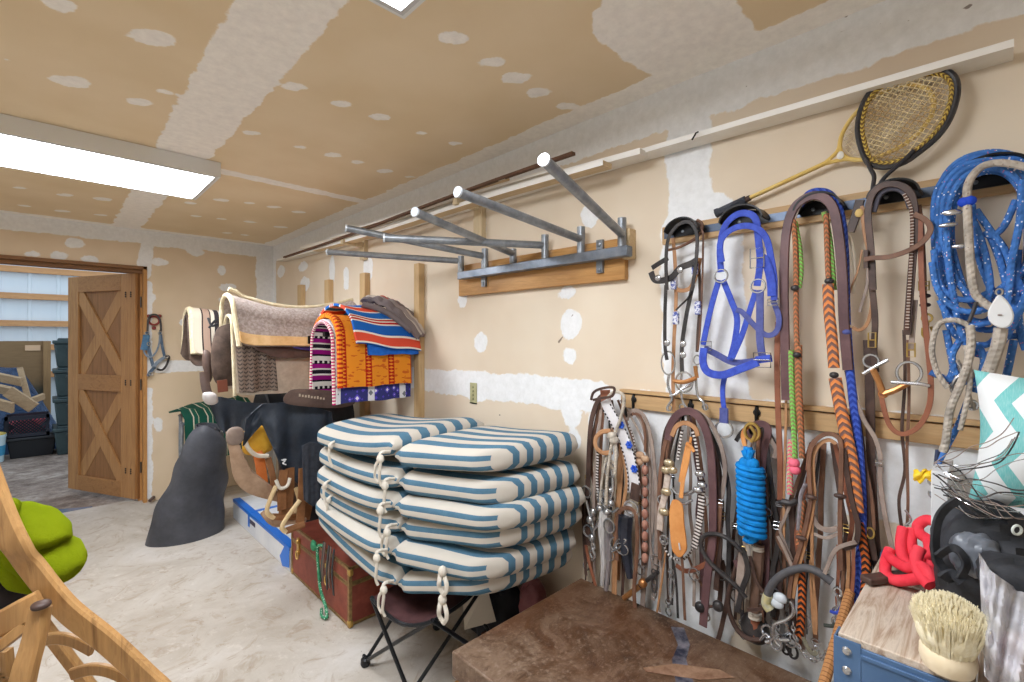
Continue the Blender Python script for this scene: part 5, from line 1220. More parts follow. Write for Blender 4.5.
# --- brown snaffle bridle (4th bracket) in layers
T = Tack('bridle', (893, 190), 'brown stitched leather bridle with copper roller bit on upper rail', 'bridle')
T.S('crownpiece', M_DKB, .022, .10, [(873, 290), (871, 250), (868, 215), (872, 195), (882, 186), (895, 184), (908, 190), (914, 205), (914, 240), (911, 280), (907, 335)], t=.005)
T.S('inner_crown', M_STITCH, .011, .105, [(907, 330), (910, 280), (912, 240), (911, 210), (904, 194)], t=.004)
T.S('padding', mat('grey padding', (74, 72, 84), rough=.7), .016, .088, [(874, 212), (880, 195), (892, 189), (904, 193), (910, 208)], t=.012)
T.S('browband', M_BRN, .017, .115, [(864, 260), (872, 258), (888, 257), (905, 252), (920, 244), (929, 234), (930, 226), (924, 219), (914, 214)], t=.004)
T.S('cheek_strap', M_DKB, .020, .09, [(872, 285), (875, 320), (874, 350), (876, 372)]); T.S('cheek_strap', M_GREYL, .016, .09, [(915, 300), (913, 325), (911, 350)])
T.S('throat_latch', M_RUS, .016, .10, [(920, 214), (921, 260), (923, 300), (927, 340), (931, 385), (928, 410), (917, 428), (901, 434), (889, 424), (882, 400), (879, 380)], t=.004)
T.S('strap_tail', M_TAN, .012, .08, [(862, 206), (864, 230), (870, 260), (872, 300), (868, 322), (860, 330), (852, 327)]); T.S('padded_cheek', M_DKB, .03, .07, [(860, 200), (856, 215), (850, 232)], t=.008)
T.B('leather_patch', mat('yellow patch', (206, 176, 110)), [(859, 213)], .082, .004, .010, .012)
T.S('pale_lining', mat('pale hide', (206, 192, 172), rough=.8), .010, .06, [(849, 236), (853, 250), (855, 275), (853, 294)]); T.S('cord_lace', M_TAN, .006, .065, [(862, 250), (858, 270), (852, 285), (850, 293)])
T.S('keeper', M_DKB, .014, .11, [(866, 250), (866, 268)], t=.008); T.buckle(872, 340, .10, .016, .040, M_BRASSB); T.buckle(911, 350, .10, .016, .036, M_BRASSB)
T.R('bit_ring', M_CHROME, .019, .0038, .095, [(871, 361)]); T.R('bit_ring', M_CHROME, .028, .0042, .10, [(909, 373)], 1.15)
T.T('bit_cheek', M_CHROME, .0055, .10, [(863, 374), (873, 368), (888, 360)]); T.T('bit_cheek', M_CHROME, .0055, .105, [(891, 382), (905, 383), (920, 384), (930, 386)])
T.T('mouthpiece', M_COPPER, .009, .10, [(873, 370), (878, 380), (883, 393)]); T.T('mouthpiece', M_COPPER, .009, .10, [(883, 394), (895, 390), (908, 383)]); T.R('link', M_COPPER, .010, .003, .10, [(883, 394)])
T = Tack('bridle', (921, 300), 'brown leather cheek straps with brass buckle and snap beside blue rope', 'strap')
T.S('strap', M_BRN, .013, .075, [(919, 205), (922, 230), (924, 270), (925, 310)]); T.buckle(924, 286, .09, .02, .022, M_BRASSB); T.B('buckle_keeper', M_DKB, [(925, 296), (925, 305)], .085, .008, .012, .006); T.snap(927, 318, .09, .055, M_BRASSB)
T = Tack('leather_reins', (905, 340), 'pair of thin dark leather reins dropping to the red rope halter', 'reins')
T.S('rein', M_DKB, .010, .07, [(904, 330), (905, 380), (902, 430), (905, 470), (899, 500), (902, 530)]); T.S('rein', M_BRN, .009, .08, [(908, 340), (909, 400), (907, 450), (908, 500), (907, 526)]); T.T('clip', M_CHROME, .003, .09, [(905, 510), (911, 520), (903, 528), (910, 534)])
T = Tack('leather_strap', (872, 400), 'wide dark leather strap hanging behind copper bit bridle', 'strap')
T.S('strap', M_DKB, .030, .05, [(868, 340), (870, 400), (871, 460), (873, 510), (877, 560), (880, 600)], t=.005)
T = Tack('leather_strap', (862, 420), 'grey brown strap with chrome buckle slanting right of blue braid', 'strap')
T.S('strap', M_GREYL, .015, .085, [(856, 400), (864, 420), (876, 440), (881, 462), (880, 480), (886, 520), (894, 556)]); T.buckle(879, 463, .095, .016, .018)
T = Tack('leather_strap', (866, 240), 'pale buckskin thong hanging beside brown bridle', 'strap'); T.S('thong', M_GREYL, .010, .06, [(868, 262), (867, 285), (862, 303), (860, 312)])

# --- white breast collar etc. on the lower rail, first hook
T = Tack('breast_collar', (604, 392), 'white leather breast collar with blue flower studs and black stitching', 'breast collar', off=.1)
M_WHL = mat('white leather', (226, 224, 226), (208, 204, 208), .5, scale=12)
T.S('collar_body', M_WHL, .062, .105, [(605, 400), (612, 416), (622, 434), (629, 455), (634, 478), (635, 494)], t=.006)
T.S('stitched_edge', stripes('black stitch', [(1, (40, 36, 40)), (.8, (216, 212, 214))], 'U', .016), .006, .110, [(610, 404), (616, 414), (627, 433), (634, 455), (639, 480), (639, 492)], t=.003)
T.S('stitched_edge', stripes('black stitch', [(1, (40, 36, 40)), (.8, (216, 212, 214))], 'U', .016), .006, .110, [(603, 410), (610, 422), (618, 438), (624, 456), (628, 476), (628, 492)], t=.003)
T.S('top_tab', M_RUS, .060, .10, [(605, 390), (606, 402)], t=.010); T.S('end_patch', M_DKB, .052, .112, [(636, 484), (634, 500)], t=.006)
T.S('tan_lining', M_TAN, .020, .09, [(624, 455), (627, 478), (625, 495), (622, 515)], t=.004); T.S('lower_white', M_WHL, .045, .09, [(628, 503), (628, 516)], t=.004)
M_FLW = mat('blue flower stud', (36, 72, 186), (60, 110, 220), .3, .3, scale=60)
for a, b in ((621, 425), (629, 445), (634, 469)):
    c = W(a, b, .115); m = MB()
    for i in range(6): m.blob(c+Vector((0, .010*math.cos(i*1.047), .010*math.sin(i*1.047))), .004, .006, .006, n=8, m=6)
    m.blob(c, .006, .005, .005, n=8, m=6); m.build('flower_stud', M_FLW, T.o)
T.R('ring', M_CHROME, .034, .004, .10, [(631, 508)], .9)
T = Tack('bridle', (598, 395), 'dark brown bridle with hanging bits leftmost under lower rail', 'bridle')
T.S('crownpiece', M_DKB, .030, .07, [(588, 545), (588, 500), (589, 450), (592, 418), (600, 398), (610, 396)], t=.005); T.S('head_loop', M_DKB, .014, .13, [(591, 400), (594, 392), (604, 388), (614, 388), (612, 396), (602, 398), (593, 400)], t=.005)
T.S('cheek_strap', M_BRN, .018, .08, [(604, 402), (602, 430), (600, 470), (598, 505)]); T.S('cheek_strap', M_GREYL, .020, .085, [(601, 410), (597, 450), (594, 490), (594, 520)]); T.S('stud_strap', M_STUDS, .016, .09, [(598, 452), (597, 480), (599, 510)])
T.R('bit_ring', M_CHROME, .026, .005, .085, [(586, 492), (588, 531)]); T.T('bit', M_CHROME, .007, .09, [(586, 500), (590, 515), (594, 530), (592, 545), (595, 556), (592, 560)]); T.B('bit_joint', M_CHROME, [(590, 520), (593, 512), (592, 538)], .09, .014, .016, .018)
T.S('rein', M_RUS, .020, .075, [(586, 545), (589, 562), (594, 580), (597, 592)]); T.S('rein', M_DKB, .020, .06, [(583, 500), (584, 540), (586, 575)])
T = Tack('rope_halter', (612, 395), 'pale rope halter knotted over the white breast collar', 'halter', off=.13)
T.T('cord', M_PALECORD, .0075, .125, [(607, 398), (614, 392), (622, 394), (624, 402), (620, 420), (614, 436), (610, 455), (607, 480), (606, 505)]); T.T('cord', M_PALECORD, .0075, .125, [(612, 437), (616, 450), (615, 475)])
T.B('knot', M_PALECORD, [(612, 436), (614, 440)], .13, .016, .020, .016); T.T('leather_loop', M_TAN, .011, .12, [(611, 431), (602, 432), (596, 438), (596, 447), (603, 453), (612, 452)], flat=.6); T.T('white_strand', M_PALECORD, .006, .11, [(607, 455), (602, 480), (600, 505)])
T = Tack('bit_cluster', (606, 500), 'jumble of steel curb bits and chains beneath the pale halter', 'bit')
T.B('curb_joint', M_CHROME, [(601, 500), (606, 494), (611, 503), (607, 512), (600, 508), (610, 490)], .10, .016, .017, .014); T.R('ring', M_CHROME, .028, .004, .11, [(609, 526), (604, 497), (610, 470)], 1.1); T.T('shank', M_CHROME, .007, .10, [(598, 490), (604, 505), (613, 512), (618, 508)])
T.T('shank', M_CHROME, .008, .10, [(612, 470), (613, 490), (608, 505), (600, 520), (594, 530)]); T.T('shank', M_BLKL, .010, .085, [(607, 455), (609, 480), (612, 500)]); T.T('chain_tail', M_CHROME, .005, .09, [(592, 540), (595, 548), (590, 552), (594, 560)])
T = Tack('horsehair_tassel', (605, 515), 'white and grey horsehair tassel hanging at left bunch', 'tassel')
t_ = mat('white horsehair', (232, 230, 228), (150, 146, 148), .6, scale=26, stretch=(1, 4, .3)); T.T('tassel', t_, .030, .09, [(606, 512), (603, 530), (604, 555), (602, 585)], scale=lambda s: (1-.72*s)); T.T('tassel', mat('grey horsehair', (120, 112, 116), (160, 152, 152), .7, scale=26, stretch=(1, 4, .3)), .022, .075, [(608, 520), (609, 550), (606, 590)], scale=lambda s: 1-.5*s)
T = Tack('leather_strap', (616, 530), 'tan leather strap with stamped holes right of the white tassel', 'strap'); T.S('strap', M_TAN, .032, .075, [(622, 440), (620, 480), (617, 520), (615, 560), (614, 598)]); T.R('ring', M_CHROME, .033, .0045, .09, [(617, 545)])
T = Tack('boot_strap', (626, 520), 'black shiny tapered crupper hanging through a tan loop', 'crupper'); T.T('body', mat('black vinyl', (30, 32, 40), (60, 64, 76), .25, scale=8), .034, .09, [(626, 515), (625, 535), (627, 555), (630, 578)], scale=lambda s: 1-.6*s**2); T.T('loop', M_BRN, .010, .10, [(617, 560), (616, 530), (620, 512), (628, 508), (636, 516), (637, 550), (634, 590), (636, 615)], flat=.6)
T.T('steel_clip', M_CHROME, .005, .11, [(614, 548), (618, 540), (626, 540), (620, 547), (612, 552)]); T.R('ring', M_CHROME, .030, .003, .11, [(622, 549)], .8)
T = Tack('braided_headstall', (634, 420), 'bridle with rawhide button braided reins at right of first bunch', 'bridle')
T.S('crownpiece', M_GREYL, .020, .075, [(627, 420), (630, 412), (638, 411), (646, 420), (652, 445), (656, 490), (656, 550), (653, 600)]); T.S('crownpiece_edge', M_STUDS, .008, .085, [(628, 424), (634, 440), (636, 465)])
T.S('second_strap', M_GREYL, .026, .065, [(636, 412), (645, 430), (650, 470), (652, 520), (646, 560), (642, 612)], t=.004); T.S('second_strap', M_BRN, .014, .08, [(632, 414), (640, 416), (645, 432), (645, 452)])
T.B('rosette', mat('rosette', (196, 166, 136), (160, 120, 92), .5, scale=60), [(640, 455), (645, 459), (639, 462)], .09, .010, .018, .014)
T.B('rawhide_button', mat('rawhide button', (150, 98, 84), (186, 140, 122), .5, scale=50), [(645, 470+11*i) for i in range(9)], .085, .011, .013, .019); T.T('button_core', M_DKB, .006, .08, [(645, 462), (645, 500), (644, 565)])
T = Tack('curb_bit', (645, 575), 'curb bit with copper roller lying just above chest edge, first bunch', 'bit'); T.T('bar', M_COPPER, .012, .08, [(624, 598), (632, 592), (640, 586)]); T.T('bar', M_BLKL, .009, .08, [(640, 586), (650, 578), (658, 572)]); T.B('ball', M_COPPER, [(643, 583)], .085, .017, .017, .017); T.snap(654, 582, .08, .06); T.R('ring', M_CHROME, .02, .0035, .08, [(656, 560), (640, 570)])

# --- second hook
T = Tack('bridle', (690, 412), 'dark maroon leather bridle with wide straps, second lower hook', 'bridle', off=.1)
T.S('crownpiece', M_MRN, .036, .11, [(668, 440), (671, 424), (680, 413), (692, 412), (702, 422), (709, 442), (712, 470), (713, 510), (712, 545), (707, 580), (703, 626)], t=.006)
T.S('second_strap', M_DKB, .024, .095, [(664, 500), (663, 460), (666, 432), (676, 416), (688, 411), (700, 415), (708, 430), (715, 460), (718, 500), (720, 540), (716, 590)], t=.005)
T.S('outer_strap', M_GREYL, .020, .085, [(695, 411), (708, 420), (719, 440), (725, 465), (723, 490), (720, 502)], t=.005); T.S('tail', M_BRN, .022, .10, [(720, 502), (719, 520), (716, 545), (712, 570)]); T.buckle(719, 503, .10, .026, .024)
T.B('rubber_stop', M_BLKL, [(700, 607), (718, 606)], .11, .014, .018, .018); T.T('stop_bar', M_DKB, .006, .105, [(700, 607), (718, 606)])
T = Tack('studded_headstall', (684, 425), 'silver studded headstall with bits inside maroon bridle', 'bridle', off=.1)
T.S('crownpiece', M_TAN, .022, .12, [(672, 436), (677, 426), (686, 423), (695, 428), (698, 436)], t=.006); T.S('lining', M_BRN, .020, .105, [(660, 560), (659, 500), (662, 460), (668, 432)], t=.005)
T.S('studded_cheek', M_STUDS, .014, .115, [(682, 430), (680, 445), (678, 460)]); T.S('studded_cheek', M_STUDS, .014, .115, [(692, 430), (696, 445), (698, 465), (701, 480)])
T.S('white_cheek', mat('silver plate', (196, 178, 168), (226, 214, 206), .35, .4, scale=60), .032, .12, [(668, 475), (665, 495), (661, 512), (660, 530)], t=.008); T.S('studded_cheek', M_STUDS, .030, .11, [(702, 480), (701, 510), (698, 530), (694, 548)], t=.007)
T.B('buckle_set', mat('engraved silver', (214, 200, 170), (150, 130, 100), .3, .7, scale=80), [(669, 463), (672, 470), (666, 470), (666, 492), (664, 512)], .13, .012, .020, .014); T.B('buckle_set', M_CHROME, [(700, 474), (702, 485), (698, 490)], .12, .012, .018, .012)
T.S('studded_throat', M_STUDS, .010, .10, [(661, 525), (664, 545), (670, 556), (682, 560), (692, 550), (698, 536)])
T.T('bit', M_CHROME, .0075, .115, [(672, 488), (678, 494), (690, 493), (698, 488)]); T.T('bit', M_CHROME, .0065, .115, [(674, 502), (684, 504), (692, 500)]); T.R('ring', M_CHROME, .018, .0035, .11, [(662, 500), (664, 540), (704, 500)])
T = Tack('leather_tie', (690, 445), 'orange leather latigo strings knotted inside the second bunch', 'strap', off=.12)
T.S('string', M_ORL, .020, .13, [(690, 443), (687, 462), (683, 480), (681, 498)]); T.S('string', M_ORL, .016, .125, [(687, 446), (683, 465), (680, 482)]); T.S('knot', M_ORL, .016, .138, [(686, 443), (691, 447), (694, 452)]); T.S('string_end', M_ORL, .012, .13, [(690, 444), (691, 437)])
T = Tack('leather_paddle', (677, 500), 'broad orange leather curb strap tapering to scalloped end, second bunch', 'strap', off=.11)
m = MB(); pl_ = [(675, 499), (683, 505), (685, 525), (687, 540), (687, 550), (681, 557), (675, 553), (672, 545), (670, 520), (671, 505)]; P_c = cat([W(x, y, .125) for x, y in pl_], 4, True); m.prism(P_c, (-.007, 0, 0)); m.build('paddle', M_ORL, T.o, bevel=.002)
T.S('strap_tail', M_BRN, .013, .12, [(681, 545), (683, 575), (684, 600), (685, 620)]); T.S('cross_strap', M_RUS, .022, .08, [(676, 565), (686, 571), (698, 568), (709, 562)]); T.S('slot', M_WHL, .006, .135, [(679, 543), (680, 550)])
T = Tack('leather_reins', (664, 560), 'narrow brown and black reins under second bunch beside clips', 'reins')
T.S('rein', M_GREYL, .013, .085, [(659, 545), (661, 575), (659, 600), (660, 612)]); T.S('rein', M_TAN, .010, .09, [(666, 548), (662, 580), (657, 612)]); T.S('rein', M_BLKL, .012, .085, [(672, 556), (676, 580), (678, 618)]); T.snap(654, 572, .09, .075, M_BLKL); T.snap(671, 572, .09, .09, M_CHROME)
T.S('rein', M_BRN, .012, .07, [(688, 556), (696, 575), (705, 590)]); T.S('rein', M_DKB, .02, .065, [(722, 560), (728, 590), (722, 625), (718, 640)])
# --- blue lead rope
T = Tack('lead_rope', (752, 428), 'bright blue coiled lead rope with brass snap', 'lead rope', off=.1)
T.R('snap_ring', M_BRASSB, .024, .006, .11, [(752, 432)], 1.25); T.T('snap_bar', M_BRASSB, .006, .118, [(750, 426), (755, 434), (751, 442)]); T.T('snap_stem', M_CHROME, .008, .11, [(750, 440), (749, 447)])
T.T('eye_wrap', M_CYANR, .016, .11, [(748, 447), (748, 462)], n=12); T.T('eye_wrap', M_CYANR, .012, .12, [(744, 450), (748, 458), (752, 450)])
m = MB(); top, bot = W(750, 466, .105), W(752, 536, .105); turns = 12; pts = []
for i in range(turns*14+1):
    a = 2*math.pi*i/14; q = top.lerp(bot, i/(turns*14)); pts.append(q+Vector((-.026*math.sin(a), (.034 if True else 0)*math.cos(a), 0)))
m.tube(pts, .0108, 8, k=2); m.build('coil', M_CYANR, T.o)
T.B('core_knot', M_CYANR, [(746, 463), (752, 464)], .115, .02, .022, .02); T.T('tail', M_CYANR, .012, .11, [(756, 538), (750, 541), (744, 538)])
T.S('leather_eye', M_ORL, .018, .10, [(745, 446), (743, 436), (746, 428), (752, 426)])
T = Tack('paper_card', (743, 470), 'white paper card tucked behind the blue lead rope', 'card', off=.03)
m = MB(); m.prism([W(738, 462, .03), W(757, 463, .03), W(758, 495, .03), W(738, 494, .03)], (.001, 0, 0)); m.build('card', mat('card white', (232, 234, 238)), T.o)
T = Tack('bridle', (764, 425), 'maroon bridle with crossed dark straps behind blue lead rope', 'bridle', off=.07)
T.S('crownpiece', M_MRN, .030, .06, [(747, 440), (752, 427), (762, 424), (768, 430), (764, 450), (762, 470), (764, 500), (766, 560), (764, 610)], t=.005); T.S('side_strap', M_BLKL, .018, .05, [(736, 441), (744, 430), (758, 424), (768, 432), (776, 447)], t=.004)
T.S('strap', M_GREYL, .018, .055, [(764, 428), (771, 440), (776, 450), (774, 458)]); T.R('ring', M_CHROME, .014, .003, .07, [(767, 512), (762, 475)]); T.S('strap', M_DKB, .022, .05, [(759, 540), (768, 560), (774, 580), (770, 610)])
T = Tack('rolled_bridle', (712, 535), 'dark rolled leather reins looping left below blue lead rope', 'reins', off=.09)
T.T('rolled_rein', M_BLKL, .0085, .12, [(742, 552), (730, 540), (716, 534), (704, 536), (701, 546), (708, 560), (722, 574), (736, 586), (746, 598)]); T.T('rolled_rein', M_DKB, .009, .09, [(742, 548), (734, 575), (728, 600), (733, 622), (745, 637), (760, 640)])
T.S('noseband', M_GREYL, .032, .11, [(743, 550), (740, 580), (739, 608)], t=.005); T.S('noseband', M_BLKL, .022, .12, [(742, 548), (748, 570), (742, 590), (737, 612)], t=.005); T.S('strap', M_DKB, .014, .115, [(750, 556), (756, 580), (765, 596), (762, 608), (748, 610)])
T.S('strap', M_MRN, .020, .10, [(735, 560), (742, 580), (737, 598)])
T = Tack('wooden_hames', (752, 560), 'worn wooden handle wrapped with white twine in third bunch', 'handle', off=.08)
T.T('handle', mat('dark worn handle', (96, 72, 60), (122, 96, 82), .5, scale=9), .020, .08, [(759, 544), (757, 575), (755, 602), (754, 615)], flat=.7); T.T('twine_wrap', M_PALECORD, .023, .08, [(755, 612), (755, 618)], n=12); T.T('twine_wrap', M_PALECORD, .022, .08, [(758, 546), (758, 550)], n=12); T.T('lower_handle', M_RUS, .016, .08, [(755, 618), (754, 640)], flat=.6); T.B('dark_knob', M_BLKL, [(755, 628)], .06, .03, .045, .05); T.S('pale_tape', mat('pale tape', (200, 188, 176)), .018, .07, [(748, 545), (750, 575), (749, 600)])
# --- third bunch right part: arch bridle with hanging straps
T = Tack('bridle', (826, 436), 'light brown double strapped bridle arched over rightmost lower hook', 'bridle', off=.1)
T.S('crownpiece', M_BRN, .016, .115, [(811, 500), (809, 470), (810, 452), (816, 440), (826, 434), (836, 436), (841, 445), (841, 480), (840, 520), (841, 570)], t=.006); T.S('crownpiece_pair', M_TAN, .014, .105, [(815, 500), (813, 470), (814, 455), (820, 444), (829, 440), (836, 444)], t=.006); T.S('outer_pair', M_RUS, .010, .11, [(807, 470), (809, 450), (814, 440)])
T.S('left_cheek', M_BRN, .016, .11, [(811, 500), (806, 525), (800, 548), (792, 575), (789, 598)], t=.006); T.S('left_cheek', M_TAN, .014, .105, [(814, 500), (811, 520), (804, 548), (797, 575), (793, 598)], t=.006); T.B('keeper', M_DKB, [(811, 497), (801, 538), (840, 496)], .12, .008, .016, .007)
T.S('right_cheek', M_DKB, .018, .11, [(844, 450), (848, 480), (853, 505), (858, 525), (856, 542), (846, 548), (838, 546)], t=.005); T.S('noseband', M_GREYL, .020, .10, [(812, 515), (818, 526), (828, 530), (838, 528)]); T.S('noseband', M_GREYL, .012, .105, [(814, 534), (826, 538), (838, 534)])
T.S('grey_tail', M_GREYL, .014, .12, [(856, 542), (842, 546), (834, 552), (826, 570), (823, 578)]); T.S('drop_strap', M_TAN, .012, .10, [(813, 500), (812, 540), (813, 580), (816, 612), (815, 634), (812, 600), (811, 560)], t=.004)
for k, (xa, mm) in enumerate(((838, M_RUS), (843, M_BRN), (848, M_TAN), (853, M_RUS))): T.S('hanging_strap', mm, .012, .09+.006*k, [(xa, 545), (xa+.5, 570), (xa-1, 596), (xa, 612)])
T = Tack('braided_reins', (806, 560), 'dark orange braided rein hanging by the curb bit, lower right bunch', 'reins', off=.09)
T.T('rust_braid', M_BR_OD, .010, .085, [(803, 500), (800, 530), (799, 545)]); T.T('rust_braid', M_BR_BK, .0125, .095, [(800, 560), (802, 590), (801, 620), (799, 638)], flat=.7)
T = Tack('curb_bit', (792, 605), 'large chrome S-shanked curb bit with chain near blue shelf post', 'bit', off=.12)
T.T('shank', M_CHROME, .0062, .125, [(790, 601), (793, 606), (793, 614), (786, 620), (776, 624), (773, 630), (775, 640), (780, 646)]); T.R('rein_ring', M_CHROME, .017, .0048, .125, [(776, 644)], 1.1); T.T('mouth', M_CHROME, .007, .12, [(766, 642), (772, 641)]); T.T('bar', M_CHROME, .007, .12, [(781, 640), (790, 640)])
def chain(T, P, off, L=.016, name='curb_chain'):
    pts = cat(T.pts(P, off), 12); acc = 0; last = pts[0]; m = MB(); k = 0
    for p in pts[1:]:
        if (p-last).length >= L*.72:
            d = (p-last).normalized(); c = (p+last)/2; n = Vector((1, 0, 0)) if k % 2 else Vector((.35, 0, 0))+d.cross(Vector((1, 0, 0)))
            x = d; y = n.cross(d).normalized(); m.tube([c+x*L*.5*math.cos(a)+y*L*.3*math.sin(a) for a in [2*math.pi*i/8 for i in range(8)]], .0022, 6, True, 0); last = p; k += 1
    return m.build(name, M_CHROME, T.o)
chain(T, [(793, 622), (794, 634), (798, 645), (805, 655), (814, 661), (822, 658), (829, 648), (835, 636), (838, 626)], .12)
T.S('curb_plate', mat('olive steel', (130, 128, 112), (170, 168, 150), .35, .6, scale=20), .016, .11, [(803, 637), (808, 648), (813, 654), (817, 652)])
T.T('snap_shank', M_CHROME, .006, .115, [(838, 594), (839, 604), (837, 616), (838, 626)]); T.R('snap_eye', M_CHROME, .010, .004, .115, [(838, 592), (837, 612), (836, 622)], 1.3); T.T('lever', mat('dark steel', (84, 92, 90), rough=.3, metal=.8), .006, .12, [(824, 625), (832, 626), (836, 624)]); T.T('blue_tie', M_BLUEW, .005, .125, [(830, 611), (836, 613), (844, 611), (848, 616)])
T = Tack('rubber_hose_bit', (790, 575), 'thick grey rubber covered noseband curving across lower right bunch', 'noseband', off=.11)
T.T('rubber_tube', mat('grey rubber', (76, 76, 80), (100, 98, 100), .6, scale=20), .013, .115, [(766, 600), (770, 588), (778, 578), (790, 571), (805, 568), (818, 572), (832, 582)], n=12); T.T('tape_wrap', mat('beige tape', (196, 186, 130), (170, 168, 150), .6, scale=60), .016, .115, [(768, 595), (766, 603), (770, 610)], n=12)
T.B('clear_tape', mat('clear tape', (206, 214, 222), rough=.2), [(780, 598), (777, 603)], .11, .012, .020, .016)
T = Tack('leather_strap', (780, 560), 'plaited pale thong and dark straps left of arched bridle', 'strap', off=.08)
T.S('strap', M_GREYL, .012, .08, [(790, 505), (784, 520), (780, 530), (786, 545), (792, 560)]); T.S('strap', M_DKB, .022, .06, [(790, 500), (793, 540), (791, 580), (794, 640)]); T.S('strap', M_DKB, .024, .05, [(779, 500), (775, 540), (779, 590), (775, 620)]); T.T('twist', mat('grey plait', (150, 146, 152), (110, 100, 104), .6, scale=60), .007, .09, [(806, 484), (801, 495), (800, 510), (798, 530)]); T.T('bit_bar', M_BLKL, .010, .09, [(782, 501), (791, 503), (797, 500)]); T.S('pale_strap', M_GREYL, .014, .095, [(778, 536), (786, 552), (792, 566)])
T.S('strap_plate', mat('punched steel', (140, 136, 134), rough=.4, metal=.6), .018, .08, [(782, 608), (783, 650)]); T.R('bit_ring', M_BLKL, .014, .004, .09, [(793, 652), (786, 648)], 1.5)
T = Tack('leather_strap', (868, 500), 'dark straps with brass studs hanging right of the orange braid', 'strap', off=.06)
T.S('strap', M_DKB, .026, .055, [(862, 470), (866, 510), (868, 560), (866, 600)], t=.004); T.B('brass_stud', M_BRASSB, [(868, 498)], .07, .004, .006, .010); T.R('ring', M_BRASSB, .010, .0028, .08, [(870, 533)], 1.6); T.S('strap', M_BRN, .012, .075, [(866, 470), (872, 500), (874, 530)])
# --- coiled blue flecked rope on the right bracket
T = Tack('coiled_rope', (985, 165), 'thick blue rope with red and white flecks coiled on rightmost bracket', 'rope', off=.1)
rnd = random.Random(11)
def loop(xl, xr, yt, yb, off, r=.0085, sk=0, lean=0):
    xm = (xl+xr)/2; P = [(xl, yt+70+sk), (xl+3, yt+34), (xl+(xm-xl)*.42, yt+9), (xm+2, yt), (xr-(xr-xm)*.4, yt+8), (xr-2, yt+34), (xr, yt+80), (xr-4+lean, (yt+yb)/2+30), (xm+12+lean, yb-12), (xm-8+lean, yb), (xl+16+lean*.5, yb-16), (xl+4, (yt+yb)/2+20)]
    T.T('rope_loop', M_BROPE, r, off, P, closed=True)
for i, a in enumerate(((934, 1040, 157, 345), (938, 1036, 160, 322), (942, 1033, 164, 300), (947, 1030, 168, 355), (937, 1043, 152, 330), (951, 1028, 171, 310))):
    loop(*a, .08+.013*(i % 4), sk=rnd.uniform(-6, 6), lean=rnd.uniform(-4, 6))
for i, P in enumerate(([(972, 205), (975, 240), (985, 275), (1000, 305), (1015, 320)], [(976, 210), (990, 230), (1005, 250), (1015, 275), (1028, 300)], [(974, 222), (984, 250), (990, 285), (985, 310)], [(1022, 180), (1020, 220), (1012, 260), (1008, 300)], [(990, 235), (1000, 260), (1008, 290), (1020, 330)], [(1016, 200), (1004, 226), (992, 236), (984, 232)],
        [(934, 250), (938, 280), (950, 296), (970, 300), (990, 292)], [(932, 262), (938, 290), (955, 308), (975, 312), (992, 306)], [(940, 300), (950, 318), (968, 326), (990, 322)], [(1018, 250), (1016, 290), (1020, 330), (1026, 350)], [(946, 330), (950, 350), (953, 370), (945, 385)], [(960, 340), (952, 356), (956, 375)], [(992, 346), (1004, 338), (1016, 336), (1022, 338)], [(1014, 340), (1010, 360), (1006, 378)], [(930, 372), (945, 378), (965, 382), (980, 378)], [(978, 345), (984, 360), (980, 378), (974, 392)])):
    T.T('rope_strand', M_BROPE, .0082, .10+.008*(i % 4), P)
T.B('blue_tassel', mat('royal tassel', (20, 70, 200)), [(965, 202), (969, 201)], .15, .012, .014, .012); T.B('metal_tip', M_CHROME, [(951, 212), (948, 225), (961, 246), (953, 213)], .14, .006, .018, .006)
T = Tack('lunge_whip_rope', (975, 190), 'grey worn rope draped over the blue coil', 'rope', off=.15)
T.T('grey_rope', M_GREYROPE, .0095, .15, [(1030, 168), (1012, 164), (995, 163), (980, 168), (969, 182), (967, 200), (969, 240), (971, 272), (975, 293), (983, 302), (992, 308)]); T.T('lower_rope', M_GREYROPE, .0095, .15, [(970, 325), (971, 345), (966, 370), (958, 390), (950, 410), (946, 440), (943, 452)]); T.T('loop_rope', M_GREYROPE, .007, .14, [(968, 325), (955, 320), (940, 323), (934, 335), (932, 352), (937, 372), (948, 388)]); T.T('frayed_end', M_GREYROPE, .014, .15, [(1001, 328), (998, 345), (991, 365), (986, 378)])
T.T('grey_tail', M_GREYROPE, .006, .145, [(966, 345), (970, 380), (965, 410), (960, 430)]); T.T('whipping', M_BLKL, .0045, .155, [(976, 302), (973, 312), (969, 322)])
T = Tack('rope_reel', (1000, 322), 'white teardrop shaped plastic tag over the blue rope', 'tag', off=.17)
m = MB(); P_ = cat([W(x, y, .175) for x, y in ((999, 295), (1008, 302), (1014, 315), (1010, 326), (1000, 328), (990, 322), (988, 312), (993, 302))], 4, True); m.prism(P_, (-.012, 0, 0)); m.build('tag_body', mat('white plastic', (226, 228, 230), rough=.3), T.o, bevel=.003); T.B('stud', M_GREYL, [(1000, 315)], .189, .002, .004, .002); T.R('hanger', M_CHROME, .006, .0025, .18, [(999, 292)], 1.3)
T = Tack('rope_snap', (957, 425), 'blue rope end with steel panic snap hanging above the red halter', 'rope', off=.12)
T.T('rope_end', M_BROPE, .007, .12, [(967, 402), (958, 425), (948, 445), (940, 460), (936, 470)]); T.R('o_ring', M_CHROME, .011, .004, .12, [(972, 405)]); T.T('strand', mat('navy wrap', (52, 62, 90)), .006, .12, [(938, 450), (936, 466)]); T.T('fringe', M_GREYROPE, .005, .12, [(975, 370), (968, 390), (975, 410)]); T.snap(934, 482, .12, .045); T.T('steel_hook', M_CHROME, .005, .13, [(957, 360), (962, 372), (955, 380), (952, 390), (958, 395)])
m = MB(); a = W(914, 471, .135); b = W(938, 470, .14); dz = W(914, 481, .135)-a
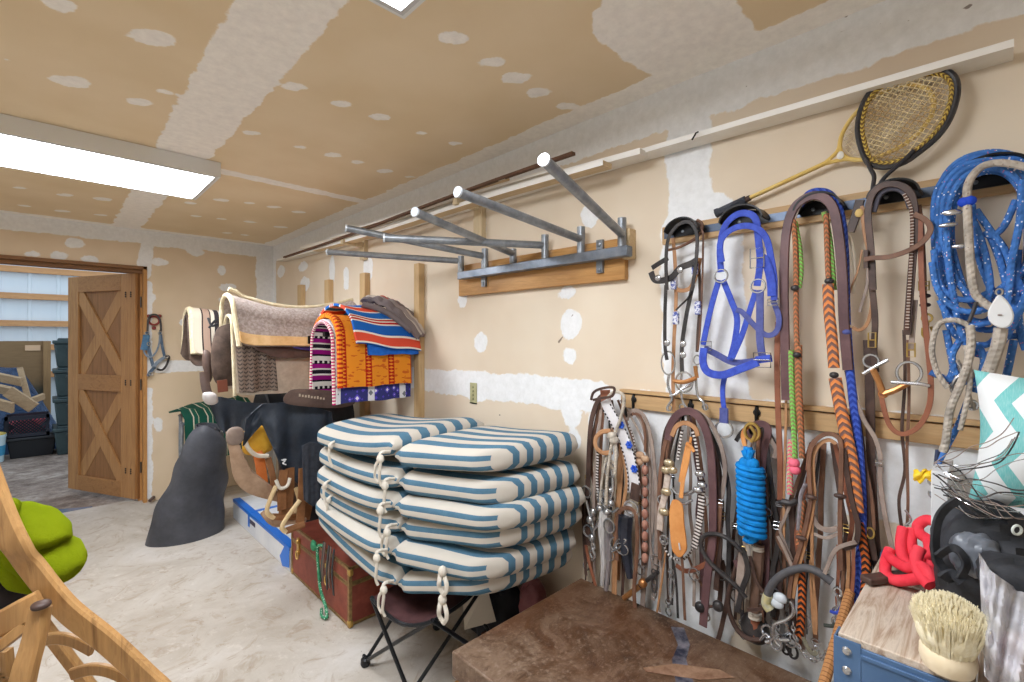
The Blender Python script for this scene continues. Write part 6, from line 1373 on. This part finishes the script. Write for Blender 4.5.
m.sheet(lambda u, v: a.lerp(b, u)+dz*v*(1+.15*math.sin(9*u))+Vector((.006*math.sin(13*u+7*v), 0, .0035*math.sin(17*u))), 20, 10, .004); tag(m.build('yellow_tape_flag', mat('yellow tape', (240, 202, 30), (250, 220, 70), .5, scale=40)), 'crumpled yellow tape wrapped on the hanging rope end', 'tape')

# more straps of the three bunches, hung behind and between the named ones
def extra(name, at, label, xs, yt, yb, mats, seed, off0=.035, wr=(.012, .022), cat_='bridle', hard=True):
    T = Tack(name, at, label, cat_, off=.05); r = random.Random(seed)
    for i, x in enumerate(xs):
        mm = mats[i % len(mats)]; w = r.uniform(*wr); t0, t1 = yt+r.uniform(-6, 10), yb+r.uniform(-22, 14); x2 = x+r.uniform(-5, 5); o = off0+.012*(i % 4)
        tx, ty = at; n = 5; P = [(tx+(x-tx)*.35, ty+3), (x+(tx-x)*.18, t0)]
        for k in range(1, n): P.append((x+(x2-x)*k/n+r.uniform(-2, 2), t0+(t1-t0)*k/n))
        P.append((x2, t1))
        if r.random() < .25: T.T('rein', mm, w*.35, o, P)
        else: T.S('rein', mm, w, o, P)
        if hard and i % 2 == 0:
            q = P[r.choice((2, 3, 4))]; T.buckle(q[0], q[1], o+.008, w*1.15, w*1.2, r.choice((M_CHROME, M_BRASSB)))
        if hard and i % 3 == 0: T.R('ring', M_CHROME, r.uniform(.014, .022), .003, o+.012, [(P[-2][0], P[-2][1])], 1.1)
        if hard and i % 4 == 1: T.snap(x2, t1, o, .05)
    return T
extra('bridle', (606, 397), 'jumbled dark and tan bridle straps behind the white breast collar', (587, 592, 597, 611, 616, 622, 640, 648), 440, 590, (M_DKB, M_BRN, M_GREYL, M_BLKL, M_TAN), 1)
extra('bridle', (688, 413), 'jumbled bridle straps behind the maroon bridle on second hook', (660, 666, 674, 689, 697, 703, 722, 728), 450, 610, (M_BRN, M_DKB, M_BLKL, M_GREYL, M_MRN), 2)
extra('bridle', (758, 425), 'jumbled dark straps around and below blue lead rope', (734, 741, 747, 758, 764, 771, 777), 500, 628, (M_DKB, M_BLKL, M_GREYL, M_BRN, M_MRN), 3)
extra('bridle', (826, 440), 'jumbled bridle straps inside the light brown arch, rightmost bunch', (785, 791, 797, 803, 809, 820, 845, 851, 858), 500, 640, (M_BRN, M_DKB, M_RUS, M_GREYL, M_BLKL), 4)
T = Tack('bit_cluster', (770, 640), 'small jumble of curb bits just above the chest below blue rope', 'bit', off=.1)
T.R('ring', M_CHROME, .020, .004, .10, [(782, 628), (790, 640), (768, 632)], 1.1); T.T('shank', M_CHROME, .005, .10, [(760, 640), (766, 634), (772, 640), (780, 636)]); T.T('shank', M_BLKL, .005, .09, [(786, 612), (790, 626), (786, 644), (792, 656)])
# ================================================================ RACKETS
def racket(name, tip, throat, handle_end, half_w, frame_m, off, label, squash=1.0, strings=True, handle_m=None, grip_from=.62, frame_r=.006, tilt=0.0, cat_='racket'):
    A = W(*tip, off); B_ = W(*throat, off); Hn = W(*handle_end, off)
    ax = (A-B_); L = ax.length; ax.normalize(); x = ax.cross(Vector((-1, 0, 0))).normalized(); C0 = (A+B_)/2
    R = thing(name, tuple(C0), label, cat_)
    pts = []
    for i in range(40):
        a = 2*math.pi*i/40; w = half_w*(1+.10*math.cos(a)) if True else half_w
        pts.append(C0+ax*(L/2*math.cos(a))+x*(w*math.sin(a)))
    m = MB(); m.tube(pts, frame_r, 8, True, 0); m.build('frame', frame_m, R)
    return R, A, B_, Hn, ax, x, L, C0, pts
M_RKY = mat('varnished racket wood', (214, 180, 96), (232, 204, 130), .35, scale=6); M_GUT = mat('old gut string', (226, 210, 176), (200, 182, 146), .5, scale=20)
def strings(R, C0, ax, x, L, w, mm, n1=15, n2=18, r=.0011, off=0.0):
    m = MB()
    for i in range(1, n1):
        s = -1+2*i/n1; hh = L/2*math.sqrt(max(0, 1-s*s)); ww = w*s; m.tube([C0+x*ww-ax*hh*.98, C0+x*ww+ax*hh*.98], r, 4, k=0)
    for i in range(1, n2):
        s = -1+2*i/n2; hh = w*math.sqrt(max(0, 1-s*s)); m.tube([C0+ax*(L/2*s)-x*hh, C0+ax*(L/2*s)+x*hh], r, 4, k=0)
    return m.build('strings', mm, R)
# wooden racket behind
R, A, B_, Hn, ax, x, L, C0, pts = racket('racket', (928, 90), (843, 155), (717, 213), .083, M_RKY, .035, 'wooden racket with black grip pointing down left along the wall', frame_r=.006)
strings(R, C0, ax, x, L, .082, M_GUT)
d = (Hn-B_).normalized()
m = MB(); sh0 = B_+d*.02; m.tube([B_+d*.03, B_.lerp(Hn, .72)], .0085, 10, k=0, flat=.8); m.tube([pts[16], (pts[17]+B_)/2+d*.01, B_+d*.05], .006, 8); m.tube([pts[24], (pts[23]+B_)/2+d*.01, B_+d*.05], .006, 8); m.build('shaft', M_RKY, R)
m = MB(); m.tube([B_.lerp(Hn, .70), B_.lerp(Hn, .74)], .0095, 10, k=0); m.build('brand_band', M_DKB, R)
m = MB(); m.tube([B_.lerp(Hn, .74), Hn], .0145, 8, k=0); m.tube([Hn-d*.006, Hn+d*.004], .017, 8, k=0); m.build('grip', mat('black ribbed grip', (44, 46, 54), (70, 74, 84), .55, scale=30, bump=.6, bscale=120), R)
m = MB(); m.blob(B_+d*.005+Vector((-.008, 0, 0)), .003, .009, .012); m.build('throat_emblem', mat('emblem white', (226, 222, 210)), R)
# black racket head with yellow laced strings in front
c1, c2, thr = (893, 78), (893, 166), (876, 166)
def Wd(p, off=.055): return W(p[0], p[1], off)
RB = thing('racket', tuple(Wd((908, 120))), 'black framed racket with yellowed strings leaning under the white board', 'racket')
outline = [(866, 160), (858, 135), (860, 112), (870, 92), (885, 82), (905, 76), (925, 71), (943, 70), (955, 78), (957, 95), (950, 118), (938, 136), (922, 150), (905, 162), (888, 167), (875, 166)]
m = MB(); O = cat([Wd(p) for p in outline], 4, True); m.tube(O, .0075, 8, True, 0); m.build('frame', mat('black racket frame', (38, 38, 42), (66, 64, 66), .35, scale=10), RB)
c = sum(O, Vector())/len(O)
m = MB(); m.tube([p+(c-p).normalized()*.011+Vector((-.002, 0, 0)) for p in O], .0055, 8, True, 0); m.build('laced_rim', braid('laced rim', (214, 184, 92), (120, 92, 50), .012, .01), RB)
def clip_line(p0, d0):
    """extent of a line inside the outline (in the Y-Z plane)"""
    ts = []
    n = len(O)
    for i in range(n):
        a, b = O[i], O[(i+1) % n]; e = b-a; den = d0.y*e.z-d0.z*e.y
        if abs(den) < 1e-9: continue
        t = ((a.y-p0.y)*e.z-(a.z-p0.z)*e.y)/den; q = ((a.y-p0.y)*d0.z-(a.z-p0.z)*d0.y)/den
        if 0 <= q <= 1: ts.append(t)
    return (min(ts), max(ts)) if len(ts) >= 2 else None
m = MB(); u1 = Vector((0, -.55, .83)).normalized(); u2 = Vector((0, .83, .55)).normalized()
for U, V in ((u1, u2), (u2, u1)):
    for i in range(-13, 14):
        p0 = c+V*i*.0118; r_ = clip_line(p0, U)
        if r_: m.tube([p0+U*(r_[0]+.008), p0+U*(r_[1]-.008)], .0013, 4, k=0)
m.build('strings', mat('yellowed strings', (232, 214, 170), (176, 146, 98), .5, scale=14, lo=.4, hi=.6), RB)
m = MB(); m.tube([Wd(p, .065) for p in ((866, 158), (870, 168), (874, 176), (873, 186), (872, 196))], .0055, 8); m.tube([Wd(p, .065) for p in ((914, 150), (902, 162), (888, 174), (880, 184), (877, 196))], .0055, 8); m.build('throat', mat('black throat', (46, 44, 48), rough=.35), RB)
# nail in the long board
m = MB(); m.tube([W(692, 140, .10), W(696, 133, .10), W(698, 132, .11)], .003, 6, k=0); tag(m.build('bent_nail', M_BLACKM), 'bent nail poking out of long white board', 'nail')
# ================================================================ BLUE SHELF UNIT AT THE RIGHT
SX0, SX1, SY1, SY0, SZ = 1.13, 1.69, .235, -.95, .885
M_BLUESTL = mat('blue powder coated steel', (68, 98, 136), (86, 116, 154), .45, .2, scale=6); M_BLUED = mat('dark blue steel', (48, 76, 112), rough=.5, metal=.2)
SU = thing('steel_shelf_unit', (1.41, -.35, 0), 'blue bolted steel shelf unit with weathered plank top, right foreground', 'shelf')
t = NT('weathered planks'); v = t.coord('Object', (1.2, 13, 10))
a = t.noise(v, 3, 6, .7, .8); b = t.noise(t.coord('Object'), 7, 4, .6)
col = t.ramp(a, [(.28, srgb(132, 104, 84)), (.42, srgb(176, 154, 134)), (.55, srgb(206, 192, 176)), (.7, srgb(150, 128, 110))]); t.base(t.mix(t.ramp(b, [(.6, (0, 0, 0, 1)), (.7, (.5, .5, .5, 1))]), col, srgb(96, 72, 58))); t.bump(a, .3, .004); M_PLANK = t.done(.65)
yy = SY1-.006; k = 0
for wdt in (.20, .19, .21, .20, .19, .17):
    m = MB(); m.box(SX0+.006, SX1, yy-wdt+.003, yy, SZ-.022, SZ); m.build('top_plank', M_PLANK, SU, bevel=.002); yy -= wdt
for (x, y, s) in ((SX0, SY1, -1), (SX1-.04, SY1, -1), (SX0, SY0, 1), (SX1-.04, SY0, 1)):
    m = MB(); ya, yb = sorted((y, y+s*.004)); m.box(x, x+.04, ya, yb, 0, SZ-.004)
    if x == SX0: ya, yb = sorted((y, y+s*.045)); m.box(x-.003, x, ya, yb, 0, SZ-.004)
    pst = m.build('corner_post', M_BLUESTL, SU, bevel=.001)
    m = MB()
    for i in range(18):
        z = SZ-.026-.038*i
        if x == SX0: m.lathe([(.0085, 0), (.0085, .0015), (.006, .005), (.001, .0065)], (x-.003, y+s*.022, z), (-1, 0, 0), 12)
    if m.v: m.build('rivet', M_CHROME, pst)
for (a, b) in ((SY0+.04, SY1-.045),):
    m = MB(); m.box(SX0-.002, SX0+.004, a, b, SZ-.085, SZ-.012); m.box(SX0-.006, SX0+.004, a, b, SZ-.030, SZ-.022); m.box(SX0-.006, SX0+.004, a, b, SZ-.085, SZ-.079); m.build('front_beam', M_BLUESTL, SU, bevel=.001)
m = MB(); m.box(SX0+.04, SX1-.04, SY1-.006, SY1-.001, SZ-.085, SZ-.024); m.build('side_beam', M_BLUED, SU)
m = MB(); m.box(SX0+.01, SX1, SY0, SY1-.01, .38, .40); m.build('lower_shelf', M_PLANK, SU)
# rattan wrapped pole leaning at the shelf side
a, b = atX(850, 592, 1.62), atX(822, 690, 1.35)
RP = thing('cane_pole', tuple(b), 'cane wrapped pole leaning against the side of blue shelf', 'pole')
m = MB(); dd = (b-a); b2 = a+dd*((a.z-.46)/(a.z-b.z)); m.tube([a, b2], .0125, 10, k=0); m.build('pole', stripes('cane wrap', [(3, (182, 130, 84)), (.8, (126, 84, 52))], 'U', .012, rough=.5), RP)

def on(x, y, z=SZ): return atZ(x, y, z)
# white panel standing
a = on(932, 600); p0 = atX(933, 470, 1.62); p1 = atX(946, 470, 1.62)
WP = thing('white_panel', (1.62, p0.y, SZ), 'narrow white board standing upright between red rope and black bag', 'board')
base_y = atZ(940, 575, SZ)
m = MB(); X_ = 1.50; q0, q1 = atX(931, 470, X_), atX(948, 470, X_); z1_ = atX(940, 472, X_).z
m.box(X_, X_+.18, q1.y, q0.y, SZ+.001, z1_-.0); m.build('panel', mat('white laminate', (226, 228, 230), (210, 212, 216), .5, scale=4), WP, bevel=.002)
# wall card behind the yellow flag
m = MB(); cq = [W(x, y, .012) for x, y in ((941, 463), (950, 463), (954, 500), (938, 498))]
m.prism(cq, (.004, 0, 0)); tag(m.build('wall_card', mat('cream card', (224, 216, 204))), 'cream paper card on wall right of yellow tape', 'card')
# red rope halter
RH = thing('rope_halter', tuple(on(905, 575)), 'chunky bright red rope halter piled on the shelf corner', 'halter')
M_RED = mat('red soft rope', (222, 42, 62), (240, 72, 86), .75, scale=9, bump=.3, bscale=120)
def RPt(x, y, X=1.5): return atX(x, y, X)
for P in ([(903, 528, 1.56), (901, 545, 1.53), (904, 560, 1.50), (914, 570, 1.47), (926, 572, 1.45), (932, 562, 1.46)], [(911, 530, 1.57), (911, 545, 1.54), (915, 556, 1.52), (924, 560, 1.50), (930, 552, 1.50), (928, 540, 1.53), (920, 534, 1.56), (918, 526, 1.58), (926, 520, 1.58), (936, 522, 1.57)],
          [(890, 550, 1.52), (886, 562, 1.49), (886, 574, 1.46), (894, 580, 1.44), (908, 580, 1.43), (920, 578, 1.42)], [(888, 556, 1.50), (896, 562, 1.47), (908, 568, 1.45), (920, 566, 1.43), (928, 572, 1.42), (932, 582, 1.41)], [(920, 548, 1.46), (916, 560, 1.44), (920, 574, 1.42), (930, 586, 1.40)]):
    m = MB(); m.tube([atX(x, y, X) for x, y, X in P], .0125, 12); m.build('rope_bend', M_RED, RH)
# dark leather strap / flat bar before it
a, b = on(866, 583), on(934, 574)
a = on(865, 585); b = on(932, 577)
m = MB(); m.bar(a+Vector((0, 0, .012)), b+Vector((0, 0, .012)), .030, .016); tag(m.build('leather_strop', M_DKB, bevel=.004), 'dark flat leather strop lying in front of the red halter', 'strap')
# brush
c = on(960, 690)+Vector((.050, .018, 0))
BR = thing('grooming_brush', (c.x, c.y, SZ), 'round grooming brush with cream bristles up on shelf', 'brush')
m = MB(); m.lathe([(.030, 0), (.042, .006), (.047, .020), (.046, .034), (.042, .040)], (c.x, c.y, SZ+.001), n=28, sq=.85); m.build('brush_body', mat('cream brush back', (222, 204, 172), (236, 222, 196), .5, scale=8), BR)
rnd = random.Random(3); m = MB()
for i in range(2200):
    r = math.sqrt(rnd.random()); a = rnd.uniform(0, 6.283); x0_, y0_ = .041*r*math.cos(a), .035*r*math.sin(a)
    sp_ = 1.50+rnd.uniform(-.10, .12); h = .062+rnd.uniform(-.006, .006)+.030*(1-r*r)
    p = Vector((c.x+x0_, c.y+y0_, SZ+.038)); q = Vector((c.x+x0_*sp_+rnd.uniform(-.003, .003), c.y+y0_*sp_+rnd.uniform(-.003, .003), SZ+.038+h)); w = .0011
    m.add([p+Vector((w, 0, 0)), p+Vector((-w*.5, w*.87, 0)), p+Vector((-w*.5, -w*.87, 0)), q+Vector((w*.7, 0, 0)), q+Vector((-w*.35, w*.6, 0)), q+Vector((-w*.35, -w*.6, 0))], [(0, 1, 4, 3), (1, 2, 5, 4), (2, 0, 3, 5), (3, 4, 5)])
m.blob((c.x, c.y, SZ+.078), .052, .045, .040, p=2.6, rough=.03)
bo = m.build('bristles', mat('cream bristles', (228, 216, 178), (244, 236, 210), .7, scale=120)); 
bo.parent = BR; bo.location = Vector(bo['_o'])-Vector(BR['_o']); bo['kind'] = 'stuff'
# black nylon pouch with buckle straps
X_ = 1.38
BK = thing('nylon_bag', tuple(on(975, 590)), 'black nylon pouch with webbing straps and grey mesh, right edge', 'bag')
M_BKN = mat('black nylon', (30, 32, 36), (54, 56, 62), .7, scale=18, bump=.4); M_GRN = mat('grey sheer nylon', (92, 98, 108), (126, 132, 142), .35, scale=8, bump=.2)
c = atX(985, 560, 1.40); m = MB(); m.blob((c.x+.03, c.y, SZ+.118), .10, .085, .118, n=32, m=22, p=2.8, rough=.10, seed=5); m.build('pouch_body', M_BKN, BK)
c2 = atX(975, 545, 1.33); m = MB(); m.blob((c2.x, c2.y, c2.z-.02), .03, .038, .042, n=32, m=22, p=2.6, rough=.07, seed=8); m.build('mesh_panel', M_GRN, BK)
m = MB(); m.strap([atX(x, y, 1.30) for x, y in ((958, 500), (946, 508), (938, 520), (935, 540), (938, 560), (946, 572), (952, 582))], .018, .006, (-1, -1, .3)); m.build('webbing', M_BKN, BK)
m = MB(); m.strap([atX(x, y, 1.29) for x, y in ((938, 556), (950, 548), (960, 552), (966, 565), (960, 578))], .016, .006, (-1, -1, .3)); m.strap([atX(x, y, 1.29) for x, y in ((942, 578), (952, 574), (962, 582))], .020, .008, (-1, -1, .3)); m.build('webbing', M_BKN, BK)
m = MB(); m.blob(atX(1014, 575, 1.27), .05, .05, .03, p=3, rough=.1); m.build('side_pocket', M_BKN, BK)
m = MB(); m.ring(atX(1017, 530, 1.25), .008, .0022, (1, 1, 0)); m.build('d_ring', mat('pale ring', (206, 214, 210), rough=.3), BK)
a = on(962, 592); m = MB(); m.bar(on(952, 598)+Vector((0, 0, .012)), on(985, 612)+Vector((0, 0, .012)), .05, .024); tag(m.build('grey_block', mat('taupe block', (136, 126, 118), rough=.7), bevel=.004), 'flat taupe block on shelf between brush and black bag', 'block')
# plastic bag
PB = thing('plastic_bag', tuple(on(1015, 660)), 'clear crumpled plastic bag at the lower right corner', 'bag')
t = NT('clear plastic'); t.base(srgb(240, 240, 246)); t.b.inputs['Roughness'].default_value = .18; t.b.inputs['Alpha'].default_value = .45; t.bump(t.noise(t.coord('Object'), 14, 5, .6, 1.5), .22, .02); M_PLAS = t.done(.18, 0, .9)
def pbag(u, v):
    top = [(979, 553), (990, 570), (1003, 580), (1022, 592), (1045, 600)]; bot = [(985, 676), (998, 690), (1012, 696), (1030, 700), (1050, 704)]
    s = u*4; i = min(int(s), 3); k = s-i; A_ = (top[i][0]*(1-k)+top[i+1][0]*k, top[i][1]*(1-k)+top[i+1][1]*k); B2 = (bot[i][0]*(1-k)+bot[i+1][0]*k, bot[i][1]*(1-k)+bot[i+1][1]*k)
    x, y = A_[0]*(1-v)+B2[0]*v, A_[1]*(1-v)+B2[1]*v
    X = 1.20-.07*v-.06*math.sin(math.pi*u)*math.sin(math.pi*v)+.016*math.sin(11*u+5*v)+.012*math.sin(17*v-6*u)+.008*math.sin(31*u+13*v)
    return atX(x, y, X)
m = MB(); m.sheet(pbag, 30, 30, .0015); m.build('film', M_PLAS, PB, sharp=1.3)
m = MB(); m.blob(atX(1018, 655, 1.17), .035, .04, .03, p=2.4, rough=.15); m.build('pink_contents', mat('pinkish contents', (170, 120, 122), (206, 168, 166), .7, scale=20), PB)
# chevron pillow standing against the wall
PW = thing('chevron_pillow', tuple(atX(1000, 520, 1.5)), 'white pillow with aqua chevron stripes at the right edge', 'pillow')
t = NT('chevron print'); tc = t.n('ShaderNodeTexCoord'); sp = t.n('ShaderNodeSeparateXYZ'); t.l(tc.outputs['UV'], sp.inputs[0])
zz = t.math('ADD', sp.outputs[0], t.math('MULTIPLY', t.math('PINGPONG', t.math('ADD', sp.outputs[1], .03), .24), .9)); f = t.math('FRACT', t.math('DIVIDE', zz, .36))
br_ = t.noise(t.coord('UV', (30, 4, 1)), 4, 4, .7); t.base(t.mix(t.math('MULTIPLY', t.math('LESS_THAN', f, .40), t.math('MULTIPLY', t.math('SUBTRACT', 1.35, br_), 1.1, clamp=True)), srgb(236, 240, 242), srgb(118, 196, 196))); t.bump(t.noise(t.coord('Object'), 9, 4), .3, .02); M_CHEV = t.done(.85, 0, .1)
def pil(sgn):
    def f(u, v):
        tl, tr, bl, br = (974, 370), (1110, 392), (968, 500), (1100, 520)
        x = (tl[0]*(1-u)+tr[0]*u)*(1-v)+(bl[0]*(1-u)+br[0]*u)*v; y = (tl[1]*(1-u)+tr[1]*u)*(1-v)+(bl[1]*(1-u)+br[1]*u)*v
        pinch = 6*(math.sin(math.pi*v))*(1-2*u)*max(0, 1-4*min(u, 1-u)); x += pinch*1.5
        th = .085*(math.sin(math.pi*u)**.5)*(math.sin(math.pi*v)**.5)
        return atX(x, y, 1.48-sgn*th)
    return f
m = MB(); m.sheet(pil(1), 26, 26, 0, uvs=lambda u, v: (u, v)); m.sheet(lambda u, v: pil(-1)(1-u, v), 26, 26, 0, uvs=lambda u, v: (1-u, v)); m.build('pillow_case', M_CHEV, PW, sharp=1.4)
# wire tangle
WT = thing('wire_tangle', tuple(atX(965, 480, 1.35)), 'tangle of thin dark and silver wires before the pillow', 'wire')
rnd = random.Random(21)
for k in range(26):
    P = [(938+rnd.uniform(-6, 10), 470+rnd.uniform(-10, 30))]
    x, y = P[0]; ang = rnd.uniform(-.6, .7)
    for i in range(5):
        x += rnd.uniform(14, 24)*math.cos(ang); y += 20*math.sin(ang)+rnd.uniform(-4, 4)+3; ang += rnd.uniform(-.45, .45); y = min(y, 518); P.append((x, y))
    m = MB(); m.tube([atX(px, py, 1.34-.03*math.sin(i+k)) for i, (px, py) in enumerate(P)], .0009 if k % 3 else .0014, 5, k=6); m.build('wire', (M_BLKL, M_CHROME, M_GREYL)[k % 3], WT)

# ================================================================ WOODEN CHAIR AND GREEN THROW, LEFT FOREGROUND
M_CHW = wood('golden chair wood', (160, 116, 68), (190, 146, 94), (116, 78, 44), axis=2, rough=.4, bump=.1)
FC = thing('folding_chair', tuple(atD(40, 690, 1.15)), 'golden wooden folding chair with slatted seat in left foreground', 'chair')
def beam(name, P, w, t_, parent, w1=None):
    Q = cat([atD(*p) for p in P], 8); n = (-_s, -_c, 0)
    m = MB(); w2, t2 = w/2, t_/2; sc_ = (lambda s: (1+((w1/w)-1)*s, 1)) if w1 else None
    m.sweep(Q, [(-w2, -t2*.6), (-w2*.8, -t2), (w2*.8, -t2), (w2, -t2*.6), (w2, t2*.6), (w2*.8, t2), (-w2*.8, t2), (-w2, t2*.6)], n, scale=sc_); return m.build(name, M_CHW, parent)
beam('side_rail', [(-26, 440, 1.0), (-8, 490, 1.0), (3, 518, 1.0), (16, 545, 1.0), (32, 567, 1.02), (66, 608, 1.03), (108, 642, 1.04), (147, 678, 1.05), (166, 697, 1.05), (196, 745, 1.07), (222, 840, 1.09), (236, 972, 1.10)], .056, .020, FC, .046)
beam('arm_support', [(-30, 636, .99), (0, 624, .99), (26, 610, .99), (42, 602, 1.0)], .052, .020, FC)
beam('cross_rail', [(-20, 660, .98), (4, 643, .98), (28, 624, .99)], .022, .02, FC)
lg = beam('leg', [(41, 607, .975), (34, 640, .965), (21, 690, .95), (4, 800, .95), (-30, 1072, .95)], .030, .026, FC, .056)
m = MB(); c = atD(41, 605, .965); m.blob(c, .016, .015, .008, p=2.4); m.build('leg_cap', mat('dark cap', (70, 52, 46), rough=.5), lg)
beam('rear_rail', [(38, 618, 1.13), (62, 650, 1.15), (92, 690, 1.17), (150, 770, 1.18), (180, 930, 1.18)], .028, .020, FC)
for P in ([(43, 640, 1.10), (58, 638, 1.09), (74, 641, 1.08), (92, 650, 1.07)], [(72, 674, 1.11), (92, 669, 1.10), (112, 672, 1.09), (136, 684, 1.09)]): beam('seat_slat', P, .026, .012, FC)
beam('lower_leg', [(6, 650, 1.05), (8, 675, 1.05), (4, 700, 1.05), (-2, 1000, 1.05)], .016, .02, FC)
GT = thing('green_throw', tuple(atD(40, 560, 1.15)), 'fluffy lime green fleece throw bundled behind chair rail', 'blanket')
t = NT('lime fleece'); v = t.coord('Object'); t.base(t.mix(t.noise(v, 9, 5), srgb(130, 154, 8), srgb(190, 206, 40))); t.bump(t.noise(v, 170, 5, .8), 1.0, .02); M_LIME = t.done(1.0, 0, .03)
def fold(p0, p1, r, sy, seed, d=1.22):
    a, b = atD(*p0, d), atD(*p1, d)
    m = MB(); m.blob((a+b)/2, (b-a).length/2, .06, r, n=36, m=24, p=2.7, rough=.045, seed=seed, M3=Matrix.Rotation(-YAW, 3, 'Z') @ Matrix.Rotation(sy, 3, 'Y')); return m
fold((2, 512), (62, 538), .028, .50, 12, 1.10).build('upper_fold', M_LIME, GT); fold((16, 534), (74, 574), .046, .66, 15, 1.12).build('lower_fold', M_LIME, GT); fold((2, 536), (52, 586), .038, .75, 18, 1.14).build('under_fold', M_LIME, GT)
m = MB(); m.blob(atD(6, 508, 1.07), .024, .026, .020, p=2.3, rough=.05, seed=4); m.build('tuft', M_LIME, GT)
m = MB(); m.blob(atD(0, 592, 1.18), .09, .08, .09, n=32, m=22, p=2.4, rough=.08, seed=9); tag(m.build('dark_bag', mat('dark cloth', (32, 30, 36), (60, 54, 58), .9, scale=12)), 'dark cloth bag in shadow under green throw', 'bag')

# ================================================================ HALTER ON THE FAR WALL, OUTLET
def F_(x, y, off=.03): return atY(x, y, FY-off)
HB = thing('halter_hook', tuple(F_(154, 320, .02)), 'small dark red round hook on far wall by doorway', 'hook')
M_DRED = mat('dark red paint', (124, 44, 44), (150, 60, 56), .5, scale=20)
m = MB(); m.ring(F_(154, 320.5, .020), .038, .009, (0, 1, 0), 1.0, n=24); m.build('ring_plate', M_DRED, HB)
for a, b in ((149, 316), (159.5, 316), (154, 328)):
    m = MB(); m.blob(F_(a, b, .012), .015, .011, .015, p=3); m.build('lug', M_DRED, HB)
HH = thing('halter', tuple(F_(154, 318, .045)), 'faded blue grey halter hanging on red hook beside the barn door', 'halter')
M_FADE = mat('faded blue webbing', (70, 88, 110), (96, 116, 138), .7, scale=30, bump=.3); M_FADE2 = mat('pale grey blue webbing', (112, 126, 142), (140, 152, 166), .7, scale=30, bump=.3); M_SKYL = mat('worn sky webbing', (62, 102, 136), (86, 126, 158), .7, scale=30)
def FS(name, mm, w, off, P): m = MB(); m.strap([F_(x, y, off) for x, y in P], w, .004, (0, -1, 0)); return m.build(name, mm, HH)
FS('crownpiece', M_BLKL, .016, .055, [(147.5, 332), (148, 322), (150, 316), (154, 314.5), (158, 316), (160.5, 322), (161, 332)])
FS('cheek_strap', M_FADE, .026, .045, [(147, 332), (148, 345), (150.5, 356), (153, 366)]); FS('cheek_strap', M_FADE, .022, .045, [(160.5, 330), (161.5, 342), (163.5, 352), (165, 358)])
FS('throat_strap', M_FADE2, .014, .055, [(160, 334), (159, 344), (156, 352), (151, 357), (146, 355), (143.5, 349), (144, 340), (146, 334)])
FS('folded_billet', M_SKYL, .050, .060, [(146.5, 335), (145.5, 342), (143.5, 350)]); FS('noseband', M_FADE2, .028, .050, [(153, 368), (157, 363), (161, 359.5), (166, 357)]); FS('noseband_loop', M_BLKL, .018, .055, [(157, 369), (162, 370), (166, 366), (169, 358), (168, 356), (165, 356)]); FS('chin_strap', M_FADE, .026, .05, [(155, 367), (151, 371), (148, 376)])
for a, b in ((149, 344), (166.5, 357), (151, 374), (147, 333), (160, 333)):
    m = MB(); m.ring(F_(a, b, .066), .014, .0035, (0, 1, 0), 1.0, n=14); m.build('ring', M_CHROME, HH)
OB = thing('outlet_box', tuple(W(474, 390, .005)), 'recessed pale green electrical box strip in wall above cushions', 'outlet')
a, b = W(470.5, 382.5, 0), W(477, 403, 0)
m = MB(); m.box(WX-.004, WX-.0005, min(a.y, b.y), max(a.y, b.y), b.z, a.z); m.build('box_face', mat('pale green plastic', (182, 180, 140), (166, 162, 124), .6, scale=20), OB)
m = MB(); m.box(WX-.006, WX-.0005, min(a.y, b.y), max(a.y, b.y), b.z-.006, b.z); m.build('shadow_gap_lip', M_BLACKM, OB)
for k in range(4):
    m = MB(); m.blob(((WX-.005), (a.y+b.y)/2, b.z+.02+.022*k), .003, .006, .006, n=10, m=6); m.build('terminal', mat('green terminal', (120, 124, 84), rough=.6), OB)
